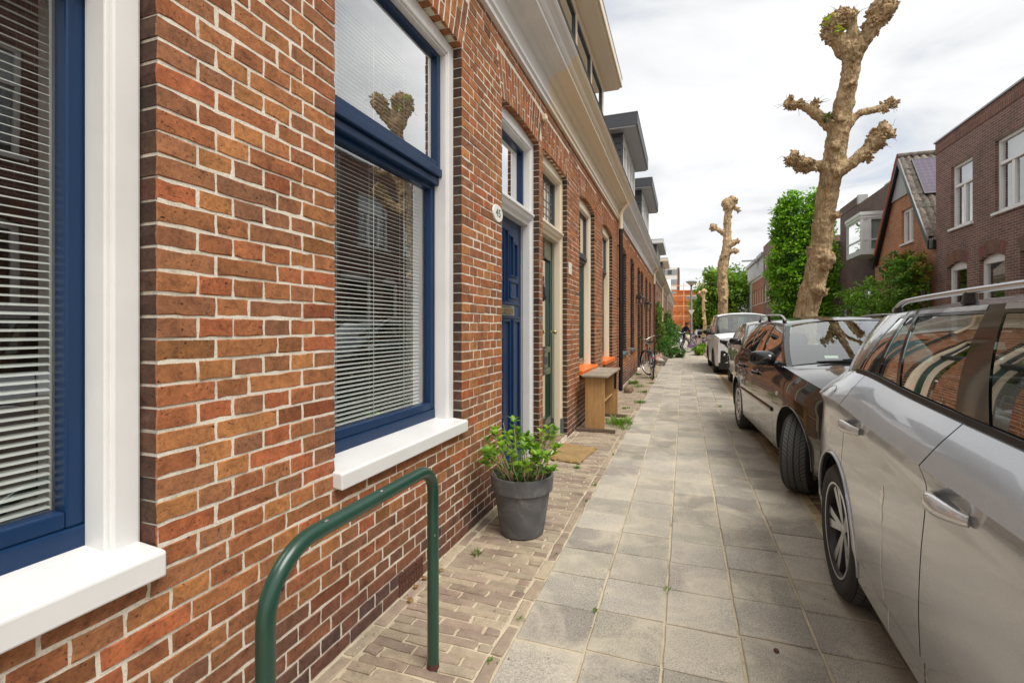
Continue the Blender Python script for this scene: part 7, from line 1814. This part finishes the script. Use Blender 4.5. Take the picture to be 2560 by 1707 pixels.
# dark brick house with the white bay, standing back from the gabled house
XR = 8.0
ops = [(29.55, 30.2, 1.0, 3.2, 0), (27.9, 28.95, .05, 3.1, 0), (26.2, 27.3, .9, 3.1, 0), (24.0, 25.2, .9, 3.1, 0)]
hB = rhouse('dark brick house with a white box bay on its upper floor', 22.62, 30.7, 7.30, M_BRK_BROWN, ops)
for a, b_, c, d, e_ in ops: rwindow(hB, a, b_, c, d, trans=lerp(c, d, .72), fw=.10)
M_DOORR = paint('red_brown_door', (.26, .07, .03), .5, .1, .2); dd = MB(); rbox(dd, .115, .13, 28.0, 28.85, .1, 2.3); mk('door_leaf', dd, M_DOORR, hB)
BX, BY0, BY1, BZ0, BZ1 = 7.14, 24.5, 26.45, 4.43, 6.23
by = MB(); by.box(BX, 7.999, BY0, BY1, BZ0, BZ0 + .16); bay = mk('bay', by, M_WHITE, hB)
by = MB(); by.box(BX - .05, 7.999, BY0 - .05, BY1 + .05, BZ1 - .12, BZ1 + .02); by.box(BX - .02, 7.999, BY0 - .02, BY1 + .02, BZ1 - .24, BZ1 - .12); mk('bay_head', by, M_WHITE, bay)
for (x0, x1, y0, y1) in ((BX, BX + .09, BY0, BY0 + .09), (BX, BX + .09, BY1 - .09, BY1), (7.43, 7.52, BY0, BY0 + .08), (7.90, 7.999, BY0, BY0 + .08)):
    by = MB(); by.box(x0, x1, y0, y1, BZ0 + .161, BZ1 - .241); mk('bay_post', by, M_WHITE, bay)
for (x0, x1, y0, y1) in ((BX + .01, BX + .07, BY0 + .091, BY1 - .091), (BX + .091, 7.899, BY0 + .01, BY0 + .07)):
    for zz in (BZ0 + .162, BZ0 + .60, BZ1 - .31):
        by = MB(); by.box(x0, x1, y0, y1, zz, zz + .07); mk('bay_rail', by, M_WHITE, bay)
by = MB(); by.box(BX + .092, 7.429, BY0 + .03, BY0 + .05, BZ0 + .17, BZ1 - .25); mk('bay_panel', by, M_WHITE, bay)
g_ = MB(); g_.add([(BX + .04, BY0 + .05, BZ0 + .2), (BX + .04, BY0 + .05, BZ1 - .26), (BX + .04, BY1 - .05, BZ1 - .26), (BX + .04, BY1 - .05, BZ0 + .2)], [(0, 1, 2, 3)]); mk('pane', g_, M_FARGLASS, bay)
g_ = MB(); g_.add([(7.50, BY0 + .04, BZ0 + .2), (7.95, BY0 + .04, BZ0 + .2), (7.95, BY0 + .04, BZ1 - .26), (7.50, BY0 + .04, BZ1 - .26)], [(0, 1, 2, 3)]); mk('pane', g_, M_FARGLASS, bay)
g_ = MB(); g_.box(BX + .14, BX + .15, BY0 + .2, BY1 - .1, BZ0 + .2, BZ1 - .26); mk('blind', g_, M_RENDER_W, bay); g_ = MB(); g_.box(7.50, 7.97, BY0 + .16, BY0 + .17, BZ0 + .2, BZ1 - .26); mk('curtain', g_, M_CURTAIN, bay)
at_ = MB(); at_.prism([(22.8, 6.9), (26.9, 6.9), (25.6, 7.62), (22.8, 7.62)], 'x', XR + .35, XR + 3.2); mk('attic', at_, M_LTGREY, hB)
pw = MB(); rbox(pw, -.02, .35, 27.9, 30.7, 7.301, 7.72); mk('parapet', pw, M_BRK_BROWN, hB); pw = MB(); rbox(pw, -.03, .36, 27.68, 27.899, 7.301, 7.75); mk('chimney_stack', pw, M_RENDER_G, hB)
XR = 7.0

# the row beyond
def row_house(label, y0, y1, z1, mat, floors, nw, wf=M_WHITE, cornice_=True, wz=1.5, ww=.85, rmat=None, z0s=None):
    ops = []; dy_ = (y1 - y0) / nw
    for fz in floors:
        for k in range(nw): c = y0 + (k + .5) * dy_; ops.append((c - ww / 2, c + ww / 2, fz, fz + wz, 0))
    h_ = rhouse(label, y0 + .01, y1 - .01, z1, mat, ops, back=5)
    for a, b_, c, d, e_ in ops: rwindow(h_, a, b_, c, d, mat=wf, trans=lerp(c, d, .68), fw=.09)
    if cornice_:
        cm = MB(); cm.prism([(XR - .02, z1 - .30), (XR - .06, z1 - .28), (XR - .08, z1 - .12), (XR - .28, z1 - .06), (XR - .30, z1 + .04), (XR + .1, z1 + .05), (XR + .1, z1 - .30)], 'y', y0 + .02, y1 - .02); mk('cornice', cm, M_WHITE, h_)
    return h_
row_house('brick house hidden behind the columnar tree', 30.75, 34.5, 6.0, M_BRK_BROWN, (.8, 3.9), 3)
row_house('low brick house half hidden right of the white-fronted house', 34.5, 40.0, 6.2, M_BRK_RED, (.8, 3.9), 4)
hW = row_house('white-fronted low house with an orange tiled roof edge', 40.0, 46.0, 3.8, M_RENDER_W, (.8,), 3, M_DKGREY)
a = MB(); a.prism([(XR - .25, 3.86), (XR + 1.8, 5.6), (XR + 1.8, 5.4), (XR - .25, 3.70)], 'y', 40.02, 45.98); mk('roof', a, M_REDTILE, hW)
hD = row_house('tall narrow dark brick house rising above its neighbours', 46.0, 50.6, 8.85, M_BRK_DARK, (.8, 3.6, 6.35), 2, M_CREAM, False, 1.6, 1.1)
hE = row_house('red brick house with a white cornice and a hoisting dormer', 50.6, 58.5, 6.3, M_BRK_RED, (.8, 3.6), 5, M_CREAM)
a = MB(); a.box(XR + .1, XR + 2.5, 50.9, 54.2, 6.36, 8.1); a.box(XR - .15, XR + 2.6, 50.7, 54.4, 8.1, 8.4); a.box(XR - 1.5, XR + .1, 54.0, 54.2, 7.95, 8.1); mk('dormer', a, M_LTGREY, hE)
hF = row_house('grey rendered house with plain pale windows', 58.5, 73.0, 5.85, M_RENDER_G, (.8, 3.4), 5, M_WHITE, False, 1.7, .9)
a = MB(); a.box(XR + .6, XR + 4, 60, 68, 5.86, 8.6); a.box(XR + .4, XR + 4.2, 59.6, 68.4, 8.6, 8.95); mk('roof_storey', a, M_LTGREY, hF)
row_house('brick house with white top at the far end of the row', 73.0, 82.0, 7.2, M_BRK_RED, (.8, 3.9), 4, M_CREAM)
row_house('last dark house of the far row', 82.0, 100.0, 5.0, M_BRK_BROWN, (.8, 3.2), 6)

# ------------------------------------------------------------------ end of the street
sf = thing('scaffold_building', 'building wrapped in orange scaffolding sheets at the end of the street', 'building', (2.0, 96, 0))
a = MB(); a.box(-4.4, 4.0, 0, 6, 0, 7.6); a.box(-3.2, 1.0, -.2, 6, 7.6, 8.2); mk('sheeting', a, M_SCAFF, sf, local=True)
for k in range(5):
    a = MB(); a.box(-4.6, 4.2, -1.2, -.05, .4 + k * 1.9, .55 + k * 1.9); mk('deck', a, M_SCAFFD, sf, local=True)
    a = MB(); a.tube([(-4.6, -1.2, 1.4 + k * 1.9), (4.2, -1.2, 1.4 + k * 1.9)], .06, 5); mk('guard_rail', a, M_SCAFF, sf, local=True)
for k in range(8): a = MB(); a.tube([(-4.5 + k * 1.2, -1.15, 0), (-4.5 + k * 1.2, -1.15, 9.4)], .07, 5); mk('pole', a, M_SCAFFD if k % 2 else M_SCAFF, sf, local=True)
for k in range(4): a = MB(); a.tube([(-4.4 + 2.2 * k, -1.1, .5), (-2.4 + 2.2 * k, -1.1, 4.2)], .05, 5); mk('brace', a, M_SCAFF, sf, local=True)
ap = thing('apartment_block', 'pale high apartment block with window bands above the near row', 'building', (-4.0, 152, 0))
a = MB(); a.box(-5, 2.05, 0, 12, 0, 19.1); mk('wall', a, M_RENDER_W, ap, local=True); a = MB(); a.box(2.051, 2.6, -.1, 12, 0, 19.0); mk('corner_strip', a, M_BRK_BROWN, ap, local=True)
for k in range(6):
    a = MB(); z0_ = 17.0 - k * 3.0; a.box(-5, 2.0, -.10, -.01, z0_ - .1, z0_ + 1.55); bn_ = mk('window_band', a, M_LTGREY, ap, local=True)
    for j in range(5): a = MB(); x0 = -4.9 + j * 1.38; a.box(x0, x0 + 1.2, -.16, -.105, z0_, z0_ + 1.4); mk('pane', a, M_DKGREY if j % 2 else M_ZINC, bn_, local=True)
# ------------------------------------------------------------------ bicycles (local: forward +y, wheels on z = 0)
def bicycle(label, loc, rz, mf, lean=0.0, steer=0.0, rack=True, group='parked bicycles', chrome_bar=True):
    t_ = thing('bicycle', label, 'bicycle', loc, group=group, rot=(0, lean, rz)); t_.rotation_mode = 'XYZ'
    Rw = .345; WB = 1.10
    def wheel(y, par, st=0.0):
        wv = bpy.data.objects.new('wheel', None); col.objects.link(wv); wv.parent = par; wv.location = (0, y, Rw); wv.rotation_euler = (0, 0, st)
        a = MB(); n = 40; rows = []
        for i in range(n):
            q = 2 * math.pi * i / n; rows.append([(.019 * math.sin(p_), (Rw - .019 + .019 * math.cos(p_)) * math.cos(q), (Rw - .019 + .019 * math.cos(p_)) * math.sin(q)) for p_ in [2 * math.pi * j / 8 for j in range(8)]])
        rows.append(rows[0]); a.grid(rows, close=True); mk('tyre', a, M_RUBBER, wv, local=True, smooth=80)
        a = MB(); a.lathe([(Rw - .036, .012), (Rw - .046, .008), (Rw - .046, -.008), (Rw - .036, -.012)], 40, 'x'); mk('rim', a, M_ALU, wv, local=True, smooth=60)
        a = MB()
        for k in range(18): q = 2 * math.pi * k / 18; a.tube([(.03 * (1 if k % 2 else -1), .02 * math.cos(q + .5), .02 * math.sin(q + .5)), (0, (Rw - .04) * math.cos(q), (Rw - .04) * math.sin(q))], .0014, 4)
        a.tube([(-.05, 0, 0), (.05, 0, 0)], .018, 8); mk('spokes', a, M_ALU, wv, local=True)
        a = MB(); L_ = []; 
        for i in range(19): q = math.pi * (-.02 + 1.0 * i / 18); L_.append((0, (Rw + .018) * math.cos(q), (Rw + .018) * math.sin(q)))
        a.tube(L_, .026, 6, squash=(1, .35, .35)); mk('mudguard', a, mf, wv, local=True, smooth=60)
        return wv
    wheel(0, t_); 
    fr_ = MB(); BB = (0, .46, .29); ST = (0, .22, .80); HT = (0, .92, .86); HB = (0, .985, .64)
    for a, b_, r_ in ((BB, ST, .016), (HT, HB, .019), (HB, BB, .018), ((0, .90, .80), (0, .40, .36), .015), ((.05, 0, Rw), (.02, .46, .29), .010), ((-.05, 0, Rw), (-.02, .46, .29), .010), ((.05, 0, Rw), (.012, .24, .74), .009), ((-.05, 0, Rw), (-.012, .24, .74), .009)):
        fr_.tube([a, b_], r_, 8)
    mk('frame', fr_, mf, t_, local=True, smooth=60)
    fk = MB()
    for s_ in (-1, 1): fk.tube([(0, .985, .64), (s_ * .045, 1.0, .62), (s_ * .05, WB - .03, .45), (s_ * .05, WB, Rw)], [.014, .014, .012, .010], 7)
    mk('fork', fk, mf, t_, local=True, smooth=60); wheel(WB, t_, steer)
    a = MB(); a.tube([ST, (0, .19, .90)], .013, 8); mk('seat_post', a, M_ALU, t_, local=True)
    a = MB(); rows = []
    for i in range(9):
        q = i / 8; w_ = lerp(.105, .022, q ** .8); y = lerp(.03, .33, q); rows.append([(w_ * math.cos(p_), y, .93 + .028 * math.sin(p_) + .012 * (1 - q)) for p_ in [2 * math.pi * j / 12 for j in range(12)]])
    a.grid(rows, close=True); a.add(rows[0], [tuple(range(12))]); a.add(rows[-1], [tuple(range(12))]); mk('saddle', a, M_RUBBER, t_, local=True, smooth=60)
    a = MB(); cs_, sn_ = math.cos(steer), math.sin(steer)
    def HBp(x, y, z): return (x * cs_ - y * sn_, .905 + x * sn_ + y * cs_, z)
    bar = [HBp(*p_) for p_ in ((-.29, -.26, 1.04), (-.28, -.12, 1.06), (-.24, .02, 1.07), (-.13, .06, 1.03), (-.05, .05, .99), (0, .05, .985), (.05, .05, .99), (.13, .06, 1.03), (.24, .02, 1.07), (.28, -.12, 1.06), (.29, -.26, 1.04))]
    a.tube(bar, .0115, 8); a.tube([HT, (0, .905 + .05, .985)], .013, 8); mk('handlebar', a, M_CHROME if chrome_bar else M_BLACKP, t_, local=True, smooth=60)
    for e_ in (bar[:2], bar[-2:]): a = MB(); a.tube(e_, .018, 8); mk('grip', a, M_RUBBER, t_, local=True)
    a = MB(); a.lathe([(.085, -.004), (.095, 0), (.085, .004), (.02, .004), (.02, -.004)], 20, 'x', (.03, .46, .29))
    for s_ in (-1, 1): a.tube([(s_ * .05, .46, .29), (s_ * .065, .46 + s_ * .10, .29 - s_ * .13)], .009, 6); a.box(s_ * .07, s_ * .15, .46 + s_ * .10 - .03, .46 + s_ * .10 + .03, .29 - s_ * .13 - .01, .29 - s_ * .13 + .01)
    mk('crank', a, M_ALU, t_, local=True)
    a = MB(); a.box(.022, .042, -.02, .50, .26, .40); mk('chain_case', a, mf, t_, local=True, bev=.008)
    if rack:
        a = MB()
        for s_ in (-1, 1): a.tube([(s_ * .06, .20, .73), (s_ * .07, -.22, .72)], .007, 6); a.tube([(s_ * .06, 0, Rw), (s_ * .065, -.06, .72)], .006, 6)
        a.tube([(-.07, -.22, .72), (.07, -.22, .72)], .007, 6); mk('rack', a, M_BLACKP, t_, local=True)
    a = MB(); a.ball((0, -.36, .56), (.03, .015, .03), 10, 8); mk('rear_light', a, M_REDL, t_, local=True)
    a = MB(); a.tube([(.05, .02, .30), (.11, -.08, .01)], .009, 6); mk('kickstand', a, M_ALU, t_, local=True)
    return t_
bicycle('black city bicycle with chrome handlebar parked against the black-windowed house', (-0.745, 12.55, 0), R(9), M_BIKEK, R(-4), R(28))
bicycle('purple bicycle standing across the pavement before the lamp post', (0.16, 26.5, 0), R(-78), M_BIKEP, R(3), R(-15), False, chrome_bar=False)
bicycle('silver bicycle leaning by the bushes, left of the purple one', (-0.18, 29.2, 0), R(175), M_BIKES, R(-6), R(10))
bicycle('dark bicycle in the tangle behind the lamp post foot', (0.55, 31.6, 0), R(150), M_BIKEK, R(5), R(-20), True, chrome_bar=False)

# lamp post with a street sign seen edge on
t_ = thing('street_lamp', 'grey street lamp with a conical head and a double street sign', 'street lamp', (0.395, 31, 0))
a = MB(); a.tube([(0, 0, 0), (0, 0, 1.0), (0, 0, 1.02), (0, 0, 3.75)], [.085, .085, .062, .055], 14); mk('post', a, M_POLE, t_, local=True, smooth=40)
a = MB(); a.lathe([(.055, 3.74), (.065, 3.78), (.05, 3.86)], 14); mk('collar', a, M_RUST, t_, local=True, smooth=40)
a = MB(); a.lathe([(.06, 3.82), (.10, 3.84), (.30, 4.02), (.31, 4.04)], 24); mk('glass_cone', a, M_PLATE, t_, local=True, smooth=40)
a = MB(); a.lathe([(.325, 4.035), (.33, 4.05), (.20, 4.11), (.08, 4.14), (0, 4.145)], 24); mk('cap', a, M_POLE, t_, local=True, smooth=40)
for sd in (-1, 1):
    a = MB(); a.box(sd * .062, sd * .29, -.012, .004, 3.0, 3.20); so_ = mk('sign_plate', a, M_PLATE, t_, local=True, bev=.01); a = MB(); a.box(sd * .085, sd * .27, -.016, -.0125, 3.025, 3.175); mk('sign_field', a, M_SIGN, so_, local=True)
a = MB(); a.add([(-.19, -.075, 2.35), (.19, -.075, 2.35), (0, -.075, 2.02), (-.19, -.068, 2.35), (.19, -.068, 2.35), (0, -.068, 2.02)], [(0, 2, 1), (3, 4, 5), (0, 1, 4, 3), (1, 2, 5, 4), (2, 0, 3, 5)]); mk('triangular_sign', a, M_PLATE, t_, local=True)

# bollard
t_ = thing('bollard', 'black bollard with pale bands beside the white van', 'bollard', (0.945, 27.0, 0))
a = MB(); a.lathe([(0, 0), (.075, 0), (.075, .70), (.06, .76), (0, .78)], 14); mk('post', a, M_BLACKP, t_, local=True, smooth=40)
for z in (.60, .66): a = MB(); a.lathe([(.0755, z), (.078, z + .005), (.078, z + .025), (.0755, z + .03)], 14); mk('band', a, M_PLATE, t_, local=True)

# person bent over the bicycles
def person(label, loc, rz):
    t_ = thing('person', label, 'person', loc, rz)
    V = {'pel': (0, 0, .86), 'sp': (0, -.10, 1.02), 'ch': (0, -.27, 1.20), 'nk': (0, -.36, 1.36), 'hd': (0, -.43, 1.47), 'ht': (0, -.46, 1.56),
         'sL': (-.17, -.30, 1.24), 'eL': (-.22, -.36, .98), 'wL': (-.20, -.50, .80), 'hL': (-.19, -.55, .74), 'sR': (.17, -.30, 1.24), 'eR': (.23, -.38, .99), 'wR': (.17, -.54, .83), 'hR': (.15, -.59, .77),
         'pL': (-.10, .0, .82), 'kL': (-.11, -.12, .46), 'aL': (-.11, .02, .08), 'tL': (-.12, -.14, .03), 'pR': (.10, .0, .82), 'kR': (.12, .06, .45), 'aR': (.12, .22, .09), 'tR': (.13, .07, .03)}
    Rr = {'pel': .135, 'sp': .125, 'ch': .145, 'nk': .055, 'hd': .085, 'ht': .075, 'sL': .062, 'eL': .045, 'wL': .034, 'hL': .036, 'sR': .062, 'eR': .045, 'wR': .034, 'hR': .036, 'pL': .095, 'kL': .062, 'aL': .042, 'tL': .04, 'pR': .095, 'kR': .062, 'aR': .042, 'tR': .04}
    E_ = [('pel', 'sp'), ('sp', 'ch'), ('ch', 'nk'), ('nk', 'hd'), ('hd', 'ht'), ('ch', 'sL'), ('sL', 'eL'), ('eL', 'wL'), ('wL', 'hL'), ('ch', 'sR'), ('sR', 'eR'), ('eR', 'wR'), ('wR', 'hR'), ('pel', 'pL'), ('pL', 'kL'), ('kL', 'aL'), ('aL', 'tL'), ('pel', 'pR'), ('pR', 'kR'), ('kR', 'aR'), ('aR', 'tR')]
    ks = list(V); me = bpy.data.meshes.new('body'); me.from_pydata([V[k] for k in ks], [(ks.index(a), ks.index(b_)) for a, b_ in E_], [])
    # colour by height along the body: shoes and trousers, jumper, skin of head and hands
    m, t, b = newmat('person_clothes'); oc = objc(t); sp_ = N(t, 'ShaderNodeSeparateXYZ'); t.links.new(oc, sp_.inputs[0])
    r1 = ramp(t, sp_.outputs['Z'], [(0, (.02, .02, .02)), (.09, (.03, .03, .04)), (.765, (.03, .03, .04)), (.77, (.014, .013, .04)), (.995, (.014, .013, .04))])
    r1.color_ramp.interpolation = 'CONSTANT'
    gtn = N(t, 'ShaderNodeMath', operation='GREATER_THAN'); t.links.new(sp_.outputs['Z'], gtn.inputs[0]); gtn.inputs[1].default_value = 1.37
    t.links.new(mixc(t, gtn.outputs[0], r1.outputs[0], (.42, .25, .18)), b.inputs['Base Color']); b.inputs['Roughness'].default_value = .85
    me.materials.append(m); o = bpy.data.objects.new('body', me); col.objects.link(o); o.parent = t_
    sk = o.modifiers.new('skin', 'SKIN'); sk.use_smooth_shade = True
    for i, k in enumerate(ks): me.skin_vertices[0].data[i].radius = (Rr[k], Rr[k]) if me.skin_vertices else (0.1, .1)
    o.modifiers.new('sub', 'SUBSURF').levels = 1
    if me.skin_vertices: me.skin_vertices[0].data[0].use_root = True
    a = MB(); a.ball((0, -.43, 1.53), (.098, .105, .105), 12, 8); a.ball((0, -.36, 1.47), (.085, .07, .09), 10, 8); mk('hair', a, M_HAIR, t_, local=True, smooth=70)
    a = MB(); a.ball((0, -.528, 1.475), (.014, .02, .022), 8, 6); mk('nose', a, M_SKIN, t_, local=True, smooth=70)
    for s_ in (-1, 1):
        for k in range(5): a = MB(); xx = s_ * .17 + (k - 2) * .014; a.tube([(xx, -.585, .745), (xx, -.63, .715), (xx - s_ * .005, -.64, .685)], [.008, .0075, .006], 5); mk('finger', a, M_SKIN, t_, local=True)
person('person in a dark navy top bending over the bicycles by the bushes', (-0.10, 30.3, 0), R(35))
